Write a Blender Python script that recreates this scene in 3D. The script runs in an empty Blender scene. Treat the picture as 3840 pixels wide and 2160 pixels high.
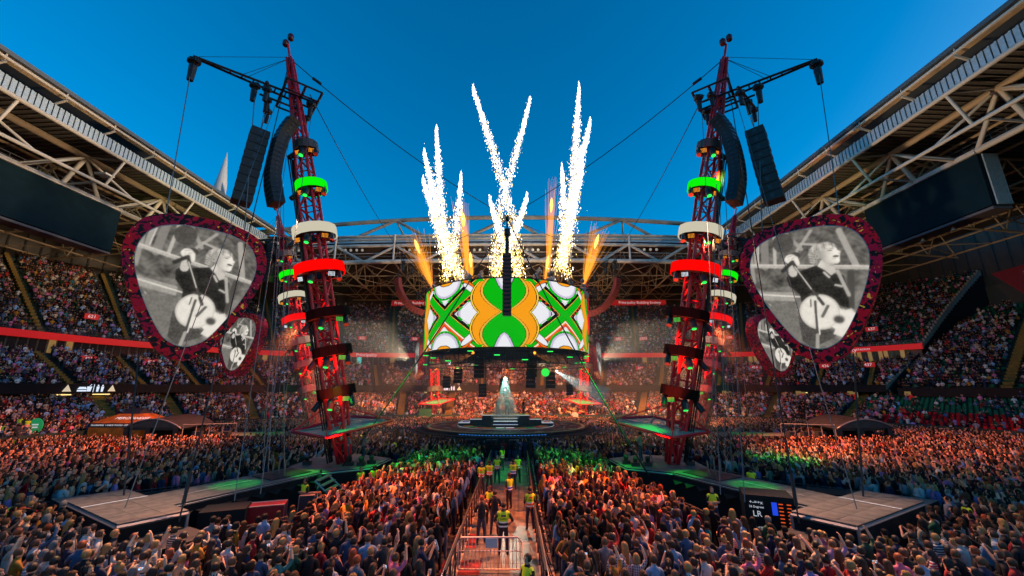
import bpy, bmesh, math, random
import numpy as np
from mathutils import Vector, Matrix, Quaternion
random.seed(7); rng = np.random.default_rng(7)
S = bpy.context.scene
C = S.collection
PI = math.pi
# ------------------------------------------------------------------ camera
cd = bpy.data.cameras.new('camera'); cam = bpy.data.objects.new('camera', cd); C.objects.link(cam)
cd.sensor_width = 36; cd.lens = 14.0; cd.clip_start = 0.2; cd.clip_end = 2000
cam.location = (1.05, 0, 6.3)
cam.rotation_euler = (math.radians(90 + 14.1), 0, math.radians(0.37))
S.camera = cam
# ------------------------------------------------------------------ dusk sky and low sun
SUN_EL, SUN_AZ = math.radians(6.0), math.radians(91)
w = bpy.data.worlds.new("World"); S.world = w; w.use_nodes = True
nt = w.node_tree; bg = nt.nodes['Background']
sky = nt.nodes.new('ShaderNodeTexSky'); sky.sky_type = 'NISHITA'; sky.sun_disc = False
sky.sun_elevation = SUN_EL; sky.sun_rotation = SUN_AZ; sky.altitude = 50; sky.air_density = 1.0; sky.dust_density = 1.2; sky.ozone_density = 3.5
hs = nt.nodes.new('ShaderNodeHueSaturation'); hs.inputs['Saturation'].default_value = 1.32; hs.inputs['Hue'].default_value = 0.497; hs.inputs['Value'].default_value = 1.0
nt.links.new(sky.outputs[0], hs.inputs['Color']); nt.links.new(hs.outputs[0], bg.inputs[0]); bg.inputs[1].default_value = 0.15
sl = bpy.data.lights.new('sun', 'SUN'); sl.energy = 0.6; sl.angle = math.radians(4); sl.color = (1, .74, .5)
so = bpy.data.objects.new('sun', sl); C.objects.link(so)
sd = Vector((math.sin(SUN_AZ) * math.cos(SUN_EL), math.cos(SUN_AZ) * math.cos(SUN_EL), math.sin(SUN_EL)))
so.rotation_euler = sd.to_track_quat('Z', 'Y').to_euler()
S.view_settings.view_transform = 'Standard'; S.view_settings.look = 'None'; S.view_settings.gamma = 1
EXPO = 1.2; K_ = 2 ** -EXPO; S.view_settings.exposure = EXPO; S.view_settings.use_curve_mapping = False
S.render.engine = 'CYCLES'
cy = S.cycles
cy.use_denoising = True; cy.max_bounces = 5; cy.diffuse_bounces = 2; cy.glossy_bounces = 2; cy.transmission_bounces = 3; cy.transparent_max_bounces = 12
cy.volume_bounces = 0; cy.sample_clamp_indirect = 4.0; cy.caustics_reflective = False; cy.caustics_refractive = False
cy.use_light_tree = True
# ------------------------------------------------------------------ materials
def lin(c):
    return tuple(((x / 12.92) if x <= .04045 else ((x + .055) / 1.055) ** 2.4) for x in c)
def mat(name, col, rough=.7, metal=0., em=None, est=0., noise=0., nscale=3., bump=0., spec=.5, alpha=None):
    m = bpy.data.materials.new(name); m.use_nodes = True
    nt = m.node_tree; b = nt.nodes['Principled BSDF']
    b.inputs['Base Color'].default_value = (*col, 1); b.inputs['Roughness'].default_value = rough; b.inputs['Metallic'].default_value = metal
    b.inputs['Specular IOR Level'].default_value = spec
    if em: b.inputs['Emission Color'].default_value = (*em, 1); b.inputs['Emission Strength'].default_value = est * K_
    if alpha is not None: b.inputs['Alpha'].default_value = alpha
    if noise or bump:
        tc = nt.nodes.new('ShaderNodeTexCoord'); n = nt.nodes.new('ShaderNodeTexNoise'); n.inputs['Scale'].default_value = nscale; n.inputs['Detail'].default_value = 6
        nt.links.new(tc.outputs['Object'], n.inputs['Vector'])
        if noise:
            mx = nt.nodes.new('ShaderNodeMix'); mx.data_type = 'RGBA'
            mx.inputs['A'].default_value = (*[c * (1 - noise) for c in col], 1); mx.inputs['B'].default_value = (*[min(1, c * (1 + noise)) for c in col], 1)
            cr = nt.nodes.new('ShaderNodeMapRange'); cr.inputs['From Min'].default_value = .35; cr.inputs['From Max'].default_value = .65
            nt.links.new(n.outputs['Fac'], cr.inputs['Value']); nt.links.new(cr.outputs[0], mx.inputs['Factor']); nt.links.new(mx.outputs['Result'], b.inputs['Base Color'])
        if bump:
            bp = nt.nodes.new('ShaderNodeBump'); bp.inputs['Strength'].default_value = bump; bp.inputs['Distance'].default_value = .05
            nt.links.new(n.outputs['Fac'], bp.inputs['Height']); nt.links.new(bp.outputs[0], b.inputs['Normal'])
    return m
def emat(name, col, st, sample=False):
    m = bpy.data.materials.new(name); m.use_nodes = True; nt = m.node_tree
    for n in list(nt.nodes): nt.nodes.remove(n)
    o = nt.nodes.new('ShaderNodeOutputMaterial'); e = nt.nodes.new('ShaderNodeEmission'); e.inputs[0].default_value = (*col, 1); e.inputs[1].default_value = st * K_
    nt.links.new(e.outputs[0], o.inputs[0])
    if not sample: m.cycles.emission_sampling = 'NONE'
    return m
def attr_em(name, st, sample=False):
    m = emat(name, (1, 1, 1), st, sample); nt = m.node_tree
    a = nt.nodes.new('ShaderNodeAttribute'); a.attribute_name = 'col'
    nt.links.new(a.outputs['Color'], [n for n in nt.nodes if n.type == 'EMISSION'][0].inputs[0]); return m
M = {}
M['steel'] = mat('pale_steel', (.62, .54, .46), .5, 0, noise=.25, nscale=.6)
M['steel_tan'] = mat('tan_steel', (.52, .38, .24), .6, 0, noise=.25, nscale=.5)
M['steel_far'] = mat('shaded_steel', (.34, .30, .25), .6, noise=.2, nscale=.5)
M['deck'] = mat('roof_deck', (.12, .105, .09), .7, noise=.2)
M['fascia'] = mat('corrugated_fascia', (.42, .48, .52), .45, .3, noise=.1)
M['gutter'] = mat('gutter_metal', (.10, .11, .12), .5, .2)
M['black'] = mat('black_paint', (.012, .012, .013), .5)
M['blackcloth'] = mat('black_cloth', (.004, .004, .004), .9, noise=.4, nscale=1.5, bump=.6)
M['dark'] = mat('dark_panel', (.03, .03, .032), .6)
M['concrete'] = mat('dark_concrete', (.10, .10, .10), .85, noise=.2)
M['red_mast'] = mat('mast_red_paint', (.75, .018, .028), .35, .1, noise=.15)
M['red_band'] = mat('red_fascia', (.62, .012, .015), .5, em=(.8, .01, .012), est=.35)
M['red_sign'] = mat('red_sign', (.6, .02, .02), .5, em=(.8, .02, .02), est=.25)
M['text'] = mat('white_lettering', (.8, .8, .8), .5, em=(1, 1, 1), est=.35)
M['seat_g'] = mat('green_seat', (.01, .10, .07), .5)
M['seat_r'] = mat('red_seat', (.45, .015, .02), .5)
M['aisle'] = mat('yellow_aisle', (.20, .115, .015), .8, noise=.2)
M['skin'] = mat('skin', (.45, .26, .18), .55)
M['gold'] = mat('gold', (.5, .35, .1), .4)
M['silver'] = mat('silver_edge', (.30, .29, .28), .4, .4)
M['plank'] = mat('stage_deck', (.15, .135, .115), .5, noise=.3, nscale=2.2, bump=.1)
M['lamp'] = mat('lamp_body', (.015, .015, .016), .35)
M['ring_dark'] = mat('ring_unlit', (.10, .085, .08), .6)
M['ring_black'] = mat('ring_black', (.004, .004, .004), .8, spec=.1)
M['g_em'] = emat('green_light', lin((.05, .96, .05)), 1.0, True)
M['r_em'] = emat('red_light', lin((1, .03, .02)), 1.0, True)
M['w_em'] = emat('cream_light', lin((.80, .77, .68)), 1.0, True)
M['dot_o'] = emat('orange_led', (1, .32, .02), 2.4)
M['dot_g'] = emat('green_led', (.03, 1, .12), 1.5)
M['dot_w'] = emat('white_led', (.8, .9, 1), 2.5)
M['spark'] = emat('spark_white', (1, .93, .78), 5.5)
M['spark2'] = emat('spark_gold', (1, .60, .14), 4.0)
M['flame'] = emat('flame_orange', (1, .33, .03), 1.6)
M['led_off'] = mat('dark_led_wall', (.004, .016, .024), .7, noise=.12, nscale=1., spec=.1)
M['cable'] = mat('black_cable', (.01, .01, .01), .5)
M['chain'] = mat('rigging_steel', (.18, .17, .16), .4, .6)
# ------------------------------------------------------------------ mesh helpers
def link(o): C.objects.link(o); return o
def mesh(name, V, F, mats=(), mi=None, smooth=False):
    me = bpy.data.meshes.new(name); me.from_pydata([tuple(map(float, v)) for v in V], [], [tuple(map(int, f)) for f in F])
    for m in mats: me.materials.append(m)
    if mi is not None: me.polygons.foreach_set('material_index', np.asarray(mi, dtype=np.int32))
    if smooth: me.polygons.foreach_set('use_smooth', np.ones(len(F), dtype=bool))
    me.update(); return me
def put(name, me, parent=None, loc=(0, 0, 0)):
    o = bpy.data.objects.new(name, me); o.location = loc
    if parent is not None: o.parent = parent; o.location = Vector(loc) - root_of(parent)
    return link(o)
def root_of(p):
    v = Vector(p.location)
    while p.parent is not None: p = p.parent; v = v + p.location
    return v
def tag(o, label=None, cat=None, group=None, kind=None):
    if label: o['label'] = label
    if cat: o['category'] = cat
    if group: o['group'] = group
    if kind: o['kind'] = kind
    return o
def empty(name, loc, label, cat, group=None):
    o = bpy.data.objects.new(name, None); o.location = loc; link(o); o.empty_display_size = .3
    return tag(o, label, cat, group)
class B:
    """collects faces in world coordinates; build() links them as one object"""
    def __init__(s): s.V = []; s.F = []; s.mi = []; s.cur = 0
    def m(s, i): s.cur = i; return s
    def face(s, *pts):
        n = len(s.V); s.V += [tuple(p) for p in pts]; s.F.append(tuple(range(n, n + len(pts)))); s.mi.append(s.cur); return s
    def box(s, c, d, ax=None):
        c = Vector(c); X, Y, Z = ax if ax else (Vector((1, 0, 0)), Vector((0, 1, 0)), Vector((0, 0, 1)))
        X, Y, Z = X * (d[0] / 2), Y * (d[1] / 2), Z * (d[2] / 2); n = len(s.V)
        for i in (-1, 1):
            for j in (-1, 1):
                for k in (-1, 1): s.V.append(tuple(c + X * i + Y * j + Z * k))
        for f in ((0, 1, 3, 2), (4, 6, 7, 5), (0, 4, 5, 1), (2, 3, 7, 6), (0, 2, 6, 4), (1, 5, 7, 3)): s.F.append(tuple(n + i for i in f)); s.mi.append(s.cur)
        return s
    def bar(s, a, b, w, h=None, up=(0, 0, 1)):
        a, b = Vector(a), Vector(b); Z = (b - a); L = Z.length; Z.normalize(); X = Z.cross(Vector(up))
        if X.length < 1e-3: X = Z.cross(Vector((1, 0, 0)))
        X.normalize(); Y = Z.cross(X); return s.box((a + b) / 2, (w, h or w, L), (X, Y, Z))
    def tube(s, pts, r, n=6, r1=None):
        pts = [Vector(p) for p in pts]; base = len(s.V); k = len(pts)
        for i, p in enumerate(pts):
            t = (pts[min(i + 1, k - 1)] - pts[max(i - 1, 0)]).normalized(); X = t.cross(Vector((.13, .21, 1) if abs(t.z) < .9 else (1, .1, 0))).normalized(); Y = t.cross(X)
            rr = r if r1 is None else r + (r1 - r) * i / max(1, k - 1)
            for j in range(n): a = 2 * PI * j / n; s.V.append(tuple(p + X * (rr * math.cos(a)) + Y * (rr * math.sin(a))))
        for i in range(k - 1):
            for j in range(n): s.F.append((base + i * n + j, base + i * n + (j + 1) % n, base + (i + 1) * n + (j + 1) % n, base + (i + 1) * n + j)); s.mi.append(s.cur)
        s.F.append(tuple(base + j for j in range(n))[::-1]); s.mi.append(s.cur); s.F.append(tuple(base + (k - 1) * n + j for j in range(n))); s.mi.append(s.cur)
        return s
    def lathe(s, o, ax, prof, n=12, caps=True):
        ax = Vector(ax).normalized(); X = ax.cross(Vector((0, .1, 1) if abs(ax.z) < .9 else (1, 0, 0))).normalized(); Y = ax.cross(X); o = Vector(o); base = len(s.V)
        for (h, r) in prof:
            for j in range(n): a = 2 * PI * j / n; s.V.append(tuple(o + ax * h + X * (r * math.cos(a)) + Y * (r * math.sin(a))))
        for i in range(len(prof) - 1):
            for j in range(n): s.F.append((base + i * n + j, base + i * n + (j + 1) % n, base + (i + 1) * n + (j + 1) % n, base + (i + 1) * n + j)); s.mi.append(s.cur)
        if caps:
            s.F.append(tuple(base + j for j in range(n))[::-1]); s.mi.append(s.cur); s.F.append(tuple(base + (len(prof) - 1) * n + j for j in range(n))); s.mi.append(s.cur)
        return s
    def build(s, name, mats, parent=None, smooth=False, org=None):
        """org: the object's own origin in the world"""
        if not isinstance(mats, (list, tuple)): mats = [mats]
        O = Vector(org) if org is not None else Vector((0, 0, 0))
        V = [tuple(Vector(v) - O) for v in s.V] if org is not None else s.V
        return put(name, mesh(name, V, s.F, mats, s.mi, smooth), parent, O)
_unit = {}
def unit(m, n=8, sq=False):
    k = (m.name, n)
    if k not in _unit:
        b = B(); b.lathe((0, 0, 0), (0, 0, 1), [(0, 1), (1, 1)], n); _unit[k] = mesh('bar_' + m.name, b.V, b.F, [m], b.mi, n > 4)
    return _unit[k]
def strut(name, a, b, r, m, parent=None, n=8, r2=None):
    a, b = Vector(a), Vector(b); d = b - a; o = put(name, unit(m, n), parent, a)
    o.rotation_mode = 'QUATERNION'; o.rotation_quaternion = d.to_track_quat('Z', 'Y'); o.scale = (r, r2 or r, d.length); return o
def text(s, size, loc, rot, m, name, parent=None, depth=.01, align='CENTER', sx=1.):
    cu = bpy.data.curves.new(name, 'FONT'); cu.body = s; cu.size = size; cu.extrude = depth; cu.align_x = align; cu.align_y = 'CENTER'; cu.resolution_u = 2
    t = bpy.data.objects.new(name, cu); C.objects.link(t); dg = bpy.context.evaluated_depsgraph_get(); dg.update()
    me = bpy.data.meshes.new_from_object(t.evaluated_get(dg)); bpy.data.objects.remove(t); me.materials.clear(); me.materials.append(m)
    o = put(name, me, parent, loc)
    if isinstance(rot, Matrix): o.rotation_mode = 'QUATERNION'; o.rotation_quaternion = rot.to_quaternion()
    else: o.rotation_euler = rot
    o.scale = (sx, 1, 1); return o
def frame(x, z):
    x = Vector(x).normalized(); z = Vector(z).normalized(); y = z.cross(x).normalized(); x = y.cross(z)
    return Matrix((x, y, z)).transposed()
def spot(name, loc, tgt, col, power, angle, blend=.6, rad=.15):
    l = bpy.data.lights.new(name, 'SPOT'); l.energy = power * .55; l.color = col; l.spot_size = math.radians(angle); l.spot_blend = blend; l.shadow_soft_size = rad
    o = bpy.data.objects.new(name, l); C.objects.link(o); o.location = loc; o.rotation_mode = 'QUATERNION'
    o.rotation_quaternion = (Vector(tgt) - Vector(loc)).to_track_quat('-Z', 'Y'); return o
def colmesh(name, V, F, col, m, smooth=False, domain='FACE'):
    """numpy arrays in, float colour attribute 'col'"""
    V = np.asarray(V, dtype=np.float32); F = np.asarray(F, dtype=np.int32); me = bpy.data.meshes.new(name); k = F.shape[1]
    me.vertices.add(len(V)); me.vertices.foreach_set('co', V.ravel()); me.loops.add(F.size); me.loops.foreach_set('vertex_index', F.ravel())
    me.polygons.add(len(F)); me.polygons.foreach_set('loop_start', np.arange(0, F.size, k, dtype=np.int32)); me.polygons.foreach_set('loop_total', np.full(len(F), k, dtype=np.int32))
    if smooth: me.polygons.foreach_set('use_smooth', np.ones(len(F), dtype=bool))
    me.update(calc_edges=True); a = me.attributes.new('col', 'FLOAT_COLOR', domain)
    c = np.ones((len(col), 4), dtype=np.float32); c[:, :3] = col; a.data.foreach_set('color', c.ravel()); me.materials.append(m); return me
GH = tag(B().face((-400, -200, 0), (400, -200, 0), (400, 500, 0), (-400, 500, 0)).build('ground', mat('floor_covering', (.035, .033, .032), .6, noise=.3, nscale=.8)), kind='structure')
# ------------------------------------------------------------------ the bowl: four matched plan curves, front to back
def crv(P, k=16):
    P = np.array(P, float); n = len(P); out = []
    for i in range(n - 1):
        p0, p1, p2, p3 = P[max(i - 1, 0)], P[i], P[i + 1], P[min(i + 2, n - 1)]
        for t in np.arange(k) / k: out.append(.5 * ((2 * p1) + (-p0 + p2) * t + (2 * p0 - 5 * p1 + 4 * p2 - p3) * t * t + (-p0 + 3 * p1 - 3 * p2 + p3) * t ** 3))
    out.append(P[-1]); return np.array(out)
CI = crv([(-46, 0), (-46, 26), (-45.5, 42), (-43, 54), (-36, 64), (-26, 69), (-13, 71), (0, 71.5), (13, 71), (28, 70), (39, 67), (46, 61), (51, 53), (54, 44), (55, 28), (55, 0)])
CF = crv([(-59, 0), (-59, 28), (-58, 49), (-55, 64), (-46, 78), (-32, 83), (-15, 84.5), (0, 85), (17, 84.5), (34, 83.5), (49, 81), (60, 74), (67, 65), (71, 53), (73, 33), (73, 0)])
CB = crv([(-71, 0), (-71, 28), (-70, 52), (-67, 70), (-56.5, 87), (-38, 94), (-18, 96.5), (0, 97), (20, 96.5), (40, 95.5), (58, 92), (70, 83.5), (78, 73), (84, 58), (87, 35), (88, 0)])
CO = crv([(-95, 0), (-95, 30), (-93, 60), (-88, 82), (-74, 104), (-48, 115), (-23, 119), (0, 120), (25, 119), (48, 117), (72, 112), (87, 101), (97, 87), (105, 70), (109, 45), (110, 0)])
KS = 16
def cp(Cv, u):
    x = np.clip(np.asarray(u, float) * KS, 0, len(Cv) - 1.001); i = x.astype(int); f = (x - i)[..., None]; return Cv[i] * (1 - f) + Cv[i + 1] * f
def L2(A, Bc, f): return lambda u: cp(A, u) * (1 - np.asarray(f)) + cp(Bc, u) * np.asarray(f)
def strip(b, fa, za, fb, zb, us):
    pa, pb = fa(us), fb(us)
    for i in range(len(us) - 1): b.face((*pa[i], za), (*pa[i + 1], za), (*pb[i + 1], zb), (*pb[i], zb))
def wallcurve(b, f, z0, z1, us, th=.0):
    p = f(us)
    for i in range(len(us) - 1): b.face((*p[i], z0), (*p[i + 1], z0), (*p[i + 1], z1), (*p[i], z1))
def tier(b, A, Bc, f0, z0, f1, z1, rows, us, rng_=None):
    for k in range(rows):
        if rng_: us = np.linspace(rng_[0](k / rows), rng_[1](k / rows), 84)
        fa = f0 + (f1 - f0) * k / rows; fb = f0 + (f1 - f0) * (k + 1) / rows; z = z0 + (z1 - z0) * k / rows; zn = z0 + (z1 - z0) * (k + 1) / rows
        strip(b, L2(A, Bc, fa), z, L2(A, Bc, fb), z, us); wallcurve(b, L2(A, Bc, fb), z, zn, us)
def us(a, b, n=None): return np.linspace(a, b, n or int((b - a) * 8) + 1)
M['terrace'] = mat('terrace_green_seating', (.008, .035, .028), .7, noise=.5, nscale=1.5)
UG0, UG1 = 11.84, 12.25
EM = lambda t: 11.48 + .36 * t
EU = lambda t: 11.84 + .49 * t
ER = lambda t: 11.62 + .72 * t
U15 = lambda t: 1.5
U150 = lambda t: 15.                         # the black stair gap
TIERS = []   # A, B, f0, z0, f1, z1, rows, u0, u1, density
# lower tier
lo = empty('lower_stand', (0, 71, 0), 'lower tier of seating that rings the crowded floor under the dark balcony', 'stand')
b = B(); tier(b, CI, CF, 0, 1.0, 1.3, 5.3, 20, us(1.5, 15)); wallcurve(b, L2(CI, CF, 0), 0, 1.9, us(1.5, 15)); b.build('terrace', M['terrace'], lo)
TIERS.append((CI, CF, 0, 1.0, 1.3, 5.3, 20, 1.6, 11.2, .93)); TIERS.append((CI, CF, 0, 1.0, 1.3, 5.3, 20, 11.2, 14, .22))
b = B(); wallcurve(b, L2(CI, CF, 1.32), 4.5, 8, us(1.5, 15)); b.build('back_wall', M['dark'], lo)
for u in [2.2 + .405 * i for i in range(27)]:
    p = L2(CI, CF, 1.02)(np.array([u]))[0]; q = L2(CI, CF, 1.12)(np.array([u]))[0]; strut('column', (*q, 4.4), (*p, 6.0), .16, M['steel_tan'], lo)
# middle tier
mi = empty('middle_stand', (0, 85, 5.6), 'middle tier of packed seating between black balcony front and red band', 'stand')
b = B(); tier(b, CF, CB, 0.02, 6.3, .88, 11.2, 15, None, (U15, EM)); b.build('terrace', M['terrace'], mi)
TIERS.append((CF, CB, .02, 6.3, .88, 11.2, 15, 1.6, lambda t: EM(t) - .03, .95))
b = B(); f0 = L2(CF, CB, -.03); f1 = L2(CF, CB, .01); U = us(1.5, 11.5)
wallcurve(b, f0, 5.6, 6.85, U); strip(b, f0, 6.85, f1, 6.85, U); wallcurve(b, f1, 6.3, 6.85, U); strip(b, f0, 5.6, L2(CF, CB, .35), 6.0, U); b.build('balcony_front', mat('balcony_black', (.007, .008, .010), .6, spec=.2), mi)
b = B(); U = us(1.5, UG0)
wallcurve(b, L2(CF, CB, .885), 11.2, 13.4, U); b.build('suite_back_wall', mat('suite_wall', (.12, .095, .07), .6, noise=.3, nscale=.4), mi)
M['glass_dark'] = mat('suite_glass', (.02, .022, .022), .12)
M['win_y'] = mat('lit_suite_window', (.3, .2, .05), .3, em=(1, .6, .2), est=.16)
M['win_t'] = mat('screen_teal', (.02, .1, .1), .3, em=(.1, .9, .8), est=.5)
k = 0
for u in np.arange(2.0, 11.7, .062):
    p, q = L2(CF, CB, .875)(np.array([u, u + .048]))
    if np.linalg.norm(q - p) < .2: continue
    b = B(); t = Vector((q[0] - p[0], q[1] - p[1], 0)); nrm = Vector((t.y, -t.x, 0)).normalized()
    if nrm.dot(Vector((0, 50, 0)) - Vector((*p, 0))) < 0: nrm = -nrm
    c = Vector((*((p + q) / 2), 12.3)); b.box(c, (t.length, .06, 1.9), (t.normalized(), nrm, Vector((0, 0, 1))))
    r = random.random(); b.build('suite_window', M['win_y'] if r < (.06 if u < 9.8 else .3) else M['win_t'] if r > .965 else M['glass_dark'], mi, org=c); k += 1
# upper tier
up = empty('upper_stand', (0, 97, 13), 'steep upper tier of packed seating above the red band', 'stand')
b = B(); tier(b, CB, CO, .02, 14.0, 1.0, 30.0, 27, None, (U15, EU)); b.build('terrace', M['terrace'], up)
TIERS.append((CB, CO, .02, 14.0, 1.0, 30.0, 27, 1.6, lambda t: EU(t) - .03, .93))
b = B(); U = us(1.5, UG0 + .02); f0 = L2(CF, CB, .84); wallcurve(b, f0, 13.25, 14.25, U); strip(b, f0, 13.25, L2(CF, CB, .9), 13.25, U); strip(b, f0, 14.25, L2(CF, CB, 1.02), 14.25, U); b.build('red_band', M['red_band'], up)
b = B(); wallcurve(b, f0, 14.27, 15.0, U); gl = b.build('front_rail', mat('rail_glass', (.05, .07, .08), .2, alpha=.35), up)
# right block beyond the stair gap
rb = empty('corner_stand', (80, 60, 5), 'single steep block of seating beyond the dark stepped gap', 'stand')
b = B(); tier(b, CF, CB, .02, 6.0, 1.9, 21, 30, None, (ER, U150)); b.build('terrace', M['terrace'], rb)
TIERS.append((CF, CB, .02, 6.0, 1.9, 21, 30, lambda t: ER(t) + .03, 14.5, .9))
b = B(); U = us(11.62, 15); f0 = L2(CF, CB, -.03); wallcurve(b, f0, 5.0, 6.3, U); strip(b, f0, 5.0, L2(CF, CB, .4), 5.4, U); strip(b, f0, 6.3, L2(CF, CB, .02), 6.3, U); b.build('balcony_front', bpy.data.materials['balcony_black'], rb)
def gapwall(u, z0f, z1f, name, A, Bc, fa, fb, m, par):
    b = B(); pa, pb = L2(A, Bc, fa)(np.array([u]))[0], L2(A, Bc, fb)(np.array([u]))[0]; b.face((*pa, z0f[0]), (*pb, z0f[1]), (*pb, z1f[1]), (*pa, z1f[0])); return b.build(name, m, par)
b = B(); p0_, p1_ = cp(CF, np.array([11.62]))[0], L2(CF, CB, 1.9)(np.array([12.34]))[0]; b.face((*p0_, -1), (*p1_, -1), (*p1_, 21.5), (*p0_, 6.3)); b.build('side_wall', M['black'], rb)
# stepped grey edge of the stands
for (A, Bc, fa, za, fb, zb, n, EF, par) in ((CF, CB, 0, 6.2, .95, 11.7, 15, EM, mi), (CB, CO, 0, 14, 1.0, 30.4, 27, EU, up)):
    for k in range(n):
        f = fa + (fb - fa) * k / n; g = fa + (fb - fa) * (k + 1) / n; p, q = L2(A, Bc, f)(np.array([EF(k / n)]))[0], L2(A, Bc, g)(np.array([EF((k + 1) / n)]))[0]; z = za + (zb - za) * k / n
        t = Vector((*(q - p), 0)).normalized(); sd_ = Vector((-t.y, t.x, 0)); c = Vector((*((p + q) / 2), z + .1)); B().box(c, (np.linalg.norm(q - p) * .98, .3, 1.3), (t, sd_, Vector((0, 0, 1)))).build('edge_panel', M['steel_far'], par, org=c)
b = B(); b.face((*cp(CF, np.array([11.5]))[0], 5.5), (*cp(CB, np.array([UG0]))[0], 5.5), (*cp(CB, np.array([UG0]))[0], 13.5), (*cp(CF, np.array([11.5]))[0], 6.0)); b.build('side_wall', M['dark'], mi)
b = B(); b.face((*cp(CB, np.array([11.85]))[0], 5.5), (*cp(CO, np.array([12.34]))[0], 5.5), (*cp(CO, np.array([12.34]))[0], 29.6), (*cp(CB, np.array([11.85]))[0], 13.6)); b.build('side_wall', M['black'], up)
# black sheet that paints the dark void behind the gap
vb = tag(B().face((*cp(CO, np.array([12.1]))[0], 0), (*cp(CO, np.array([12.75]))[0], 0), (*cp(CO, np.array([12.75]))[0], 27), (*cp(CO, np.array([12.1]))[0], 27)).build('gap_void_sheet', M['black']), 'tall black sheet painted as the dark void between two stands', 'wall')
# rear wall of the bowl with panel frames
rw = empty('rear_wall', (0, 120, 30), 'dark panelled wall behind the top row under the roof', 'wall')
b = B(); wallcurve(b, L2(CB, CO, 1.03), 0, 43, us(0.1, 14.95)); b.build('cladding', mat('rear_cladding', (.045, .038, .03), .7, noise=.2, nscale=.3), rw)
for u in np.arange(1.8, 14.5, .11):
    p = L2(CB, CO, 1.015)(np.array([u]))[0]; strut('mullion', (*p, 29), (*p, 42), .09, M['dark'], rw, 4)
# aisles (yellow stair strips), one mesh each
def stairs(A, Bc, f0, z0, f1, z1, rows, u, wd, par):
    b = B()
    for k in range(rows):
        fa = f0 + (f1 - f0) * k / rows; fb = f0 + (f1 - f0) * (k + 1) / rows; z = z0 + (z1 - z0) * (k + .5) / rows + .2
        p, q = L2(A, Bc, fa)(np.array([u]))[0], L2(A, Bc, fb)(np.array([u]))[0]; t = Vector((*(q - p), 0)).normalized(); s_ = Vector((-t.y, t.x, 0)); b.box((*((p + q) / 2), z), (np.linalg.norm(q - p), wd, .45), (t, s_, Vector((0, 0, 1))))
    b.build('aisle_stair', M['aisle'], par)
AIS = {'up': [2.35, 3.0, 3.6, 4.25, 4.9, 5.5, 6.1, 6.7, 7.3, 7.9, 8.5, 9.1, 9.75, 10.4, 11.1], 'mi': [2.3, 2.9, 3.35, 3.95, 4.5, 5.3, 6.0, 6.62, 7.4, 8.1, 8.8, 9.5, 10.1, 10.7, 11.3], 'rb': [12.65, 13.2], 'lo': [2.5, 3.1, 3.8, 5.6, 6.2, 8.6, 9.4, 10.2, 11.2]}
for u in AIS['up']: stairs(CB, CO, .02, 14, 1, 30, 27, u, .6, up)
for u in AIS['mi']: stairs(CF, CB, .02, 6.3, .88, 11.2, 15, u, .65, mi)
for u in AIS['rb']: stairs(CF, CB, .02, 6.0, 1.9, 21, 30, u, 1.1, rb)
for u in AIS['lo']: stairs(CI, CF, 0, 1.0, 1.3, 5.3, 20, u, 1.2 if u > 3 else 3.5, lo)
# red section signs with numbers over the vomitories
def sign(fn, u, z, s, par, wd=2.0, hh=.9):
    p = fn(np.array([u]))[0]; q = fn(np.array([u + .02]))[0]; t = Vector((*(q - p), 0)).normalized(); nrm = Vector((t.y, -t.x, 0))
    if nrm.dot(Vector((0, 45, 0)) - Vector((*p, 0))) < 0: nrm = -nrm
    t = Vector((0, 0, 1)).cross(nrm); c = Vector((*p, z)); b = B(); b.box(c, (wd, .12, hh), (t, -nrm, Vector((0, 0, 1)))); sg = b.build('section_sign', M['red_sign'], par, org=c)
    text(s, hh * .85, c + nrm * .07, frame(-t if False else t, nrm), M['text'], 'lettering', sg)
    b = B(); b.box(c - Vector((0, 0, hh * .5 + .9)) - nrm * .3, (wd * .9, .5, 1.7), (t, nrm, Vector((0, 0, 1)))); b.build('exit_opening', M['glass_dark'], par, org=c)
for u, s in ((2.75, '621'), (3.3, '622'), (3.9, '623'), (4.55, '624'), (5.15, '625'), (5.75, '626'), (6.1, 'U/J27'), (6.35, '627'), (7.6, '631'), (8.3, '632'), (8.6, 'U033'), (9.0, '633'), (9.6, '634'), (10.8, '636'), (11.3, '637')): sign(L2(CB, CO, .18), u, 18.3, s, up)
for u, s in ((2.6, '421'), (3.1, '422'), (3.65, '423'), (4.9, '425'), (5.75, 'M/J27'), (6.2, '427'), (8.55, '432'), (9.05, 'J033'), (9.9, '434'), (10.75, '436'), (11.25, '437')): sign(L2(CF, CB, .62), u, 10.6, s, mi)
sign(L2(CF, CB, .62), 12.9, 11.6, '438', rb, 2.6, 1.2); sign(L2(CF, CB, 1.3), 13.0, 17.5, '638', rb, 2.2, 1.0)
def curvetext(fn, u, z, s, size, m, par, name='lettering'):
    p = fn(np.array([u]))[0]; q = fn(np.array([u + .02]))[0]; t = Vector((*(q - p), 0)).normalized(); nrm = Vector((t.y, -t.x, 0))
    if nrm.dot(Vector((0, 45, 0)) - Vector((*p, 0))) < 0: nrm = -nrm
    return text(s, size, Vector((*p, z)) + nrm * .12, frame(Vector((0, 0, 1)).cross(nrm), nrm), m, name, par)
for u in (10.95, 9.3, 5.2): curvetext(L2(CF, CB, .84), u, 13.72, 'Principality', 1.05, M['text'], up)
for u in (10.7, 11.2, 9.12, 9.48): curvetext(L2(CF, CB, .84), u, 13.72, 'STADIWM' if u in (10.7, 9.12) else 'STADIUM', .5, M['text'], up)
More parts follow.
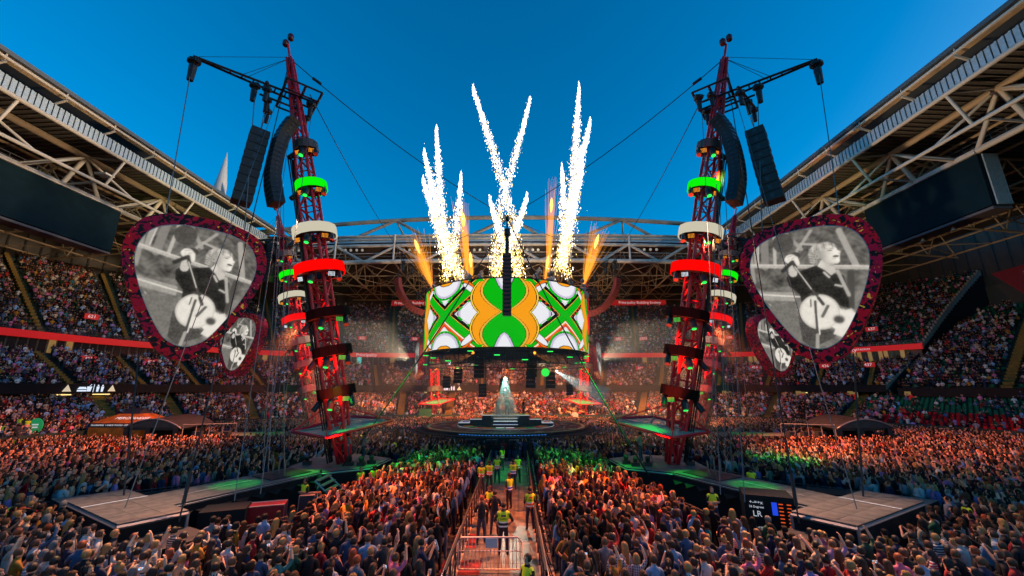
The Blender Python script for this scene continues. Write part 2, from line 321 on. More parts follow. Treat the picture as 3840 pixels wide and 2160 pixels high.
for u, s in ((5.75, 'Principality Building Society'), (8.6, 'Principality Building Society')):
    fn = L2(CB, CO, .995); p = fn(np.array([u]))[0]; b = B(); b.box((*p, 31.3), (20, .2, 1.7)); sg = b.build('name_banner', M['red_sign'], up); text(s, 1.15, Vector((p[0], p[1] - .2, 31.3)), (PI / 2, 0, 0), M['text'], 'lettering', sg)
# pictograms on the balcony front
M['picto'] = mat('pictogram_white', (.7, .75, .8), .5, em=(.7, .85, 1), est=.8); M['picto_y'] = mat('pictogram_cream', (.7, .6, .4), .5, em=(1, .85, .55), est=.5)
def picto(u, sc=1.):
    fn = L2(CF, CB, -.04); p = fn(np.array([u]))[0]; q = fn(np.array([u + .02]))[0]; t = Vector((*(q - p), 0)).normalized(); nrm = Vector((t.y, -t.x, 0))
    if nrm.dot(Vector((0, 45, 0)) - Vector((*p, 0))) < 0: nrm = -nrm
    t = Vector((0, 0, 1)).cross(nrm); Z = Vector((0, 0, 1)); c0 = Vector((*p, 6.25)) + nrm * .1
    P = lambda x, z: c0 + t * x * sc + Z * z * sc
    b = B(); b.face(P(-3.2, -.4), P(-2.2, -.4), P(-2.7, .5)); b.face(P(2.0, -.4), P(3.0, -.4), P(2.5, .5)); b.build('arrow_sign', M['picto_y'], mi)
    b = B(); b.face(P(-1.6, -.4), P(-.5, -.4), P(-.5, -.2), P(-1.6, -.2)); b.face(P(-1.6, -.1), P(-.5, -.1), P(-.7, .2), P(-1.4, .2)); b.face(P(-.45, -.4), P(-.05, -.4), P(.05, .25), P(-.55, .25)); b.face(P(-.3, .3), P(-.22, .3), P(0, .55), P(-.1, .55)); b.face(P(.22, -.5), P(.3, -.5), P(.3, .55), P(.22, .55))
    for x in (.75, 1.3): b.face(P(x - .13, -.45), P(x + .13, -.45), P(x + .18, .25), P(x - .18, .25)); b.face(P(x - .09, .3), P(x + .09, .3), P(x + .09, .48), P(x - .09, .48))
    b.build('food_and_toilets_sign', M['picto'], mi)
picto(2.42, 1.0); picto(6.15, .9); picto(9.15, .9)
# strip lamps under the balcony, warm glow spots
for u in (2.25, 2.55, 4.4, 5.9, 8.9, 10.5, 12.3):
    p = L2(CF, CB, .04)(np.array([u]))[0]; B().box((*p, 5.45), (1.6, .9, .12)).build('strip_lamp', emat('strip_lamp_glow%s' % str(u).replace('.', ''), (1, .72, .25), 1.6), mi)
for u, cc in ((4.6, 0), (5.95, 0), (9.6, 1), (10.5, 1), (11.1, 1), (11.75, 1)):
    p = L2(CI, CF, .98)(np.array([u]))[0]; b = B(); b.box((*p, 5.1), (1.7 if cc else 1.2, .15, 1.3)); b.build('hanging_banner', M['win_y'], lo)
    if cc: b = B(); b.box((p[0], p[1] - .12, 4.8), (1.0, .1, .9)); b.build('banner_print', M['red_sign'], lo)
# ------------------------------------------------------------------ roof
def side_roof(sg, xe, nm, lab, Y1=84):
    """sg -1 left, +1 right; xe: distance of the roof edge from the centre line"""
    R = empty(nm, (sg * xe, 40, 34), lab, 'roof'); X = lambda d: sg * (xe + d); Y0 = 2
    for nm2, d, z, r, m in (('edge_tube', -.2, 40.6, .16, 'steel'), ('fascia_tube', 1.0, 37.75, .26, 'steel'), ('main_chord', 5.6, 37.7, .42, 'steel_tan'), ('inner_chord', 3.0, 33.9, .22, 'steel'), ('lower_chord', 8.0, 33.5, .36, 'steel')):
        strut(nm2, (X(d), Y0, z), (X(d), Y1, z), r, M[m], R, 10)
    b = B(); b.box((X(0), (Y0 + Y1) / 2, 41.35), (.6, Y1 - Y0, .5)); b.build('gutter', M['gutter'], R)
    b = B(); b.box((X(3.4), (Y0 + Y1) / 2, 41.75), (6.0, Y1 - Y0, .2)); b.build('top_sheet', M['gutter'], R)
    for i in range(int((Y1 - Y0) / 6)):          # brackets with short posts
        y = Y0 + 3 + 6 * i; strut('bracket', (X(-.3), y, 40.2), (X(1.4), y, 39.6), .14, M['steel'], R); strut('bracket_post', (X(-.1), y, 40.2), (X(-.1), y, 41.2), .08, M['steel'], R)
    # purlins of the overhang soffit, corrugated fascia
    b = B(); n = int((Y1 - Y0) / .3)
    for i in range(n): y = Y0 + i * .3; b.box((X(.95) + sg * (.10 if i % 2 else 0), y, 38.75), (.1, .3 if i % 2 else .16, 1.7))
    o = b.build('corrugated_fascia', M['fascia'], R); o['kind'] = 'stuff'
    b = B()
    for k in range(9): b.box((X(.2 + k * .09), (Y0 + Y1) / 2, 40.9 - k * .02), (.05, Y1 - Y0, .06))
    b.box((X(.6), (Y0 + Y1) / 2, 41.05), (.9, Y1 - Y0, .04)); b.build('soffit_ribs', M['steel_tan'], R)
    b = B(); b.m(0).face((X(1.2), Y0, 39.3), (X(1.2), Y1 + 3, 39.3), (X(46), Y1 + 40, 37.0), (X(46), Y0, 37.0)); b.build('roof_deck', M['deck'], R)
    b = B()
    for i in range(int((Y1 - Y0) / .8)): y = Y0 + i * .8; b.bar((X(1.3), y, 39.15), (X(40), y, 37.15), .12, .14)
    o = b.build('deck_ribs', mat('deck_rib_' + nm, (.20, .175, .15), .6), R); o['kind'] = 'stuff'
    for k in range(5): d = 12 + k * 7; strut('purlin', (X(d), Y0, 37.9 - .04 * d), (X(d), Y1 + 12, 37.9 - .04 * d), .2, M['steel_tan'], R)
    # warren bracing between the chords
    st = 12.6; y = Y0 - 3
    while y < Y1 - 2:
        A = Vector((X(5.6), y, 37.7)); 
        strut('web', A, (X(1), y + 1, 37.75), .17, M['steel_far'], R); strut('web', (X(1), y + 1, 37.75), (X(3), y + 1, 33.9), .17, M['steel'], R)
        for dy in (-5.2, 5.2): strut('web', A, (X(8), y + dy, 33.5), .25, M['steel'], R); strut('web', A, (X(3), y + dy, 33.9), .17, M['steel'], R)
        strut('web', A, (X(8), y, 33.5), .3, M['steel'], R); strut('web', (X(3), y, 33.9), (X(8), y, 33.5), .14, M['steel'], R)
        strut('web', (X(3), y - 5.2, 33.9), (X(8), y - 5.2, 33.5), .14, M['steel'], R)
        strut('web', A, (X(13), y, 34.5), .15, M['steel_tan'], R); strut('web', (X(8), y, 33.5), (X(13), y, 37.3), .15, M['steel_tan'], R)
        # outward truss to the rear wall
        L = 40
        strut('rafter', (X(8), y, 33.5), (X(L), y, 31.0), .2, M['steel_tan'], R); strut('rafter', (X(8), y, 37.4), (X(L), y, 36.2), .16, M['steel_tan'], R)
        for k in range(6):
            d0, d1 = 8 + k * 5.3, 8 + (k + 1) * 5.3; z0, z1 = 33.5 - (d0 - 8) * .078, 33.5 - (d1 - 8) * .078
            strut('web', (X(d0), y, z0), (X((d0 + d1) / 2), y, 36.9), .11, M['steel_tan'], R); strut('web', (X((d0 + d1) / 2), y, 36.9), (X(d1), y, z1), .11, M['steel_tan'], R)
        y += st
    for d, z in ((20, 32.6), (31, 31.7), (38, 31.2)): strut('tie', (X(d), Y0, z), (X(d), Y1 + 5, z), .16, M['steel_tan'], R)
    y = Y0 + 2
    while y < Y1: strut('tie', (X(20), y, 32.6), (X(38), y + 6.3, 31.2), .09, M['steel_tan'], R); strut('tie', (X(20), y + 6.3, 32.6), (X(38), y, 31.2), .09, M['steel_tan'], R); y += 12.6
    # catwalk with rails
    b = B(); b.box((X(9.3), (Y0 + Y1) / 2, 34.0), (1.0, Y1 - Y0, .08)); b.bar((X(8.8), Y0, 35.0), (X(8.8), Y1, 35.0), .05); b.bar((X(8.8), Y0, 34.5), (X(8.8), Y1, 34.5), .04)
    for i in range(int((Y1 - Y0) / 1.5)): b.box((X(8.8), Y0 + i * 1.5, 34.5), (.05, .05, 1.0))
    b.build('catwalk', M['gutter'], R)
    return R
RL = side_roof(-1, 53.5, 'stadium_roof', 'long roof edge with corrugated fascia and tubular truss nearest the white spire')
RR = side_roof(1, 47.7, 'stadium_roof', 'long roof edge with corrugated fascia and tubular truss facing the spire side')
# floodlights hung on the left truss
for (x, y, z) in ((-56.5, 50, 35.3), (-57.5, 27, 35.0)): o = B().box((x, y, z), (1.6, 1.3, .25)).build('floodlight', M['steel'], RL)
# far roof and its arched truss
FR = empty('far_roof', (0, 84, 34), 'far roof edge with arched tube truss behind the fireworks', 'roof')
def arch(x): return 44.2 - 3.0 * (x / 53.) ** 2
def low(x): return -0.9 * (x / 53.) ** 2
pts = [(x, 84.5, arch(x)) for x in np.linspace(-58, 52, 23)]
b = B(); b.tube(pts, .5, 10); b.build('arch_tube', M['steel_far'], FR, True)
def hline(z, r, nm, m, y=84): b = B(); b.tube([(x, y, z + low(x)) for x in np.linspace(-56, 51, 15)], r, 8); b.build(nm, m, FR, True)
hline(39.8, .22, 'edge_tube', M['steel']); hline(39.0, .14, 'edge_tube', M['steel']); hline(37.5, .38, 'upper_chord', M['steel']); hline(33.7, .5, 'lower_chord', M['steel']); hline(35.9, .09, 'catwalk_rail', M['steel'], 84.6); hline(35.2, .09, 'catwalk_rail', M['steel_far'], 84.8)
b = B()
for i in range(14): x0, x1 = -56 + i * 7.65, -56 + (i + 1) * 7.65; b.face((x0, 84.2, 39.7 + low(x0)), (x1, 84.2, 39.7 + low(x1)), (x1, 84.2, 38.3 + low(x1)), (x0, 84.2, 38.3 + low(x0)))
b.build('edge_band', M['fascia'], FR)
for i in range(9): x = -52 + i * 13.1; strut('vertical', (x, 83.8, 40 + low(x)), (x, 83.8, 33.7 + low(x)), .24, M['steel'], FR)
for i in range(8):
    x = -52 + i * 13.1; strut('web', (x, 84, 37.5 + low(x)), (x + 6.5, 84, 33.7 + low(x + 6.5)), .3, M['steel'], FR); strut('web', (x + 13.1, 84, 37.5 + low(x)), (x + 6.6, 84, 33.7 + low(x + 6.6)), .3, M['steel'], FR)
for x in (-51.5, -26, 0, 25.5, 49):
    z = arch(x)
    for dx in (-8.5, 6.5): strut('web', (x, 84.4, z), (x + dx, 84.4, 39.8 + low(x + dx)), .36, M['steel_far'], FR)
    strut('web', (x, 84.4, z), (x + 1.5, 89, 40), .2, M['steel_far'], FR)
b = B(); b.face((-100, 85, 39.9), (100, 85, 39.9), (110, 128, 38.2), (-110, 128, 38.2)); b.build('roof_deck', M['deck'], FR)
for x in range(-52, 53, 13):
    strut('rafter', (x, 84.5, 33.7), (x, 116, 31.8), .2, M['steel_tan'], FR)
    for k in range(5): y0, y1 = 85 + k * 6.4, 85 + (k + 1) * 6.4; z0, z1 = 33.6 - k * .38, 33.6 - (k + 1) * .38; strut('web', (x, y0, z0), (x, (y0 + y1) / 2, 38.7), .11, M['steel_tan'], FR); strut('web', (x, (y0 + y1) / 2, 38.7), (x, y1, z1), .11, M['steel_tan'], FR)
    for (dx, y0, y1) in ((6.5, 86, 100), (6.5, 100, 114)): strut('web', (x - dx, y0, 33.4), (x + dx, y1, 32.2), .09, M['steel_tan'], FR); strut('web', (x + dx, y0, 33.4), (x - dx, y1, 32.2), .09, M['steel_tan'], FR)
for y, z in ((94, 33), (102, 32.6), (110, 32.1), (116, 31.8)):
    strut('tie', (-62, y, z), (62, y, z), .13, M['steel_tan'], FR)
    for i in range(10): strut('web', (-55 + i * 11, y, z), (-50 + i * 11, y, 38.4), .09, M['steel_tan'], FR); strut('web', (-50 + i * 11, y, 38.4), (-44 + i * 11, y, z), .09, M['steel_tan'], FR)
b = B()
for i in range(9):
    for k in range(4): b.lathe((-50 + i * 13.1 + k * 1.3 + random.random() * .2, 84.4, 36.3), (0, -1, -.3), [(0, .14), (.3, .32)], 10)
fl = b.build('floodlight_row', mat('floodlight_glass', (.5, .5, .48), .15, .7, em=(1, .9, .7), est=.25), FR); fl['kind'] = 'stuff'
# dark LED walls under the side roofs
def ledwall(x, y0, y1, sg, lab, zt=33.05):
    T = empty('scoreboard_screen', (x, (y0 + y1) / 2, 26.5), lab, 'screen')
    c = Vector((x, (y0 + y1) / 2, 29.8)); b = B(); b.box(c, (.5, y1 - y0, 6.5)); b.build('screen_face', M['led_off'], T)
    b = B(); b.box(c + Vector((sg * 1.05, 0, 0)), (1.5, y1 - y0 + .1, 6.7)); b.build('housing', M['dark'], T)
    b = B(); b.box(c + Vector((0, 0, 3.55)), (.9, y1 - y0, .5)); b.build('top_beam', M['steel'], T)
    b = B(); b.box(c + Vector((sg * .9, 0, -3.55)), (2.2, y1 - y0, .3)); b.build('base_beam', mat('base_beam_' + str(int(x)), (.10, .08, .085), .6), T)
    b = B()
    for i in range(9): b.box(c + Vector((sg * (.3 + i * .2), -(y1 - y0) / 2 - .12, 0)), (.12, .14, 6.4))
    b.build('ribbed_end', M['fascia'], T)
    for i in (.35, .6): b = B(); b.lathe((x + sg * .9, y0 + (y1 - y0) * i, 25.6), (0, 0, 1), [(0, .3), (.2, .2), (.5, .04)], 8); b.build('camera_dome', M['steel'], T)
ledwall(-61, 22, 57.4, -1, 'long switched-off screen under the roof edge beneath the floodlights')
ledwall(55.7, 42, 57.5, 1, 'shorter switched-off screen with ribbed pale end under the roof')
# red banner with a white mark in the far right corner
b = B(); b.face((78.0, 62.3, 24.2), (88, 60.5, 27), (88, 60.5, 16.5), (83, 61.5, 19.3)); bn = tag(b.build('hanging_banner', mat('red_banner', (.42, .015, .02), .7)), 'large red triangular banner hung under the roof in the corner', 'banner')
b = B(); b.face((81.9, 61.3, 24.3), (84.6, 60.8, 24.0), (84.6, 60.8, 23.2)); b.build('white_mark', M['text'], bn)
# white stadium spire beyond the roof
SP = empty('stadium_spire', (-101, 125, 40), 'white tapering spire with cables rising beyond the roof', 'spire')
b = B(); b.lathe((-101.3, 125, 50), (.008, 0, 1), [(0, 2.1), (24, 1.9), (25, 1.8), (37.5, .08)], 12); b.build('cone', mat('spire_white', (.55, .58, .62), .5), SP, True)
for i in range(5): strut('stay', (-101 + .3 * i, 124, 75), (-96 + 1.3 * i, 124, 52), .28, mat('spire_white%d' % i, (.45, .48, .52), .5), SP)
strut('leg', (-101.8, 124, 75), (-108, 124, 50), .5, bpy.data.materials['spire_white'], SP); strut('leg', (-101, 123.8, 73), (-102.5, 123, 50), .35, bpy.data.materials['spire_white'], SP)
# ------------------------------------------------------------------ round stage
SC = Vector((0, 50.5, 0))
ST = empty('round_stage', (0, 50.5, 0), 'round black stage with inlaid crosses ringed by the crowd', 'stage')
def disc(c, z, r0, r1, n=64):
    b = B()
    for i in range(n):
        a, q = 2 * PI * i / n, 2 * PI * (i + 1) / n
        P = lambda r, t: (c[0] + r * math.cos(t), c[1] + r * math.sin(t), z)
        if r0 > 0: b.face(P(r0, a), P(r1, a), P(r1, q), P(r0, q))
        else: b.face(P(0, 0), P(r1, a), P(r1, q))
    return b
b = B(); b.lathe((0, 50.5, 0), (0, 0, 1), [(0, 10.6), (1.75, 10.6), (1.75, 9.9), (1.97, 9.9)], 64); b.build('skirt', M['blackcloth'], ST)
M['stage_top'] = mat('stage_top_brown', (.022, .014, .012), .5, noise=.3, nscale=1.)
disc(SC, 2.0, 0, 9.8).build('outer_floor', M['stage_top'], ST)
disc(SC, 2.01, 9.0, 9.35).build('outer_ring_line', mat('ring_line_green', (.02, .10, .05), .3, em=(.03, .5, .25), est=.12), ST)
disc(SC, 2.012, 6.0, 6.5).build('turntable_seam', mat('seam_blue', (.01, .015, .05), .3), ST)
b = disc(SC, 2.02, 3.2, 5.6); b.build('coloured_floor', mat('floor_green', (.02, .12, .03), .35, noise=.9, nscale=1.4), ST)
disc(SC, 2.018, 5.65, 5.78).build('white_edge', M['text'], ST)
b = B()
for i in range(40):
    a = i * 2.399; r = 6.9 + (i * .37) % 1.9; c = (r * math.cos(a), 50.5 + r * math.sin(a), 2.03); b.box(c, (.95, .12, .02)); b.box((c[0] - .1, c[1] + .18, 2.03), (.15, .5, .02))
b.build('inlaid_cross', mat('inlay_cream', (.55, .4, .3), .4), ST)
b = B()
for i in range(26): a = PI * 1.5 + (i - 13) * .035; b.box((9.93 * math.cos(a), 50.5 + 9.93 * math.sin(a), 1.86), (.2, .04, .05))
b.build('blue_edge_leds', emat('blue_led', (.05, .3, 1), .7), ST)
b = B()
for i in range(16): a = PI + PI * (i + .5) / 16; b.box((10.9 * math.cos(a), 50.5 + 10.9 * math.sin(a), 1.55), (1.0, .5, .12))
b.build('edge_tray', M['dark'], ST)
# stepped centre platform
pal = [('yellow', (.62, .42, .03)), ('red', (.5, .02, .02)), ('green', (.02, .3, .05)), ('white', (.6, .6, .6)), ('orange', (.55, .16, .02)), ('blue', (.03, .06, .3))]
for n_, c_ in pal: M['t_' + n_] = mat('tile_' + n_, c_, .4, em=c_, est=.35)
for x0, x1, z, nn in ((-5.6, -4.2, .35, 'white'), (4.2, 5.6, .35, 'white'), (-4.2, -2.8, .75, 'red'), (2.8, 4.2, .75, 'red'), (-2.8, 2.8, 1.2, 'yellow'), (-1.4, 1.4, 0, '')):
    if nn:
        b = B(); b.box(((x0 + x1) / 2, 50.5, 2 + z / 2), (x1 - x0 - .01, 2.8, z)); b.build('riser', M['black'], ST)
        b = B(); b.box(((x0 + x1) / 2, 50.5, 2.02 + z), (x1 - x0 - .1, 2.7, .02)); b.build('tile_floor', M['t_' + nn], ST)
        b = B(); b.box(((x0 + x1) / 2, 49.08, 2.0 + z), (x1 - x0, .04, .07)); b.build('lit_edge', M['text'], ST)
for i, nn in enumerate(('orange', 'white', 'blue')):
    b = B(); b.box((0, 48.9 - .55 * (i + 1) + .25, 2 + (.9 - .3 * i) / 2), (2.8, .55, .9 - .3 * i)); b.build('step', M['black'], ST); b = B(); b.box((0, 48.9 - .55 * (i + 1) + .25, 2.92 - .3 * i), (2.7, .5, .03)); b.build('step_tread', M['t_' + nn], ST)
    b = B(); b.box((0, 48.6 - .55 * (i + 1) + .25, 2.9 - .3 * i), (2.8, .03, .05)); b.build('lit_edge', M['text'], ST)
for k, (x, nn) in enumerate(((-2.2, 'red'), (-.9, 'blue'), (.5, 'orange'), (1.9, 'green'), (-4.8, 'blue'), (4.9, 'red'), (-3.4, 'green'), (3.6, 'green'))):
    z = 1.2 if abs(x) < 2.8 else .75 if abs(x) < 4.2 else .35; B().box((x, 50.3 - .3 * (k % 2), 2.045 + z), (.75, 1.1, .02)).build('tile', M['t_' + nn], ST)
for k in range(12):
    a = PI + PI * (k + .5) / 12; r = 4.7; nn = ('red', 'orange', 'green')[k % 3]; x, y = r * math.cos(a), 50.5 + r * math.sin(a); b = B(); b.box((x, y, 2.035), (1.1, .5, .015)); b.build('tile', M['t_' + nn], ST)
for x in (-.55, .55): B().box((x, 46.4, 2.05), (.9, .45, .03)).build('marker_panel', M['text'], ST)
# ------------------------------------------------------------------ cylinder screen above the stage
def sd_ell(x, y, cx, cy, rx, ry, a=0.):
    c, s_ = np.cos(a), np.sin(a); X = (x - cx) * c + (y - cy) * s_; Y = -(x - cx) * s_ + (y - cy) * c; return np.sqrt((X / rx) ** 2 + (Y / ry) ** 2) - 1
def halo_paint(th, t):
    th = (th + PI) % (2 * PI) - PI; s = np.abs(((th / (PI / 4.5)) + 1) % 2 - 1)           # folds every 40 degrees
    c = np.zeros(th.shape + (3,)); W = np.array(lin((.93, .93, .95))); G = np.array(lin((.05, .72, .08))); O = np.array(lin((.98, .63, .10))); O2 = np.array(lin((.95, .45, .08)))
    K = np.array([.004, .004, .004]); R = np.array(lin((.88, .22, .08))); Y = np.array(lin((.98, .80, .28))); Lv = np.array(lin((.80, .76, .86)))
    def put_(m, col): c[m] = col
    put_(np.ones(th.shape, bool), W)
    at = np.abs(t)
    gw = .02 + .30 * np.abs(np.sin(PI * np.clip(at, 0, 1.05) / 1.28)) ** .9
    ow = .36 + .13 * np.abs(np.sin(PI * at / .92)) ** .8 - .1 * (at > .92)
    ell = sd_ell(s, t, 0.3, 0, .42, .85)
    put_(ell < .03, K); put_(ell < .005, Lv); put_(ell < -.10, W)
    d = np.abs(at - 1.45 * (1 - s)) * .57; along = at + 1.45 * (1 - s); off = (at - 1.45 * (1 - s)) * .57
    lowh = t < 0; st = (np.sin(along * 13) > .1); st2 = (np.sin(along * 31 + 1) > .3)
    B_ = (s > .30)
    put_(B_ & (d < .20), K); put_(B_ & (d < .195) & (d > .155) & st, G); put_(B_ & (d < .195) & (d > .175) & ~st, W)
    put_(B_ & (d < .19) & (off > .08) & lowh & (along < 1.9), R); put_(B_ & (d < .15) & (off > .115) & lowh, O2); put_(B_ & (d < .12) & (off > .10) & lowh, W)
    put_(B_ & (d < .15) & (d > .11) & (off < 0) & ~lowh & st2, R)
    put_(B_ & (d < .100), Y); put_(B_ & (d < .088), K); put_(B_ & (d < .078), G); put_((s > .93 ) & (at < .10), G)
    for (px_, py_, rx, ry, a, cc) in ((.60, .93, .055, .24, -.62, O2), (.52, .72, .05, .22, -.55, W), (.88, .66, .035, .17, .5, W), (.80, .90, .05, .16, .5, O), (.60, -.93, .06, .24, .62, O2), (.52, -.74, .06, .24, .55, W), (.86, -.70, .04, .17, -.5, W), (.80, -.92, .05, .16, -.5, O)):
        e = sd_ell(s, t, px_, py_, rx, ry, a); put_((e < .18), K); put_((e < 0), cc)
    for sg in (1, -1):
        e = sd_ell(s, t, 1.0, 1.05 * sg, .30, .50); put_(e < .16, G); put_(e < .05, K); put_(e < .03, Lv); put_(e < -.1, W); e2 = sd_ell(s, t, 1.0, 1.12 * sg, .17, .2); put_(e2 < .1, K); put_(e2 < 0, O)
    put_(s < ow + .035, K); put_(s < ow + .025, Y); put_(s < ow, K); put_(s < ow - .012, O)
    put_((s < gw + .045), R * .6); put_((s < gw + .035), Y * .8); put_(s < gw, K); put_(s < gw - .01, G)
    for sg in (1, -1):
        w_ = .15 * np.sqrt(np.clip((t * sg - (.60 if sg < 0 else .62)) / .4, 0, 1)); put_(s < w_, K); put_(s < w_ - .012, Lv); put_(s < w_ - .05, W)
    return c
H0, H1, HR = 10.35, 17.5, 10.2
def cylscreen(name, R, z0, z1, nth, nz, parent, rin=False):
    th = np.linspace(0, 2 * PI, nth + 1); z = np.linspace(z0, z1, nz + 1); T, Z = np.meshgrid(th, z, indexing='ij')
    V = np.stack([R * np.sin(T), 50.5 - R * np.cos(T), Z], -1).reshape(-1, 3); i, j = np.meshgrid(np.arange(nth), np.arange(nz), indexing='ij'); a = i * (nz + 1) + j
    F = np.stack([a, a + nz + 1, a + nz + 2, a + 1], -1).reshape(-1, 4); tc = (T[:-1, :-1] + PI / nth); zc = (Z[:-1, :-1] + (z1 - z0) / nz / 2); t = (zc - (z0 + z1) / 2) / ((z1 - z0) / 2)
    col = halo_paint(tc, t).reshape(-1, 3); return put(name, colmesh(name, V, F, col, attr_em(name + '_glow', 1.0, False)), parent)
HL = empty('cylinder_screen', (0, 50.5, H0), 'huge glowing cylinder screen of green orange and white shapes over the stage', 'screen')
cylscreen('led_skin', HR, H0, H1, 1100, 110, HL)
b = B(); b.lathe((0, 50.5, H0 - .02), (0, 0, 1), [(0, 10.15), (0, 9.2), (H1 - H0, 9.2), (H1 - H0 + .02, 10.15)], 64, False); b.build('inner_drum', M['black'], HL)
b = B(); b.lathe((0, 50.5, H1 + .01), (0, 0, 1), [(0, 9.3), (.12, 9.3), (.12, 10.22), (0, 10.22)], 64, False); b.build('top_rim', M['black'], HL)
b = B()
for i in range(48):
    a = 2 * PI * i / 48; q = 2 * PI * (i + 1) / 48; P = lambda r, t, z: (r * math.cos(t), 50.5 + r * math.sin(t), z)
    for r, z0, z1 in ((9.6, H0 - .1, H0 - 1.5), (6.5, H0 - .1, H0 - 1.3)):
        b.bar(P(r, a, z0), P(r, a, z1), .06); b.bar(P(r, a, z1), P(r, q, z1), .09); b.bar(P(r, a, z0), P(r, q, z0), .09); b.bar(P(r, a, z0), P(r, q, z1), .05)
    if i % 3 == 0: b.bar(P(3, a, H0 - .7), P(9.6, a, H0 - .7), .1)
b.build('lighting_truss', M['dark'], HL)
b = B(); b2 = B()
for i in range(22):
    a = 2 * PI * i / 22 + .07; r = 9.9; x, y = r * math.cos(a), 50.5 + r * math.sin(a); b.box((x, y, H0 - .35 - (i % 3) * .45), (.6, .4, .12)); b2.box((x, y - .22, H0 - .38 - (i % 3) * .45), (.6, .05, .08))
b.build('lamp_bar', M['lamp'], HL); b2.build('lamp_glow', M['dot_g'], HL)
# gear hung under the drum
for i, (x, y, z, s_) in enumerate(((-5.6, 48, 8.3, 1.0), (-7.6, 52, 7.6, .9), (-2.6, 47, 6.6, .9), (-.2, 48.5, 7.2, 1.1), (2.9, 47.5, 7.9, 1.1), (5.5, 51, 8.0, 1.2), (3.1, 48.5, 9.3, 1.2), (-3.2, 48.5, 9.2, 1.2), (8.1, 53, 6.6, .8))):
    G = empty('hanging_speaker', (x, y, z), ['wide black speaker cluster hung under the glowing drum near its left', 'outermost black speaker cluster hung under the glowing drum, behind left', 'small low black speaker box hung over the crowd behind the stage', 'black lamp cluster hung above the singer carrying the white beam', 'black speaker cluster hung beside the round green lamp', 'black speaker cluster hung under the drum right of the green lamp', 'black box tight under the drum beside the orange lamp, right', 'black box tight under the drum beside the orange lamp, left', 'lowest small black box hung at the right under the drum'][i], 'speaker', 'gear hung under the cylinder screen')
    b = B()
    for k in range(4): b.box((x, y, z - k * s_ * .42), (s_, .5, s_ * .38))
    b.build('cabinet', M['black'], G)
    for dx in (-.3, .3): strut('cable', (x + dx * s_, y, z), (x + dx * s_, y, H0 - .3), .03, M['cable'], G, 4)
b = B(); b.lathe((4.6, 47.2, 8.05), (0, -1, 0), [(0, .25), (.25, .48), (.3, .45)], 14); gl = tag(b.build('round_lamp', emat('green_lamp_face', (.05, 1, .1), .9), None, org=(4.6, 47.2, 8.05)), 'round glowing green lamp hung under the drum', 'lamp')
for x, z, c_, nm in ((-3.4, 9.95, 'dot_o', 'orange lamp at the drum edge left of the singer'), (3.2, 9.95, 'dot_o', 'orange lamp at the drum edge right of the singer'), (-6.5, 9.1, 'dot_w', 'small white lamp under the drum at the left'), (5.9, 8.2, 'dot_w', 'white spotlight throwing a beam out over the crowd'), (-.05, 6.1, 'dot_w', 'white spotlight hung directly above the singer')):
    y = 43 if c_ == 'dot_o' else 47; L_ = empty('spotlight', (x, y, z), nm, 'lamp', 'lamps under the cylinder screen'); b = B(); b.lathe((x, y + .5, z + .15), (0, -1, -.3), [(0, .16), (.4, .2), (.5, .22)], 10); b.build('body', M['lamp'], L_)
    b = B(); b.lathe((x, y - .02, z), (0, -1, -.3), [(0, .15), (.03, .15)], 10); b.build('lens', M[c_], L_)
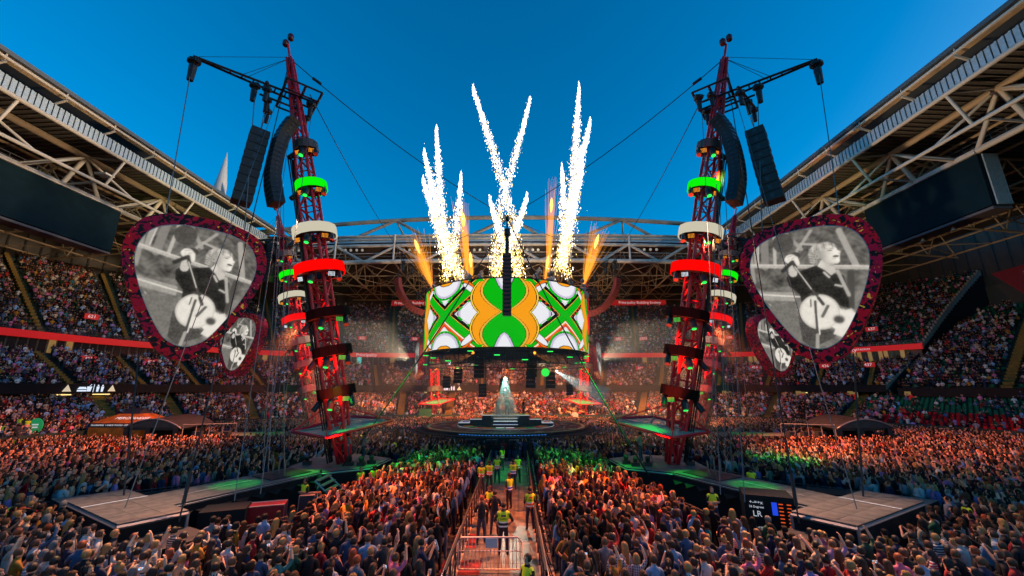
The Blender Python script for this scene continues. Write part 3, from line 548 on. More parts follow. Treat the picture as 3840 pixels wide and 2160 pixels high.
# ------------------------------------------------------------------ masts
def mast(base, top, wid, rings, side, lab, arm_o, front=True):
    base, top = Vector(base), Vector(top); A = (top - base).normalized(); Lm = (top - base).length
    Rt = empty('lighting_mast', base, lab, 'mast', 'leaning red masts around the stage')
    Y = Vector((0, 1, 0)); X = Y.cross(A).normalized(); Yn = A.cross(X).normalized()
    hw = lambda s: wid * (.55 + .45 * min(1, s / .12)) if s < .12 else wid * (1 - .0 * s) if s < .62 else wid * (1 - .72 * (s - .62) / .38)
    P = lambda s, i, j: base + A * (Lm * s) + X * (i * hw(s)) + Yn * (j * hw(s))
    ss = [0, .06, .12, .3, .5, .62, .8, 1.0]
    for i, j in ((-1, -1), (1, -1), (1, 1), (-1, 1)):
        b = B(); b.tube([P(s, i, j) for s in ss], .11, 6); b.build('chord', M['red_mast'], Rt, True, org=P(0, i, j))
    n = 22; F4 = [((-1, -1), (1, -1)), ((1, -1), (1, 1)), ((1, 1), (-1, 1)), ((-1, 1), (-1, -1))]
    for k in range(n):
        s0, s1 = k / n, (k + 1) / n
        for q, (a, c) in enumerate(F4):
            if k % 2 == 0 or True: strut('brace', P(s0, *a), P(s0, *c), .055, M['red_mast'], Rt, 4)
            (a_, c_) = (a, c) if (k + q) % 2 else (c, a); strut('brace', P(s0, *a_), P(s1, *c_), .065, M['red_mast'], Rt, 4)
    # cables down the outer face
    b = B()
    for t in range(4): o_ = -X * side * -1 * (wid + .12 + .05 * t); b.tube([base + A * (Lm * s) + X * (-side * (-wid - .18 - .06 * t + .05 * math.sin(9 * s + t))) * 1 + Yn * (-.2 - .1 * t) for s in np.linspace(0.01, .72, 16)], .05, 5)
    b.build('cable_bundle', M['cable'], Rt, True)
    # rings of panels
    for (s, r, h, m, dx) in rings:
        c = base + A * (Lm * s) + X * dx; Rg = None; n2 = 14; tilt = A
        for q in range(n2):
            a0, a1 = 2 * PI * q / n2, 2 * PI * (q + 1) / n2
            if side * math.cos((a0 + a1) / 2) > 2: continue
            p0, p1 = c + X * (r * math.cos(a0)) + Yn * (r * math.sin(a0)), c + X * (r * math.cos(a1)) + Yn * (r * math.sin(a1)); mid = (p0 + p1) / 2; tt = (p1 - p0); nn_ = tt.cross(A).normalized()
            bb = B(); bb.box(mid, ((p1 - p0).length * .985, .06, h), (tt.normalized(), nn_, A))
            if Rg is None: Rg = bb.build('light_ring', M[m], Rt, org=c)
            else: bb.build('panel', M[m], Rg, org=mid)
        b = B(); b.lathe(c - A * (h * .5), A, [(0, r * .6), (0, r * .96), (.05, r * .96), (h, r * .95), (h, r * .93), (.06, r * .93), (.05, r * .6)], 14, False); b.build('ring_frame', M['black'], Rg)
        dm = 'dot_w' if m == 'r_em' else 'dot_o' if m in ('g_em', 'w_em', 'ring_dark') and s > .5 else 'dot_g'
        for q, an in enumerate((-2.45, -1.57, -.6)):
            pp = c + X * (r * .8 * math.cos(an)) + Yn * (r * .8 * math.sin(an)) - A * (h * .5 + .22)
            if q == 1:
                b = B(); b.m(0).lathe(pp + Vector((0, 0, .15)), Vector((0, -.25, -1)), [(0, .16), (.25, .22), (.62, .19)], 10); b.m(1).lathe(pp + Vector((0, -.12, -.5)), Vector((0, -.25, -1)), [(0, .15), (.03, .15)], 10); b.build('moving_head', [M['lamp'], M['dot_g']], Rg, org=pp)
            elif not (dm == 'dot_g' and q == (0 if side < 0 else 2)):
                fx = Vector((.35 * (1 if q else -1), -1, -.35)).normalized(); tx = fx.cross(Vector((0, 0, 1))).normalized(); tz = tx.cross(fx); b = B(); b.m(0).box(pp, (.46, .12, .32), (tx, fx, tz)); b.m(1)
                for u in range(5):
                    for v in range(4): b.box(pp + fx * .07 + tx * ((u - 2) * .086) + tz * ((v - 1.5) * .075), (.042, .02, .026), (tx, fx, tz))
                b.build('blinder_lamp', [M['lamp'], M[dm]], Rg, org=pp)
        for an in (-2.9, -.2):
            pp = c + X * (r * .85 * math.cos(an)) + Yn * (r * .85 * math.sin(an)) - A * (h * .5 + .1); dd = Vector((.5 * math.cos(an) , -.6, -1)).normalized(); b = B(); b.m(0).lathe(pp, dd, [(0, .12), (.2, .2), (.75, .17)], 10); b.box(pp + Vector((0, 0, .1)), (.3, .2, .25)); b.build('moving_head', [M['lamp']], Rg, org=pp)
    # top mast head, beacons
    strut('mast_head', top, top + A * 1.2, .09, M['red_mast'], Rt)
    for dx in (-.22, .22): b = B(); b.lathe(top + A * (1.3 + dx) + X * dx, (0, 0, 1), [(0, .12), (.1, .22), (.45, .22), (.6, .1)], 8); b.build('beacon', mat('beacon_red', (.08, .005, .01), .4) if 'beacon_red' not in bpy.data.materials else bpy.data.materials['beacon_red'], Rt, True)
    # arms at the head: long beam pair, cross frame, second beam
    o = Vector(arm_o).normalized(); t = Vector((-o.y, o.x, 0)); z = top.z - 3.3; m0 = base + A * ((z - base.z) / A.z); m0 = Vector((m0.x, m0.y, z)); AL = Vector(arm_o).length
    tip = m0 + o * AL
    for d in (-.28, .28): strut('arm_beam', m0 - o * 1.4 + t * d * 1.6, tip + t * d * .25, .10, M['dark'], Rt, 4)
    for k in range(9): q = m0 + o * (AL * k / 9); w_ = .28 * (1.6 - 1.3 * k / 9); strut('arm_rung', q - t * w_, q + t * w_, .05, M['dark'], Rt, 4)
    for (a, c) in (((-1.4, -1.9), (-1.4, 1.9)), ((-1.4, 1.9), (.9, 1.9)), ((.9, 1.9), (.9, -1.9)), ((.9, -1.9), (-1.4, -1.9)), ((-.3, -1.9), (-.3, 1.9)), ((-1.4, .7), (.9, .7))): strut('frame_beam', m0 + o * a[0] + t * a[1], m0 + o * c[0] + t * c[1], .09, M['dark'], Rt, 4)
    m1 = m0 - Vector((0, 0, .8)); strut('lower_beam', m1 + o * 1.4 - t * 1.6, m1 + o * 2.0 + t * 1.7, .11, M['dark'], Rt, 4); strut('lower_beam', m1 - o * .6, m1 + o * 2.2, .09, M['dark'], Rt, 4)
    for a in (.9, AL * .55): 
        for d in (-.3, .3): strut('stay_wire', top, m0 + o * a + t * d, .018, M['cable'], Rt, 4)
    strut('stay_wire', top + A * .1, tip, .018, M['cable'], Rt, 4)
    def hoist(p, sc=1.):
        b = B(); b.lathe(p - Vector((0, 0, .05)), (0, 0, -1), [(0, .06), (.15, .3 * sc), (.35, .32 * sc), (.5, .15 * sc), (.55, .18 * sc), (.62, .2 * sc), (1.5 * sc, .16 * sc)], 8); b.box(p - Vector((0, 0, .3)), (.6 * sc, .35, .3)); b.build('chain_hoist', M['black'], Rt, org=p)
    hoist(tip - o * .1, 1.15); hoist(m0 + o * (AL * .42)); hoist(m1 + o * 1.45 - t * 1.3, .8); hoist(m1 + o * 1.7 + t * .1, .8); hoist(m1 + o * 1.9 + t * 1.3, .8); hoist(m0 - o * 1.0 + t * .5, .9); hoist(m0 - o * 1.1 - t * 1.5, .9); hoist(m0 - o * .3 - t * 1.2, .8)
    # glass canopy above the musicians
    return dict(root=Rt, tip=tip, mid=m0 + o * (AL * .42), m0=m0, m1=m1, o=o, t=t, A=A, X=X, Yn=Yn, base=base, top=top)
RF = [(.75, .80, .62, 'ring_dark', .3), (.645, 1.04, .60, 'g_em', .3), (.53, 1.42, .70, 'w_em', .1), (.437, 1.60, .72, 'r_em', .1), (.33, 1.40, .62, 'ring_black', .3), (.245, 1.22, .64, 'ring_black', .2), (.155, 1.18, .64, 'ring_black', .1)]
RFm = [(a, r_, h_, m_, -d) for a, r_, h_, m_, d in RF]
RM = [(.79, 1.15, .7, 'ring_dark', .1), (.69, 1.25, .72, 'g_em', .2), (.585, 1.6, .75, 'w_em', 0), (.48, 1.6, .8, 'r_em', 0), (.375, 1.6, .8, 'ring_dark', .1), (.28, 1.25, .75, 'ring_dark', 0), (.175, 1.15, .75, 'ring_dark', 0)]
M['ring_brown'] = M['ring_dark']
FL = mast((-10.0, 27.8, 1.55), (-16.0, 25.0, 30.6), .50, RF, -1, 'near leaning red truss mast left of the walkway with lit rings', (-4.6, -3.9, 0))
FRt = mast((11.2, 27.8, 1.55), (16.9, 25.0, 30.4), .50, RFm, 1, 'near leaning red truss mast right of the walkway with lit rings', (4.6, -3.6, 0))
ML = mast((-21.3, 47.6, 1.4), (-30.2, 48.6, 28.3), .48, RM, -1, 'second red mast on the left, rising beside the smaller pick screen', (-4.6, .3, 0))
MR = mast((21.5, 47.2, 1.4), (30.0, 48.6, 28.2), .48, RM, 1, 'second red mast on the right, rising beside the smaller pick screen', (4.6, .3, 0))
RB_ = [(.32, 1.5, .9, 'ring_dark', 0), (.17, 1.45, .9, 'ring_dark', 0), (.5, 1.7, .8, 'ring_dark', 0)]
BL = mast((-12.6, 72.5, 1.4), (-15.6, 77.5, 28.4), .62, RB_, -1, 'farthest red mast seen under the left end of the drum', (-3.4, 1.5, 0))
BR = mast((12.9, 72.5, 1.4), (15.6, 77.5, 28.4), .62, RB_, 1, 'farthest red mast seen under the right end of the drum', (3.4, 1.5, 0))
# glass canopies
M['canopy_glass'] = mat('canopy_glass', (.25, .6, .45), .08, alpha=.75)
def canopy(pts, cz, hub, lab, gcol=None):
    c = sum((Vector(p) for p in pts), Vector()) / len(pts); G = empty('glass_canopy', c, lab, 'canopy', 'glass canopies at the feet of the masts')
    n = len(pts); hub = Vector(hub)
    for i in range(n):
        p, q = Vector(pts[i]), Vector(pts[(i + 1) % n]); strut('rim_bar', p, q, .09, M['red_mast'], G, 4); b = B(); z = Vector((0, 0, -.06)); b.face(p + z, q + z, c + z + Vector((0, 0, .1))); b.build('glass_pane', M['canopy_glass'], G, org=c)
        strut('rib', p, c, .05, M['steel_far'], G, 4)
    for i in range(0, n, 1): strut('stay_bar', pts[i], hub, .04, M['red_mast'], G, 4)
canopy([(-13.4, 27.2, 3.55), (-10.9, 30.2, 4.3), (-8.1, 29.8, 4.2), (-7.3, 28.6, 4.15), (-10.3, 25.4, 3.4)], 0, (-11.2, 27.6, 5.3), 'green lit glass canopy round the foot of the near mast left')
canopy([(13.6, 27.2, 3.55), (11.1, 30.2, 4.3), (8.3, 29.8, 4.2), (7.5, 28.6, 4.15), (10.5, 25.4, 3.4)], 0, (11.5, 27.6, 5.3), 'pale violet glass canopy round the foot of the near mast right')
canopy([(-15.6, 71, 3.6), (-12.6, 73.5, 4.5), (-9.4, 72, 4.4), (-11.6, 69.5, 3.6)], 0, (-12.7, 72.5, 5.6), 'small green canopy at the foot of the farthest left mast')
canopy([(15.9, 71, 3.6), (12.9, 73.5, 4.5), (9.7, 72, 4.4), (11.9, 69.5, 3.6)], 0, (13.0, 72.5, 5.6), 'small green canopy at the foot of the farthest right mast')
# ------------------------------------------------------------------ guitar-pick shaped screens
PK = crv([(0, 1.0), (.45, .97), (.82, .82), (.985, .50), (.93, .12), (.70, -.36), (.40, -.80), (.20, -.95), (0, -1.0), (-.20, -.95), (-.40, -.80), (-.70, -.36), (-.93, .12), (-.985, .50), (-.82, .82), (-.45, .97), (0, 1.0)], 10)[:-1]
def pick_paint(u, v):
    """greyscale live picture: singer with a pale guitar at a microphone; u,v in -1..1"""
    X = 690 + 475 * u; Y = 670 - 520 * v
    def noise(x, y, k): 
        return np.sin(x * k + 1.7 * np.sin(y * k * .7)) * np.sin(y * k * 1.3 + 2.1 * np.sin(x * k * .55))
    g = .17 + .07 * noise(X, Y, .021) + .05 * noise(X, Y, .067) + .02 * noise(X, Y, .19) + .06 * (Y > 640)
    def cap(x0, y0, x1, y1, r):
        dx, dy = x1 - x0, y1 - y0; t = np.clip(((X - x0) * dx + (Y - y0) * dy) / (dx * dx + dy * dy), 0, 1); return np.hypot(X - x0 - t * dx, Y - y0 - t * dy) - r
    def ell(cx, cy, rx, ry, a=0): 
        c, s_ = math.cos(a), math.sin(a); P = (X - cx) * c + (Y - cy) * s_; Q = -(X - cx) * s_ + (Y - cy) * c; return (np.hypot(P / rx, Q / ry) - 1) * min(rx, ry)
    def poly(pts):
        ins = np.zeros(X.shape, bool); n = len(pts)
        for i in range(n):
            x0, y0 = pts[i]; x1, y1 = pts[(i + 1) % n]; cnd = ((y0 > Y) != (y1 > Y)) & (X < (x1 - x0) * (Y - y0) / (y1 - y0 + 1e-9) + x0); ins ^= cnd
        return ins
    def pt(mask, val, jit=.0): g[mask] = (val + jit * noise(X, Y, .11))[mask] if jit else val
    for (a, b_, r, val) in (((300, 150), (285, 400), 22, .42), ((390, 150), (355, 430), 34, .30), ((478, 150), (440, 450), 14, .55), ((240, 240), (235, 560), 18, .38), ((570, 150), (680, 330), 16, .42), ((780, 180), (640, 340), 13, .45), ((680, 280), (860, 330), 10, .5), ((990, 230), (1060, 560), 24, .45), ((1010, 600), (960, 880), 26, .12), ((330, 180), (300, 380), 5, .7)):
        pt(cap(*a, *b_, r) < 0, val)
    pt(ell(540, 240, 90, 90) < 0, .13, .03)
    pt(cap(200, 395, 1200, 590, 17) < 0, .52, .05); pt(cap(200, 383, 1200, 576, 4) < 0, .75)
    pt(poly([(200, 640), (560, 700), (560, 780), (200, 720)]), .42, .06); pt(cap(250, 675, 600, 745, 6) < 0, .75); pt(cap(340, 780, 440, 870, 5) < 0, .8); pt(cap(320, 820, 560, 1000, 14) < 0, .32)
    pt(poly([(200, 780), (600, 800), (560, 1000), (480, 1120), (300, 900)]), .24, .05)
    # body
    pt(poly([(520, 560), (560, 520), (640, 520), (740, 500), (800, 490), (900, 590), (955, 610), (965, 700), (950, 890), (890, 860), (800, 770), (700, 780), (610, 830), (600, 720), (530, 640)]), .045, .02)
    pt(poly([(560, 900), (640, 1000), (860, 1060), (800, 1110), (640, 1180), (560, 1120)]), .12, .04)
    pt(cap(920, 570, 965, 780, 13) < 0, .5); pt(cap(820, 565, 850, 610, 9) < 0, .6); pt(poly([(848, 660), (935, 695), (932, 710), (845, 675)]), .62)
    pt(ell(800, 640, 90, 40, .4) < 0, .06, .02)
    T = lambda *P: [(312 + .925 * p, 178 + .925 * q) for p, q in P]
    def sh(mask, f): g[mask] = np.clip(f, .01, 1)[mask]
    st_ = noise(X + .5 * Y, Y - .3 * X, .16)
    sh(poly(T((515, 335), (545, 300), (640, 345), (645, 430), (600, 455), (560, 400), (505, 350))), .60 - .25 * (X - 840) / 90 * (Y < 520) + .02 * st_)
    sh(poly(T((440, 290), (445, 235), (455, 190), (490, 158), (560, 138), (620, 138), (672, 165), (692, 205), (650, 215), (560, 230), (540, 300), (520, 320), (490, 345), (462, 325))), .30 + .22 * np.clip((430 - Y) / 110, 0, 1) + .16 * st_)
    fp = T((560, 185), (610, 172), (660, 185), (685, 215), (690, 232), (712, 250), (704, 266), (700, 285), (694, 312), (692, 338), (672, 356), (640, 352), (600, 338), (560, 322), (545, 290), (515, 272), (498, 250), (508, 228), (530, 222))
    sh(poly(fp), .40 + .46 * np.clip((X - 810) / 120, 0, 1) - .12 * np.clip((Y - 470) / 40, 0, 1) + .03 * st_)
    cxy = T((518, 258), (632, 224), (640, 208), (668, 286), (650, 305), (696, 262), (600, 165), (560, 150))
    pt(ell(*cxy[0], 17, 24) < 0, .5); pt(ell(*cxy[0], 8, 14) < 0, .3); pt(ell(*cxy[1], 19, 5, .1) < 0, .16); pt(ell(*cxy[2], 26, 4, .15) < 0, .34); pt(ell(*cxy[3], 24, 9, .1) < 0, .07); pt(ell(*cxy[4], 22, 5, .2) < 0, .6); pt(ell(*cxy[5], 6, 4) < 0, .35)
    for k in range(7): x0, y0 = T((470 + 30 * k, 150 + 3 * (k % 3)))[0]; x1, y1 = T((455 + 34 * k, 200 + 9 * (k % 2)))[0]; pt(cap(x0, y0, x1, y1, 3.5) < 0, .72 if k % 2 else .2)
    for k in range(4): x0, y0 = T((452, 230 + 25 * k))[0]; x1, y1 = T((490, 250 + 22 * k))[0]; pt(cap(x0, y0, x1, y1, 3.5) < 0, .62)
    # arm, hand, cap, microphone and stand
    pt(ell(625, 375, 40, 30, .4) < 0, .1); pt(cap(580, 530, 585, 460, 34) < 0, .62, .08); pt(ell(580, 400, 50, 42) < 0, .76, .10); pt(cap(560, 380, 600, 372, 3) < 0, .4); pt(cap(585, 400, 625, 395, 3) < 0, .4); pt(cap(625, 400, 632, 450, 16) < 0, .78); pt(cap(500, 495, 590, 430, 17) < 0, .06); pt(cap(590, 430, 610, 480, 14) < 0, .08)
    pt(ell(730, 890, 152, 148, .2) < 0, .76, .02); pt(ell(880, 975, 130, 88, .5) < 0, .76, .02); pt(poly([(900, 900), (960, 890), (1010, 960), (860, 1110), (800, 1080)]), .76); pt(ell(730, 890, 152, 148, .2) > 1e9, 1)
    pt(np.abs(ell(730, 890, 152, 148, .2) + 8) < 3, .55); pt(ell(860, 965, 46, 38, .2) < 0, .5); pt(ell(860, 968, 36, 29, .2) < 0, .12); pt(cap(745, 930, 800, 850, 12) < 0, .15)
    pt(cap(600, 475, 768, 830, 8) < 0, .14); pt(cap(603, 475, 700, 690, 3) < 0, .9); pt(cap(742, 775, 768, 830, 13) < 0, .07); pt(cap(712, 800, 700, 900, 10) < 0, .1); pt(cap(704, 900, 685, 1080, 12) < 0, .09); pt(cap(683, 1080, 665, 1180, 13) < 0, .45); pt(cap(715, 900, 700, 1075, 5) < 0, .85); pt(cap(690, 735, 740, 740, 12) < 0, .1); pt(cap(680, 780, 672, 840, 5) < 0, .08)
    g = np.clip(g, 0.01, 1); return np.stack([g * .93, g * .865, g * .77], -1)
def make_pick_meshes():
    # rim: front ring, side wall, back
    n = len(PK); W, Hh = 3.32, 4.12; th = .62; V = []; F = []; mi = []
    c0 = np.array([0., .05]); sc = .83
    rings = [(PK * sc + c0 * (1 - sc), -th - .0), (PK, -th), (PK, th + .15), (PK * .9, th + .15)]
    for P, y in rings:
        for (x, z) in P: V.append((x * W, y, z * Hh))
    for r in range(3):
        for i in range(n): a = r * n + i; b_ = r * n + (i + 1) % n; F.append((a, b_, b_ + n, a + n)); mi.append(0)
    F.append(tuple(3 * n + i for i in range(n))); mi.append(1)
    m = mat('pick_rim_splatter', (.4, .02, .08), .5, spec=.15); nt = m.node_tree; bs = nt.nodes['Principled BSDF']; tc = nt.nodes.new('ShaderNodeTexCoord')
    n1 = nt.nodes.new('ShaderNodeTexNoise'); n1.inputs['Scale'].default_value = 3.4; n1.inputs['Detail'].default_value = 7; n1.inputs['Distortion'].default_value = .8
    n2 = nt.nodes.new('ShaderNodeTexNoise'); n2.inputs['Scale'].default_value = .6; n3 = nt.nodes.new('ShaderNodeTexNoise'); n3.inputs['Scale'].default_value = 1.6; n3.inputs['Distortion'].default_value = 3
    mp = nt.nodes.new('ShaderNodeMapping'); mp.inputs['Location'].default_value = (5, 3, 7)
    nt.links.new(tc.outputs['Object'], mp.inputs[0])
    for q, src in ((n1, tc.outputs['Object']), (n2, mp.outputs[0]), (n3, mp.outputs[0])): nt.links.new(src, q.inputs['Vector'])
    r1 = nt.nodes.new('ShaderNodeValToRGB'); r1.color_ramp.elements[0].position = .38; r1.color_ramp.elements[0].color = (.21, .002, .010, 1); r1.color_ramp.elements[1].position = .62; r1.color_ramp.elements[1].color = (.12, .002, .024, 1)
    nt.links.new(n2.outputs[0], r1.inputs[0])
    r2 = nt.nodes.new('ShaderNodeValToRGB'); r2.color_ramp.interpolation = 'CONSTANT'; r2.color_ramp.elements[0].color = (0, 0, 0, 1); r2.color_ramp.elements[1].position = .515; r2.color_ramp.elements[1].color = (1, 1, 1, 1)
    nt.links.new(n1.outputs[0], r2.inputs[0]); mx = nt.nodes.new('ShaderNodeMix'); mx.data_type = 'RGBA'; mx.inputs['B'].default_value = (.004, .003, .005, 1)
    nt.links.new(r2.outputs[0], mx.inputs['Factor']); nt.links.new(r1.outputs[0], mx.inputs['A'])
    r3 = nt.nodes.new('ShaderNodeValToRGB'); r3.color_ramp.interpolation = 'CONSTANT'; r3.color_ramp.elements[0].color = (0, 0, 0, 1); r3.color_ramp.elements[1].position = .68; r3.color_ramp.elements[1].color = (1, 1, 1, 1); nt.links.new(n3.outputs[0], r3.inputs[0])
    mx2 = nt.nodes.new('ShaderNodeMix'); mx2.data_type = 'RGBA'; mx2.inputs['B'].default_value = (.45, .25, .03, 1); nt.links.new(r3.outputs[0], mx2.inputs['Factor']); nt.links.new(mx.outputs['Result'], mx2.inputs['A']); nt.links.new(mx2.outputs['Result'], bs.inputs['Base Color'])
    nt.links.new(mx2.outputs['Result'], bs.inputs['Emission Color']); bs.inputs['Emission Strength'].default_value = .5 * K_      # glow added so the splattered frame keeps its crimson under blue skylight
    rim = mesh('pick_rim', V, F, [m, M['black']], mi)
    # screen face: polar grid
    nr, na = 110, len(PK) * 2; A2 = np.zeros((na, 2)); Pc = PK * .83 + c0 * .17; A2[0::2] = Pc; A2[1::2] = (Pc + np.roll(Pc, -1, 0)) / 2
    rr = np.linspace(0, 1, nr + 1)[:, None, None]; G = c0 + (A2[None] - c0) * rr; Vv = np.stack([G[..., 0] * W, np.full(G.shape[:2], -th - .01), G[..., 1] * Hh], -1).reshape(-1, 3)
    i, j = np.meshgrid(np.arange(nr), np.arange(na), indexing='ij'); a = i * na + j; bq = i * na + (j + 1) % na; Fq = np.stack([a, bq, bq + na, a + na], -1).reshape(-1, 4)
    # wrong for centre quads (degenerate) but harmless; colour per vertex
    u = (G[..., 0] / .83).reshape(-1); v = ((G[..., 1] - .01) / .83).reshape(-1)
    R_ = 640; gu, gv = np.meshgrid(np.linspace(-1.08, 1.08, R_), np.linspace(-1.08, 1.08, R_)); im = pick_paint(gu, gv)
    def blur(a, s_):
        k = np.exp(-.5 * (np.arange(-3 * s_, 3 * s_ + 1) / s_) ** 2); k /= k.sum(); return np.apply_along_axis(lambda r: np.convolve(r, k, 'same'), 0, np.apply_along_axis(lambda r: np.convolve(r, k, 'same'), 1, a))
    g0 = im[..., 0] / .93; soft = blur(g0, 9); g0 = blur(g0, 2); grain = blur(rng.normal(0, 1, g0.shape), 1) * .05 + blur(rng.normal(0, 1, g0.shape), 5) * .35; g0 = np.clip((g0 * .8 + soft * .2) * (1 + grain) * 1.22, 0.008, 1) ** 1.28
    ii = np.clip(((v + 1.08) / 2.16 * (R_ - 1)).astype(int), 0, R_ - 1); jj = np.clip(((u + 1.08) / 2.16 * (R_ - 1)).astype(int), 0, R_ - 1); gs = g0[ii, jj]; col = np.stack([gs * .93, gs * .865, gs * .77], -1); me = colmesh('pick_screen_face', Vv, Fq, col, attr_em('live_picture', .95), domain='POINT')
    # thin pale seam round the picture
    V = []; F = []
    for P, y in ((Pc * 1.0, -th - .02), (c0 + (Pc - c0) * 1.012, -th - .02)):
        for (x, z) in P: V.append((x * W, y, z * Hh))
    for i in range(n): F.append((i, (i + 1) % n, n + (i + 1) % n, n + i))
    seam = mesh('pick_seam', V, F, [M['silver']]); return rim, me, seam
PRIM, PFACE, PSEAM = make_pick_meshes()
def pick(c, rz, lab, hang, roll=0, sc=1.):
    R = empty('pick_screen', c, lab, 'screen', 'guitar pick shaped video screens'); R.rotation_euler = (0, math.radians(roll), math.radians(rz)); R.scale = (sc, sc, sc)
    for nm, me in (('rim', PRIM), ('video_face', PFACE), ('seam', PSEAM)): o = bpy.data.objects.new(nm, me); o.parent = R; link(o)
    bpy.context.view_layer.update()
    for (x, h) in zip((-1.9, 1.9), hang):
        p = R.matrix_world @ Vector((x, 0, 4.0)); b = B(); b.tube([p, Vector(h)], .035, 4); tag(b.build('hanging_chain', M['chain'], None, org=p), ('outer' if (x < 0) == (c[0] < 0) else 'inner') + ' rigging chain of the %s' % lab.split(', singer')[0].split(' half')[0].replace(' beside the', ' by the')+ (', left' if 'smaller' in lab and c[0] < 0 else ', right' if 'smaller' in lab else ''), 'chain', 'chains of the pick screens')
PICKS = [((-17.45, 22.2, 11.9), 42, 'largest pick shaped screen on the left, singer in grey tones', (FL['tip'], FL['mid']), 0, 1.0), ((18.0, 22.2, 11.75), -42, 'largest pick shaped screen on the right, singer in grey tones', (FRt['mid'], FRt['tip']), 0, 1.0),
         ((-33.4, 50, 11.6), -12, 'smaller pick screen half hidden behind the left large one', (ML['tip'], ML['mid']), 0, .95), ((33.3, 50, 11.5), 12, 'smaller pick screen half hidden behind the right large one', (MR['mid'], MR['tip']), 0, .95),
         ((-17.5, 79, 11.7), -68, 'narrow edge-on pick screen beside the left end of the drum', (BL['tip'], BL['mid']), 0, .95), ((17.0, 79, 11.7), 68, 'narrow edge-on pick screen beside the right end of the drum', (BR['mid'], BR['tip']), 0, .95)]
for p in PICKS: pick(*p)
# ------------------------------------------------------------------ speaker arrays
def array(pts, wd, dp, face, lab, cat='speaker', nm='line_array', hang=None, m='black', grille=None, grp='hanging speaker arrays'):
    pts = [Vector(p) for p in pts]; f = Vector(face).normalized(); R = empty(nm, pts[0], lab, cat, grp)
    for i in range(len(pts) - 1):
        a, c = pts[i], pts[i + 1]; Z = (a - c).normalized(); X = f.cross(Z).normalized() ; Yv = Z.cross(X); ctr = (a + c) / 2; h = (a - c).length * .93
        b = B(); b.m(0).box(ctr, (wd, dp, h), (X, Yv, Z)); b.m(1)
        if grille:
            for s_ in (-1, 1):
                b.box(ctr + Yv * s_ * (dp / 2 + .01) + X * 0, (wd * .86, .03, h * .55), (X, Yv, Z)); b.box(ctr + X * s_ * (wd / 2 + .01), (.03, dp * .18, h * .5), (X, Yv, Z))
        b.build('cabinet', [M[m], M.get(grille) or M['dark']], R, org=ctr)
    if hang:
        for h in hang: strut('suspension_chain', pts[0], h, .03, M['chain'], R, 4)
M['grille'] = mat('speaker_grille', (.035, .045, .06), .4, .3); M['arr_red'] = mat('array_brown', (.22, .035, .025), .45)
def interp(P, n): 
    P = crv(P, 12); d = np.r_[0, np.cumsum(np.linalg.norm(np.diff(P, axis=0), axis=1))]; t = np.linspace(0, d[-1], n + 1); return [tuple(np.interp(x, d, P[:, k]) for k in range(3)) for x in t]
JL = [(-14.5, 24.3, 24.7), (-15.05, 24.2, 23.4), (-15.25, 24.1, 21.6), (-15.2, 24.1, 19.8), (-14.75, 24.2, 18.1)]
array(interp(JL, 20), 1.0, .75, (-.6, -.8, 0), 'long curved black speaker column on the left mast', hang=[FL['m0'] + Vector((0, 0, -.8))], grille='grille')
array(interp([(-x + .75, y, z) for x, y, z in JL], 20), 1.0, .75, (.6, -.8, 0), 'long curved black speaker column on the right mast', hang=[FRt['m0'] + Vector((0, 0, -.8))], grille='grille')
SL = [(-16.55, 24, 23.5), (-17.0, 24, 18.1)]
array(interp([SL[0], (-16.78, 24, 20.8), SL[1]], 9), 1.25, 1.1, (-.75, -.65, 0), 'straight tilted stack of black bass cabinets beside the left mast', nm='bass_array', hang=[FL['m1'] + FL['o'] * 1.45 - FL['t'] * 1.3, FL['m1'] + FL['o'] * 1.7], grille='grille')
array(interp([(17.6, 24, 23.4), (17.8, 24, 20.7), (18.1, 24, 18.1)], 9), 1.25, 1.1, (.75, -.65, 0), 'straight tilted stack of black bass cabinets beside the right mast', nm='bass_array', hang=[FRt['m1'] + FRt['o'] * 1.45 - FRt['t'] * 1.3, FRt['m1'] + FRt['o'] * 1.7], grille='grille')
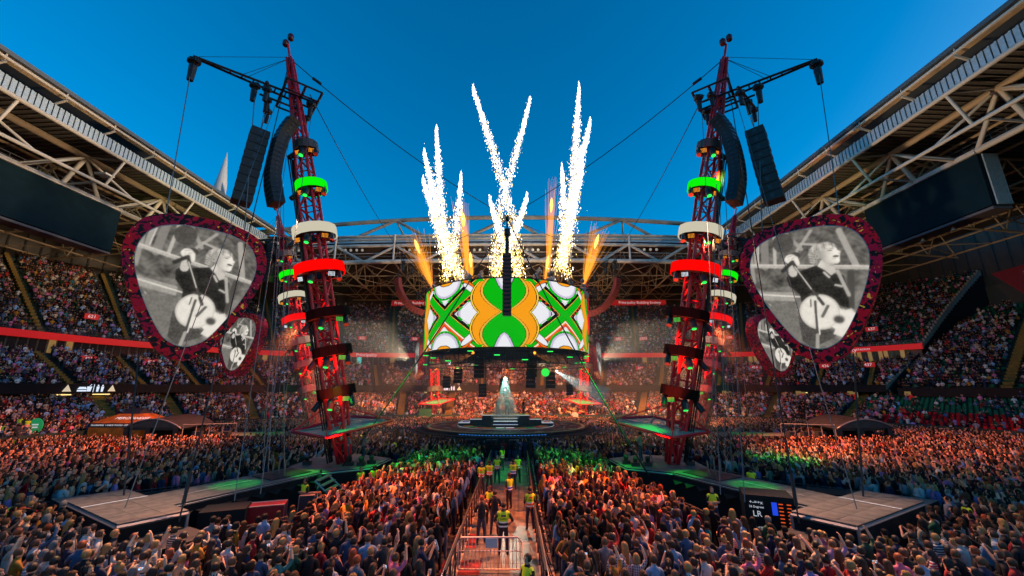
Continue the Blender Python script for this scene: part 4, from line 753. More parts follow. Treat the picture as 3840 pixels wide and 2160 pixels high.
for sg, mm, nm in ((-1, ML, 'left'), (1, MR, 'right')):
    for k, dx in enumerate((0, 1.5)):
        P = [(sg * (31.6 - dx), 48.2, 24.3), (sg * (31.3 - dx), 47.8, 22), (sg * (31.4 - dx), 48.0, 19.2)]
        array(interp(P, 12), .9, .8, (sg * .3, -1, 0), 'dark %s speaker column behind the %s pick screen, below the second mast head' % (('curved', 'straight')[k], nm), hang=[mm['m0'] + Vector((sg * .8, 0, -.5))], grille='grille')
    b_ = {-1: [(-20.9, 72, 26.3), (-20.5, 72, 24.3), (-19.4, 72, 22.2), (-17.6, 72, 20.5), (-15.7, 72, 19.7)], 1: [(20.3, 72, 26.2), (19.9, 72, 24.1), (18.6, 72, 21.9), (16.7, 72, 20.2), (14.6, 72, 19.4)]}[sg]
    array(interp(b_, 16), 1.1, .9, (sg * .5, -1, 0), 'reddish brown curved speaker column curling under the %s end of the drum' % nm, hang=[(sg * 19.5, 73, 30)], m='arr_red', grille='arr_red')
    # small hoists and bar beside it
    Rg = empty('rigging_bar', (sg * 18, 72, 30), 'sagging cable run with small hoists above the %s brown speaker column' % nm, 'rigging'); b = B(); b.tube([(sg * 20.2, 72, 31), (sg * 18.5, 72, 29.7), (sg * 16, 72, 28.0), (sg * 13, 72, 26.8), (sg * 10.3, 60, 24.0)], .07, 5); b.build('cable', M['cable'], Rg)
    for x, z in ((20.0, 29.2), (18.2, 28.6), (16.1, 27.2), (14.0, 25.6)): b = B(); b.lathe((sg * x, 72, z + .6), (0, 0, -1), [(0, .1), (.1, .4), (.5, .4), (.6, .1), (.9, .1), (1.0, .3), (2.0, .25)], 8); b.build('chain_hoist', M['black'], Rg)
    strut('support_pole', (sg * 20.2, 72, 31.2), (sg * 21.8, 71.5, 20), .05, M['cable'], Rg, 5); strut('support_pole', (sg * 20.2, 72, 31.2), (sg * 18.9, 71.5, 24), .04, M['cable'], Rg, 5)
# centre hanging array
CA = Vector((.35, 36, 22.5))
array([(.35, 36, 18.7 - i * .375) for i in range(17)], .78, .6, (0, -1, 0), 'straight black speaker column hanging before the middle of the drum', hang=None, grille='arr_red')
Rg = empty('cable_winch', CA, 'black rigging head where the long cables meet above the middle column', 'rigging'); b = B(); b.lathe(CA, (0, 0, -1), [(0, .12), (.3, .2), (.5, .08), (1.2, .08), (1.3, .3), (1.9, .28), (2.0, .18), (2.8, .2), (3.8, .2)], 8); b.build('winch', M['black'], Rg)
WL = [('near mast left', FL['top'], CA), ('near mast right', FRt['top'], CA), ('left of the drum', CA, (-9.6, 26.5, 1.6)), ('right of the drum', CA, (8.8, 25.0, 1.4)), ('far left rigging', CA, (-20.2, 72, 31.2)), ('far right rigging', CA, (20.2, 72, 31.2)),
      ('left mast arm to far rigging', FL['m0'] + Vector((1.3, -.4, 0)), (-20.2, 72, 31)), ('right mast arm to far rigging', FRt['m0'] + Vector((-1.3, -.4, 0)), (20.2, 72, 31))]
for lab, a, c in WL:
    a, c = Vector(a), Vector(c); P = [a.lerp(c, k / 10) - Vector((0, 0, 1.0 * 4 * (k / 10) * (1 - k / 10) * .8)) for k in range(11)]; b = B(); b.tube(P, .035 if 'drum' not in lab else .05, 5); tag(b.build('guy_cable', M['cable'], None, True, org=a), 'thin black cable strung across the arena, %s' % lab, 'cable', 'cables strung between the masts')
for a, c in ((FL['top'], CA), (FRt['top'], CA)): 
    p = Vector(a).lerp(Vector(c), .085) - Vector((0, 0, .25)); b = B(); b.bar(p, p + (Vector(c) - Vector(a)).normalized() * .7, .16); tag(b.build('cable_tensioner', M['black'], None, org=p), 'black turnbuckle on the cable from the %s mast head' % ('left' if a[0] < 0 else 'right'), 'rigging')
def guy(a, c, lab, r=.03, m='chain', thick=0):
    a, c = Vector(a), Vector(c); b = B(); b.tube([a, c], r, 5)
    if thick: b.tube([c.lerp(a, .02), c.lerp(a, thick)], r * 2.2, 6)
    tag(b.build('guy_wire', M[m], None, org=c), lab, 'cable', 'guy wires down to the decks')
for sg, mm, nm in ((-1, FL, 'left'), (1, FRt, 'right')):
    guy(mm['top'] - Vector((0, 0, 1.5)), (sg * 11.9, 17.0, 1.3), 'steel wire down across the %s large screen to the front of the deck' % nm, .03, 'cable', .06)
    guy(mm['m0'] + mm['o'] * 1.0, (sg * 14.7, 17.6, 1.3), 'thin wire ending in the middle of the %s front deck' % nm, .02, 'chain', .0)
    guy(mm['m0'], (sg * 10.2, 17.5, 1.9), 'thin wire with blue shackle before the %s front deck' % nm, .02)
    guy(mm['m0'] - mm['o'] * 1.2, (sg * 9.6, 18.2, 2.0), 'thin wire ending beside the gear covers, %s' % nm, .02)
    guy((sg * 18.3, 20.6, 8), (sg * 16.6, 19.6, 1.6), 'short dark post wire at the outer corner of the %s deck' % nm, .04, 'cable')
    for k, (x, y) in enumerate(((-13.4, 24.6), (-12.9, 24.3), (-12.5, 25.2))): guy((sg * 15.0, 25, 18 + k), (-sg * x, y, 1.7), ('outer', 'middle', 'inner')[k] + ' wire anchored in the %s catwalk pit' % nm, .022)
    for k, x in enumerate((27.2, 26.5, 25.8, 25.0)): guy((sg * (x + 1.2), 48, 25.5), (sg * x, 47, 1.5), ('outermost', 'second', 'third', 'innermost')[k] + ' of the thin wires hanging beside the second %s mast' % nm, .03)
# ------------------------------------------------------------------ decks and catwalks
def slab(poly, z0, z1, name, m, parent, mt=None):
    b = B(); n = len(poly); b.m(1).face(*[(x, y, z1) for x, y in poly]); b.m(0)
    for i in range(n): p, q = poly[i], poly[(i + 1) % n]; b.face((*p, z0), (*q, z0), (*q, z1), (*p, z1))
    return b.build(name, [m, mt or m], parent)
def bilin(q, u, v): q = [np.array(x, float) for x in q]; return (1 - u) * (1 - v) * q[0] + u * (1 - v) * q[1] + u * v * q[2] + (1 - u) * v * q[3]
def planks(quad, nu, nv, z, parent, m):
    for i in range(nu):
        for j in range(nv):
            e = .006; P = [bilin(quad, (i + a) / nu, (j + c) / nv) for a, c in ((e, e), (1 - e, e), (1 - e, 1 - e), (e, 1 - e))]; b = B(); h = z + random.uniform(0, .006)
            b.face(*[(*p, h) for p in P]); 
            for k in range(4): b.face((*P[k], h), (*P[(k + 1) % 4], h), (*P[(k + 1) % 4], h - .03), (*P[k], h - .03))
            b.build('deck_panel', m, parent, org=(*P[0], h))
def wing(sg, nm):
    D = [(-18.6, 18.9), (-13.1, 15.7), (-11.9, 17.4), (-17.6, 20.8)]; m_ = lambda P: [(sg * -x, y) for x, y in P]
    R = empty('front_deck', (sg * 15.4, 18.2, 0), 'square black deck at the end of the %s catwalk, nearest the camera' % nm, 'stage deck'); z = 1.6
    slab(m_(D), 0.0, z - .03, 'skirt', M['blackcloth'], R, M['black']); planks(m_(D), 5, 3, z, R, M['plank'])
    for a, c in zip(D, D[1:] + D[:1]): strut('edge_rail', (*m_([a])[0], z - .12), (*m_([c])[0], z - .12), .07, M['silver'] if a == D[0] or a == D[1] else M['gutter'], R, 4)
    for a in D[:3]: strut('deck_leg', (*m_([a])[0], 0), (*m_([a])[0], z - .1), .06, M['silver'], R, 6)
    a, c = bilin(D, .38, 0), bilin(D, .38, 1); b = B(); a, c = m_([tuple(a)])[0], m_([tuple(c)])[0]; b.bar((*a, z + .012), (*c, z + .012), .035, .01); b.build('white_seam', M['text'], R)
    # low step decks
    R2 = empty('low_deck', (sg * 12, 16.5, 0), 'low black cloth covered step in front of the %s deck' % nm, 'stage deck'); Q = [(-13.3, 16.3 - .9), (-11.5, 14.6), (-9.7, 16.3), (-11.6, 17.2)]; Q = [(-13.0, 15.7), (-11.1, 14.7), (-10.2, 16.6), (-11.9, 17.5)]; slab(m_(Q), 0, 1.0, 'cloth_top', M['blackcloth'], R2, mat('felt_' + nm, (.03, .03, .032), .85, noise=.2))
    R3 = tag(slab(m_([(-20.3, 20.0), (-18.6, 19.0), (-17.7, 20.9), (-18.8, 21.4)]), 0, 1.35, 'side_deck', M['blackcloth'], None, M['plank']), 'small dark side step at the outer edge of the %s deck' % nm, 'stage deck')
    # catwalk
    CWk = empty('catwalk', (sg * 12.5, 22, 0), 'long wooden catwalk from the %s front deck to the near mast' % nm, 'catwalk'); K = [(-15.6, 19.6), (-13.2, 18.2), (-10.2, 25.0), (-12.6, 26.4)]
    slab(m_(K), 0, z - .05, 'skirt', M['blackcloth'], CWk, M['black']); planks(m_(K), 2, 6, z - .02, CWk, M['plank'])
    for a, c in ((K[1], K[2]), (K[0], K[3])): strut('edge_rail', (*m_([a])[0], z - .14), (*m_([c])[0], z - .14), .06, M['silver'], CWk, 4)
    b = B()
    for k in range(9): p = bilin(K, 1.02, k / 9); q = bilin(K, 1.02, (k + 1) / 9); p, q = m_([tuple(p)])[0], m_([tuple(q)])[0]; mm_ = ((p[0] + q[0]) / 2 + sg * .0, (p[1] + q[1]) / 2); b.face((*p, 1.5), (*mm_, 1.5), (*q, 1.5), (*q, 1.2), (mm_[0] - sg * .25, mm_[1] - .1, 1.02), (*p, 1.2))
    b.build('sagging_drape', M['blackcloth'], CWk)
    b = B(); a, c = m_([tuple(bilin(K, .5, .12))])[0], m_([tuple(bilin(K, .5, .55))])[0]; b.bar((*a, z + .01), (*c, z + .01), .05, .012); b.build('cable_slot', M['steel'], CWk)
    pit = [tuple(bilin(K, u, v)) for u, v in ((.15, .62), (.85, .62), (.85, .95), (.15, .95))]; slab(m_(pit), z - .01, z + .03, 'anchor_pit', M['black'], CWk)
    for k in range(3): p = bilin(K, .3 + .2 * k, .75); strut('anchor_shackle', (*m_([tuple(p)])[0], z), (*m_([tuple(p)])[0], z + .8), .05, M['chain'], CWk)
    # mast platform
    MP = empty('mast_platform', (sg * 10.8, 28, 0), 'angular black platform carrying the near %s mast and its musicians' % nm, 'stage deck'); O_ = [(-12.9, 26.3), (-10.2, 25.0), (-7.9, 26.5), (-7.6, 29.8), (-10.5, 31.6), (-13.2, 30)]
    slab(m_(O_), 0, 1.55, 'skirt', M['blackcloth'], MP, M['plank'])
    for a, c in zip(O_, O_[1:] + O_[:1]): strut('edge_rail', (*m_([a])[0], 1.45), (*m_([c])[0], 1.45), .05, M['silver'], MP, 4)
    for k, (x, y) in enumerate(((-8.6, 26.9), (-9.4, 27.0), (-8.2, 27.6), (-12.2, 27.3))): b = B(); b.box((sg * -x, y, 1.68), (.5, .25, .22)); b.lathe((sg * -x, y, 1.8), (0, -.4, 1), [(0, .12), (.3, .16)], 8); tag(b.build('floor_light', M['lamp'], None, org=(sg * -x, y, 1.57)), ('front', 'second', 'inner', 'outer')[k] + ' black floor lamp beside the near %s mast' % nm, 'lamp', 'floor lamps by the masts')
    # middle catwalk (further off)
    MW = empty('far_catwalk', (sg * 27, 47, 0), 'low far catwalk running out beyond the second mast on the %s' % nm, 'catwalk'); slab(m_([(-33, 45.6), (-19.5, 45.6), (-19.5, 49.8), (-33, 48.5)]), 0, 1.35, 'deck', M['blackcloth'], MW, M['plank']); strut('edge_rail', (sg * 33, 45.55, 1.3), (sg * 19.5, 45.55, 1.3), .06, M['silver'], MW, 4)
    FWk = tag(slab(m_([(-19, 69), (-9, 69), (-9, 75), (-19, 75)]), 0, 1.3, 'far_platform', M['blackcloth'], None, M['plank']), 'farthest black platform under the farthest mast on the %s' % nm, 'stage deck')
    return m_
mL = wing(-1, 'left'); mR = wing(1, 'right')
# aluminium steps beside the left catwalk
SS = empty('metal_steps', (-8.9, 23.3, 0), 'aluminium steps leading up to the left catwalk', 'steps')
for k in range(6): b = B(); b.box((-9.6 + .28 * k, 24.0 - .05 * k, 1.45 - .24 * k), (.26, 1.5, .05)); b.build('tread', M['silver'], SS, org=(-9.6 + .28 * k, 24, 1.45 - .24 * k))
for y in (23.2, 24.8): strut('stringer', (-9.7, y, 1.45), (-8.0, y, .1), .05, M['silver'], SS, 4)
# crew gear between decks and crowd
def case(c, d, lab, m, nm='flight_case', trim=True, grp=None, rz=0):
    R = empty(nm, (c[0], c[1], 0), lab, 'case', grp); cx = Vector((math.cos(rz), math.sin(rz), 0)); cyv = Vector((-math.sin(rz), math.cos(rz), 0)); Z = Vector((0, 0, 1)); cc = Vector((c[0], c[1], d[2] / 2)); b = B(); b.box(cc, d, (cx, cyv, Z)); b.build('box', m, R)
    if trim:
        for sx in (-1, 1):
            for sy in (-1, 1): strut('metal_edge', cc + cx * sx * d[0] / 2 + cyv * sy * d[1] / 2 - Z * d[2] / 2, cc + cx * sx * d[0] / 2 + cyv * sy * d[1] / 2 + Z * d[2] / 2, .025, M['silver'], R, 4)
        for sy in (-1, 1): strut('metal_edge', cc + cyv * sy * d[1] / 2 - cx * d[0] / 2 + Z * d[2] / 2, cc + cyv * sy * d[1] / 2 + cx * d[0] / 2 + Z * d[2] / 2, .025, M['silver'], R, 4)
    return R, cc, cx, cyv
case((-10.3, 20.1), (1.5, .8, 1.15), 'red flight case with metal edges behind the left crowd', mat('case_red', (.35, .01, .015), .45), rz=.35)
case((-9.2, 21.6), (.7, .6, 1.2), 'black drawer case standing beside the man in the orange vest', M['dark'], rz=.3)
for k in range(5): pass
case((-11.6, 19.2), (1.7, 1.3, 1.25), 'gear stack under black cloth in front of the left catwalk', M['blackcloth'], 'covered_gear', False, rz=.4)
case((-12.9, 20.0 - .6), (1.0, .8, 1.1), 'smaller cloth covered crate beside the left catwalk drape', M['blackcloth'], 'covered_gear', False, rz=.4)
case((-15.9, 22.4), (2.2, 1.4, 1.2), 'black tarpaulin covered box behind the left catwalk', M['blackcloth'], 'covered_gear', False, rz=.5)
case((17.3, 22.2), (2.3, 1.4, 1.2), 'black tarpaulin covered box behind the right catwalk', M['blackcloth'], 'covered_gear', False, rz=-.5)
R, cc, cx, cyv = case((12.3, 19.7), (1.9, 1.5, 1.75), 'tall black equipment tent with printed letters and glowing racks', M['blackcloth'], 'equipment_tent', False, rz=-.38)
fl_ = cc - cyv * .77 - cx * .5
fr_ = frame(cx, -cyv)
for s_, z, q in (('+-=÷x', .60, .20), ('36 Degrees', .42, .12), ('LR', .14, .32), ('MAST 2', -.42, .17)): text(s_, q, fl_ + Vector((0, 0, z)), fr_, M['text'], 'lettering', R)
b = B()
for k in range(7): 
    for j in range(2): b.box(cc - cyv * .77 + cx * (.42 + j * .3) + Vector((0, 0, .6 - k * .14)), (.16, .03, .03), (cx, cyv, Vector((0, 0, 1))))
o_ = b.build('rack_leds', emat('rack_red', (1, .12, .02), .8), R); o_['kind'] = 'stuff'
b = B(); b.box(cc - cyv * .765 + cx * .18 + Vector((0, 0, .4)), (.2, .02, .5), (cx, cyv, Vector((0, 0, 1)))); b.build('rack_screen', emat('rack_blue', (.02, .08, .9), .8), R)
# crowd barriers (black) along the decks
def barrier(P, lab, z=1.15, step=1.1):
    P = [Vector((x, y, 0)) for x, y in P]; R = empty('crowd_barrier', P[0], lab, 'barrier', 'black crowd barriers')
    for a, c in zip(P, P[1:]):
        n = max(1, round((c - a).length / step))
        for k in range(n):
            p, q = a.lerp(c, k / n), a.lerp(c, (k + 1) / n); d = (q - p).normalized(); nn_ = Vector((-d.y, d.x, 0)); b = B(); b.box((p + q) / 2 + Vector((0, 0, z * .48)), ((q - p).length * .96, .04, z * .85), (d, nn_, Vector((0, 0, 1)))); b.tube([p + Vector((0, 0, z)), q + Vector((0, 0, z))], .035, 6)
            b.tube([p, p + Vector((0, 0, z))], .03, 5); b.build('barrier_section', M['dark'], R, org=p)
barrier([(-21.5, 19.6), (-18.5, 22.3), (-14.6, 25.6), (-14.2, 30.4), (-11, 32.8), (-7.4, 31)], 'black barrier holding the field crowd back behind the left catwalk')
barrier([(22.3, 19.6), (19.0, 22.3), (15.1, 25.6), (14.5, 30.4), (11.3, 32.8), (7.6, 31)], 'black barrier holding the field crowd back behind the right catwalk')
barrier([(-9.9, 16.2), (-8.2, 18.3), (-7.7, 21.5), (-6.9, 24.8), (-6.9, 29)], 'black barrier between the left gear area and the front crowd'); barrier([(10.6, 16.2), (9.3, 18.0), (9.0, 20.0), (7.2, 24.8), (7.0, 29)], 'black barrier between the right gear area and the front crowd')
# ------------------------------------------------------------------ walkway through the crowd
WK = empty('walkway_floor', (0.2, 24, 0), 'pale panelled floor of the walkway running up to the stage', 'floor')
M['walk'] = mat('walk_panel', (.115, .12, .115), .42, noise=.45, nscale=1.6, bump=.3)
for j in range(12):
    for i in range(2):
        x0 = -1.02 + i * 1.48; y0 = 12.5 + j * 2.1; b = B(); b.box((x0 + .74, y0 + 1.04, .02 + random.uniform(0, .006)), (1.46, 2.07, .04)); b.build('floor_panel', M['walk'], WK, org=(x0, y0, 0))
M['red_patch'] = mat('red_patch_colour', (.18, .01, .012), .6, noise=.3)  # thin red sheets laid over the walkway panels
for k, (x, y, a, c) in enumerate(((-1.05, 18.9, 1.0, 1.6), (-.9, 16.3, 1.4, 1.2), (.9, 14.2, 1.0, 1.4))): tag(B().box((x, y, .055), (a, c, .012)).build('red_floor_patch', M['red_patch']), ('thin red patch of floor behind the gate under the crew', 'red floor patch just inside the gate on the left', 'small red floor patch nearest the camera')[k], 'mat')
def crash(x0, y0, x1, y1, sg, lab):
    R = empty('crash_barrier', (x0, y0, 0), lab, 'barrier', 'crash barriers lining the walkway'); n = int(math.hypot(x1 - x0, y1 - y0) / 1.05)
    for k in range(n):
        f0_, f1_ = k / n, (k + 1) / n; p = Vector((x0 + (x1 - x0) * f0_, y0 + (y1 - y0) * f0_, 0)); q = Vector((x0 + (x1 - x0) * f1_, y0 + (y1 - y0) * f1_, 0)); Z = Vector((0, 0, 1.15)); o_ = Vector((sg * .42, 0, 0)); b = B()
        b.m(0); b.bar(p + Z, q + Z, .06); b.bar(p, p + Z, .05); b.bar(p + o_, p + Z, .05); b.bar((p + q) / 2 + o_ * .95, (p + q) / 2 + Z * .9, .035); b.bar(p, q, .05); b.bar(p + Z * .5, q + Z * .5, .035); b.bar(p, q + Z, .03); b.bar(p + o_, q + o_ + Vector((0, 0, .0)), .05)
        b.m(1).box((p + q) / 2 + o_ * .5 + Vector((0, 0, .05)), (.52, .98, .05)); b.build('barrier_section', [M['dark'], M['steel_far']], R, org=p)
crash(-.98, 13.2, -1.0, 22, -1, 'metal crash barrier on the left side of the walkway, nearer part'); crash(-1.0, 22.2, -.95, 36, -1, 'metal crash barrier on the left side of the walkway, farther part')
crash(1.95, 13.2, 1.95, 22, 1, 'metal crash barrier on the right side of the walkway, nearer part'); crash(1.95, 22.2, 2.1, 36, 1, 'metal crash barrier on the right side of the walkway, farther part')
GT = empty('barrier_gate', (.15, 15.9, 0), 'barred steel gate closing the near end of the walkway', 'gate'); b = B(); y = 15.9
b.tube([(-.95, y, .15), (-.95, y, 1.05), (-.85, y, 1.15), (1.15, y, 1.15), (1.3, y, 1.0), (1.3, y, .15), (-.95, y, .15)], .03, 6); b.tube([(-.95, y, .72), (1.3, y, .72)], .015, 5); b.build('gate_frame', M['steel'], GT, True)
for i in range(17): strut('gate_bar', (-.86 + i * .131, y, .16), (-.86 + i * .131, y, 1.13), .014, M['steel'], GT, 5)
B().box((.22, y - .04, .98), (.42, .02, .3)).build('notice_sheet', mat('notice_paper', (.6, .6, .58), .6), GT)
for sg in (-1, 1): tag(B().tube([(sg * 1.55 + .48, 11.5, 1.0), (sg * 1.5 + .48, 17, 1.15)], .035, 6).build('hand_rail', M['silver'], None, True), 'bright sloping steel rail at the near end of the walkway, %s' % ('left' if sg < 0 else 'right'), 'rail')
# ------------------------------------------------------------------ tents and covered side stages
TM = empty('merchandise_tent', (-41.5, 45, 0), 'orange tent with dark peak and white lettering in the crowd', 'tent')
M['orange_cloth'] = mat('orange_canvas', (.45, .10, .006), .75, noise=.35, nscale=1.5, em=(.8, .2, .01), est=.05)
tx0, tx1, ty0, ty1 = -44.9, -39.2, 45, 49.5
b = B(); 
for (p, q) in (((tx0, ty0), (tx1, ty0)), ((tx1, ty0), (tx1, ty1)), ((tx0, ty1), (tx0, ty0))): b.face((*p, 0), (*q, 0), (*q, 2.2), (*p, 2.2))
b.build('canvas_wall', M['orange_cloth'], TM); ap = ((tx0 + tx1) / 2, 47.2)
b = B(); 
for (p, q) in (((tx0, ty0), (tx1, ty0)), ((tx1, ty0), (tx1, ty1)), ((tx1, ty1), (tx0, ty1)), ((tx0, ty1), (tx0, ty0))):
    f = .62; p2, q2 = tuple(np.array(p) * (1 - f) + np.array(ap) * f), tuple(np.array(q) * (1 - f) + np.array(ap) * f); b.m(0).face((*p, 2.6), (*q, 2.6), (*q2, 3.5), (*p2, 3.5)); b.m(1).face((*p2, 3.5), (*q2, 3.5), (ap[0] + (.8 if q2[0] > ap[0] else -.8), ap[1], 4.1), (ap[0] + (.8 if p2[0] > ap[0] else -.8), ap[1], 4.1))
b.build('canvas_roof', [M['orange_cloth'], mat('navy_canvas', (.015, .02, .035), .7)], TM)
b = B(); b.box(((tx0 + tx1) / 2, (ty0 + ty1) / 2, 2.4), (tx1 - tx0 + .1, ty1 - ty0 + .1, .42)); b.build('valance', mat('valance_navy', (.015, .018, .03), .6), TM)
text('MERCHANDISE', .55, (-40.9, 45.62, 3.08), (math.radians(33), 0, 0), M['text'], 'lettering', TM); text('PROGRAMMES  T-SHIRTS  POSTERS  CAPS  HOODIES', .22, (-42.05, 44.93, 2.4), (PI / 2, 0, 0), M['text'], 'lettering', TM)
def covered(x0, x1, y, lab, sg):
    R = empty('covered_side_stage', ((x0 + x1) / 2, y, 0), lab, 'stage'); n = 12; b = B(); w_ = x1 - x0
    for k in range(n):
        a, c = k / n, (k + 1) / n; z = lambda t: 2.5 + .95 * math.sin(PI * t) ** .8
        b.face((x0 + w_ * a, y - 1.5, z(a) - .25), (x0 + w_ * c, y - 1.5, z(c) - .25), (x0 + w_ * c, y + 3, z(c)), (x0 + w_ * a, y + 3, z(a))); b.face((x0 + w_ * a, y - 1.5, z(a) - .25), (x0 + w_ * c, y - 1.5, z(c) - .25), (x0 + w_ * c, y - 1.5, 2.35), (x0 + w_ * a, y - 1.5, 2.35))
    b.build('arched_roof', mat('arched_tarp' + str(sg), (.03, .03, .033), .4, noise=.3), R)
    b = B(); b.tube([(x0 + w_ * t, y - 1.55, 2.25 + .95 * math.sin(PI * t) ** .8) for t in np.linspace(0, 1, 13)], .07, 5); b.build('roof_edge', M['silver'], R, True)
    b = B(); b.box(((x0 + x1) / 2, y + .5, 2.25), (w_ * .9, 3.6, .35)); b.build('header_beam', M['black'], R)
    for t in (.05, .42, .9): b = B(); b.box((x0 + w_ * t, y - 1.3, 1.2), (.5, .4, 2.2)); b.build('post', M['black'], R)
    b = B(); b.box(((x0 + x1) / 2, y + 1.5, 1.2), (w_ * .9, 1.2, 2.0)); b.build('rear_cloth', M['blackcloth'], R)
    x2 = x1 + sg * 0; xs = x1 if sg < 0 else x0; L_ = 5.5
    for z in (1.1, 2.6): strut('side_rail', (xs, y - 1.3, z), (xs - sg * L_, y - 1.3, z + (.15 if z > 2 else 0)), .05, M['steel_far'], R, 4)
    for k in range(5): strut('side_post', (xs - sg * L_ * k / 4, y - 1.3, 1.0), (xs - sg * L_ * k / 4, y - 1.3, 2.7), .05, M['steel_far'], R, 4)
    for k in range(3): b = B(); b.box((xs - sg * (1 + 1.5 * k), y - .5, 1.5), (.8, .6, .8)); b.build('equipment', M['dark'], R)
covered(-39.2, -33.2, 44.5, 'black arched-roof side stage beside the orange tent', -1); covered(33.8, 39.8, 44.5, 'black arched-roof side stage near the red seats', 1)
tag(B().lathe((-47.2, 42, 2.6), (0, -1, 0), [(0, .75), (.08, .75)], 20).build('round_sign', mat('sign_green', (.02, .35, .12), .5, em=(.02, .5, .15), est=.3)), 'round green sign held above the crowd at the far left', 'sign')
for dz in (.13, -.13): B().box((-47.2, 41.9, 2.6 + dz), (.62, .03, .13)).build('white_line', M['text'], bpy.data.objects['round_sign'])
# ------------------------------------------------------------------ people
# bones: (a, b, radius a, radius b, tag)  tags 0 shirt 1 skin 2 trousers
def skeleton(pose, slim=0, sleeve=0):
    """joints of a standing figure facing +Y; pose gives elbow and wrist offsets for each arm (x outward)"""
    sw = .175 - .022 * slim; J = {}
    J['pel'] = ((0, 0, .96), (.165, .125)); J['bel'] = ((0, 0, 1.10), (.150 - .02 * slim, .12)); J['che'] = ((0, -.005, 1.29), (.185 - .028 * slim, .130)); J['nb'] = ((0, -.01, 1.44), (.085, .075)); J['nk'] = ((0, .0, 1.52), (.052, .052)); J['jaw'] = ((0, .02, 1.585), (.066, .078)); J['hd'] = ((0, .01, 1.67), (.084, .100)); J['cr'] = ((0, 0, 1.74), (.055, .062))
    E_ = [('pel', 'bel', 0), ('bel', 'che', 0), ('che', 'nb', 0), ('nb', 'nk', 1), ('nk', 'jaw', 1), ('jaw', 'hd', 1), ('hd', 'cr', 1)]
    for s, nm in ((-1, 'l'), (1, 'r')):
        e, w_ = pose[nm]; J['s' + nm] = ((s * sw, -.005, 1.415), (.074, .076)); J['e' + nm] = ((s * (sw + e[0]), e[1], 1.415 + e[2]), (.056, .056)); J['w' + nm] = ((s * (sw + w_[0]), w_[1], 1.415 + w_[2]), (.036, .036))
        d = Vector(J['w' + nm][0]) - Vector(J['e' + nm][0]); h = Vector(J['w' + nm][0]) + d.normalized() * .075; J['h' + nm] = (tuple(h), (.037, .026))
        E_ += [('nb', 's' + nm, 0), ('s' + nm, 'e' + nm, 0), ('e' + nm, 'w' + nm, sleeve), ('w' + nm, 'h' + nm, 1)]
        sp = pose.get('stance', .1); J['hp' + nm] = ((s * .085, 0, .88), (.105, .110)); J['k' + nm] = ((s * (sp + .0), .025, .50), (.076, .078)); J['a' + nm] = ((s * sp * 1.15, -.02, .09), (.050, .052)); J['t' + nm] = ((s * sp * 1.3, .13, .045), (.040, .032))
        E_ += [('pel', 'hp' + nm, 2), ('hp' + nm, 'k' + nm, 2), ('k' + nm, 'a' + nm, 2), ('a' + nm, 't' + nm, 3)]
    return J, E_
POSES = {
 'down': dict(l=((.07, .0, -.27), (.06, .08, -.50)), r=((.07, .0, -.27), (.06, .08, -.50))),
 'folded': dict(l=((.09, .03, -.26), (-.12, .22, -.22)), r=((.09, .03, -.26), (-.12, .20, -.27))),
 'phone': dict(l=((.08, .12, -.18), (-.06, .32, .10)), r=((.08, .12, -.18), (-.08, .32, .10))),
 'high': dict(l=((.10, .10, .18), (.02, .16, .44)), r=((.10, .10, .18), (.02, .16, .44))),
 'one_up': dict(l=((.07, 0, -.27), (.05, .10, -.48)), r=((.13, .08, .16), (.06, .14, .42))),
 'clap': dict(l=((.10, .06, -.22), (-.14, .30, -.02)), r=((.10, .06, -.22), (-.14, .30, -.02))),
 'hips': dict(l=((.17, -.04, -.24), (.03, .06, -.40)), r=((.17, -.04, -.24), (.03, .06, -.40))),
 'drink': dict(l=((.07, 0, -.27), (.05, .10, -.48)), r=((.08, .05, -.25), (-.04, .27, -.12))),
}
def hand_geo(bb, wr, d, side, palm_n):
    """five bent fingers on the hand"""
    d = d.normalized(); x = d.cross(palm_n).normalized(); c = wr + d * .085
    for k, (o_, L_) in enumerate(((-.028, .055), (-.010, .068), (.009, .064), (.027, .05))):
        p0 = c + x * o_; p1 = p0 + (d + palm_n * .35).normalized() * L_ * .55; p2 = p1 + (d + palm_n * 1.1).normalized() * L_ * .5; bb.tube([p0 - d * .03, p0, p1, p2], .0095, 4, .0075)
    p0 = wr + d * .03 + x * .030 * side; p1 = p0 + (x * side * .8 + d * .7).normalized() * .035; p2 = p1 + (d + palm_n * .4).normalized() * .03; bb.tube([wr + d * .01, p0, p1, p2], .011, 4, .009)
_body = {}
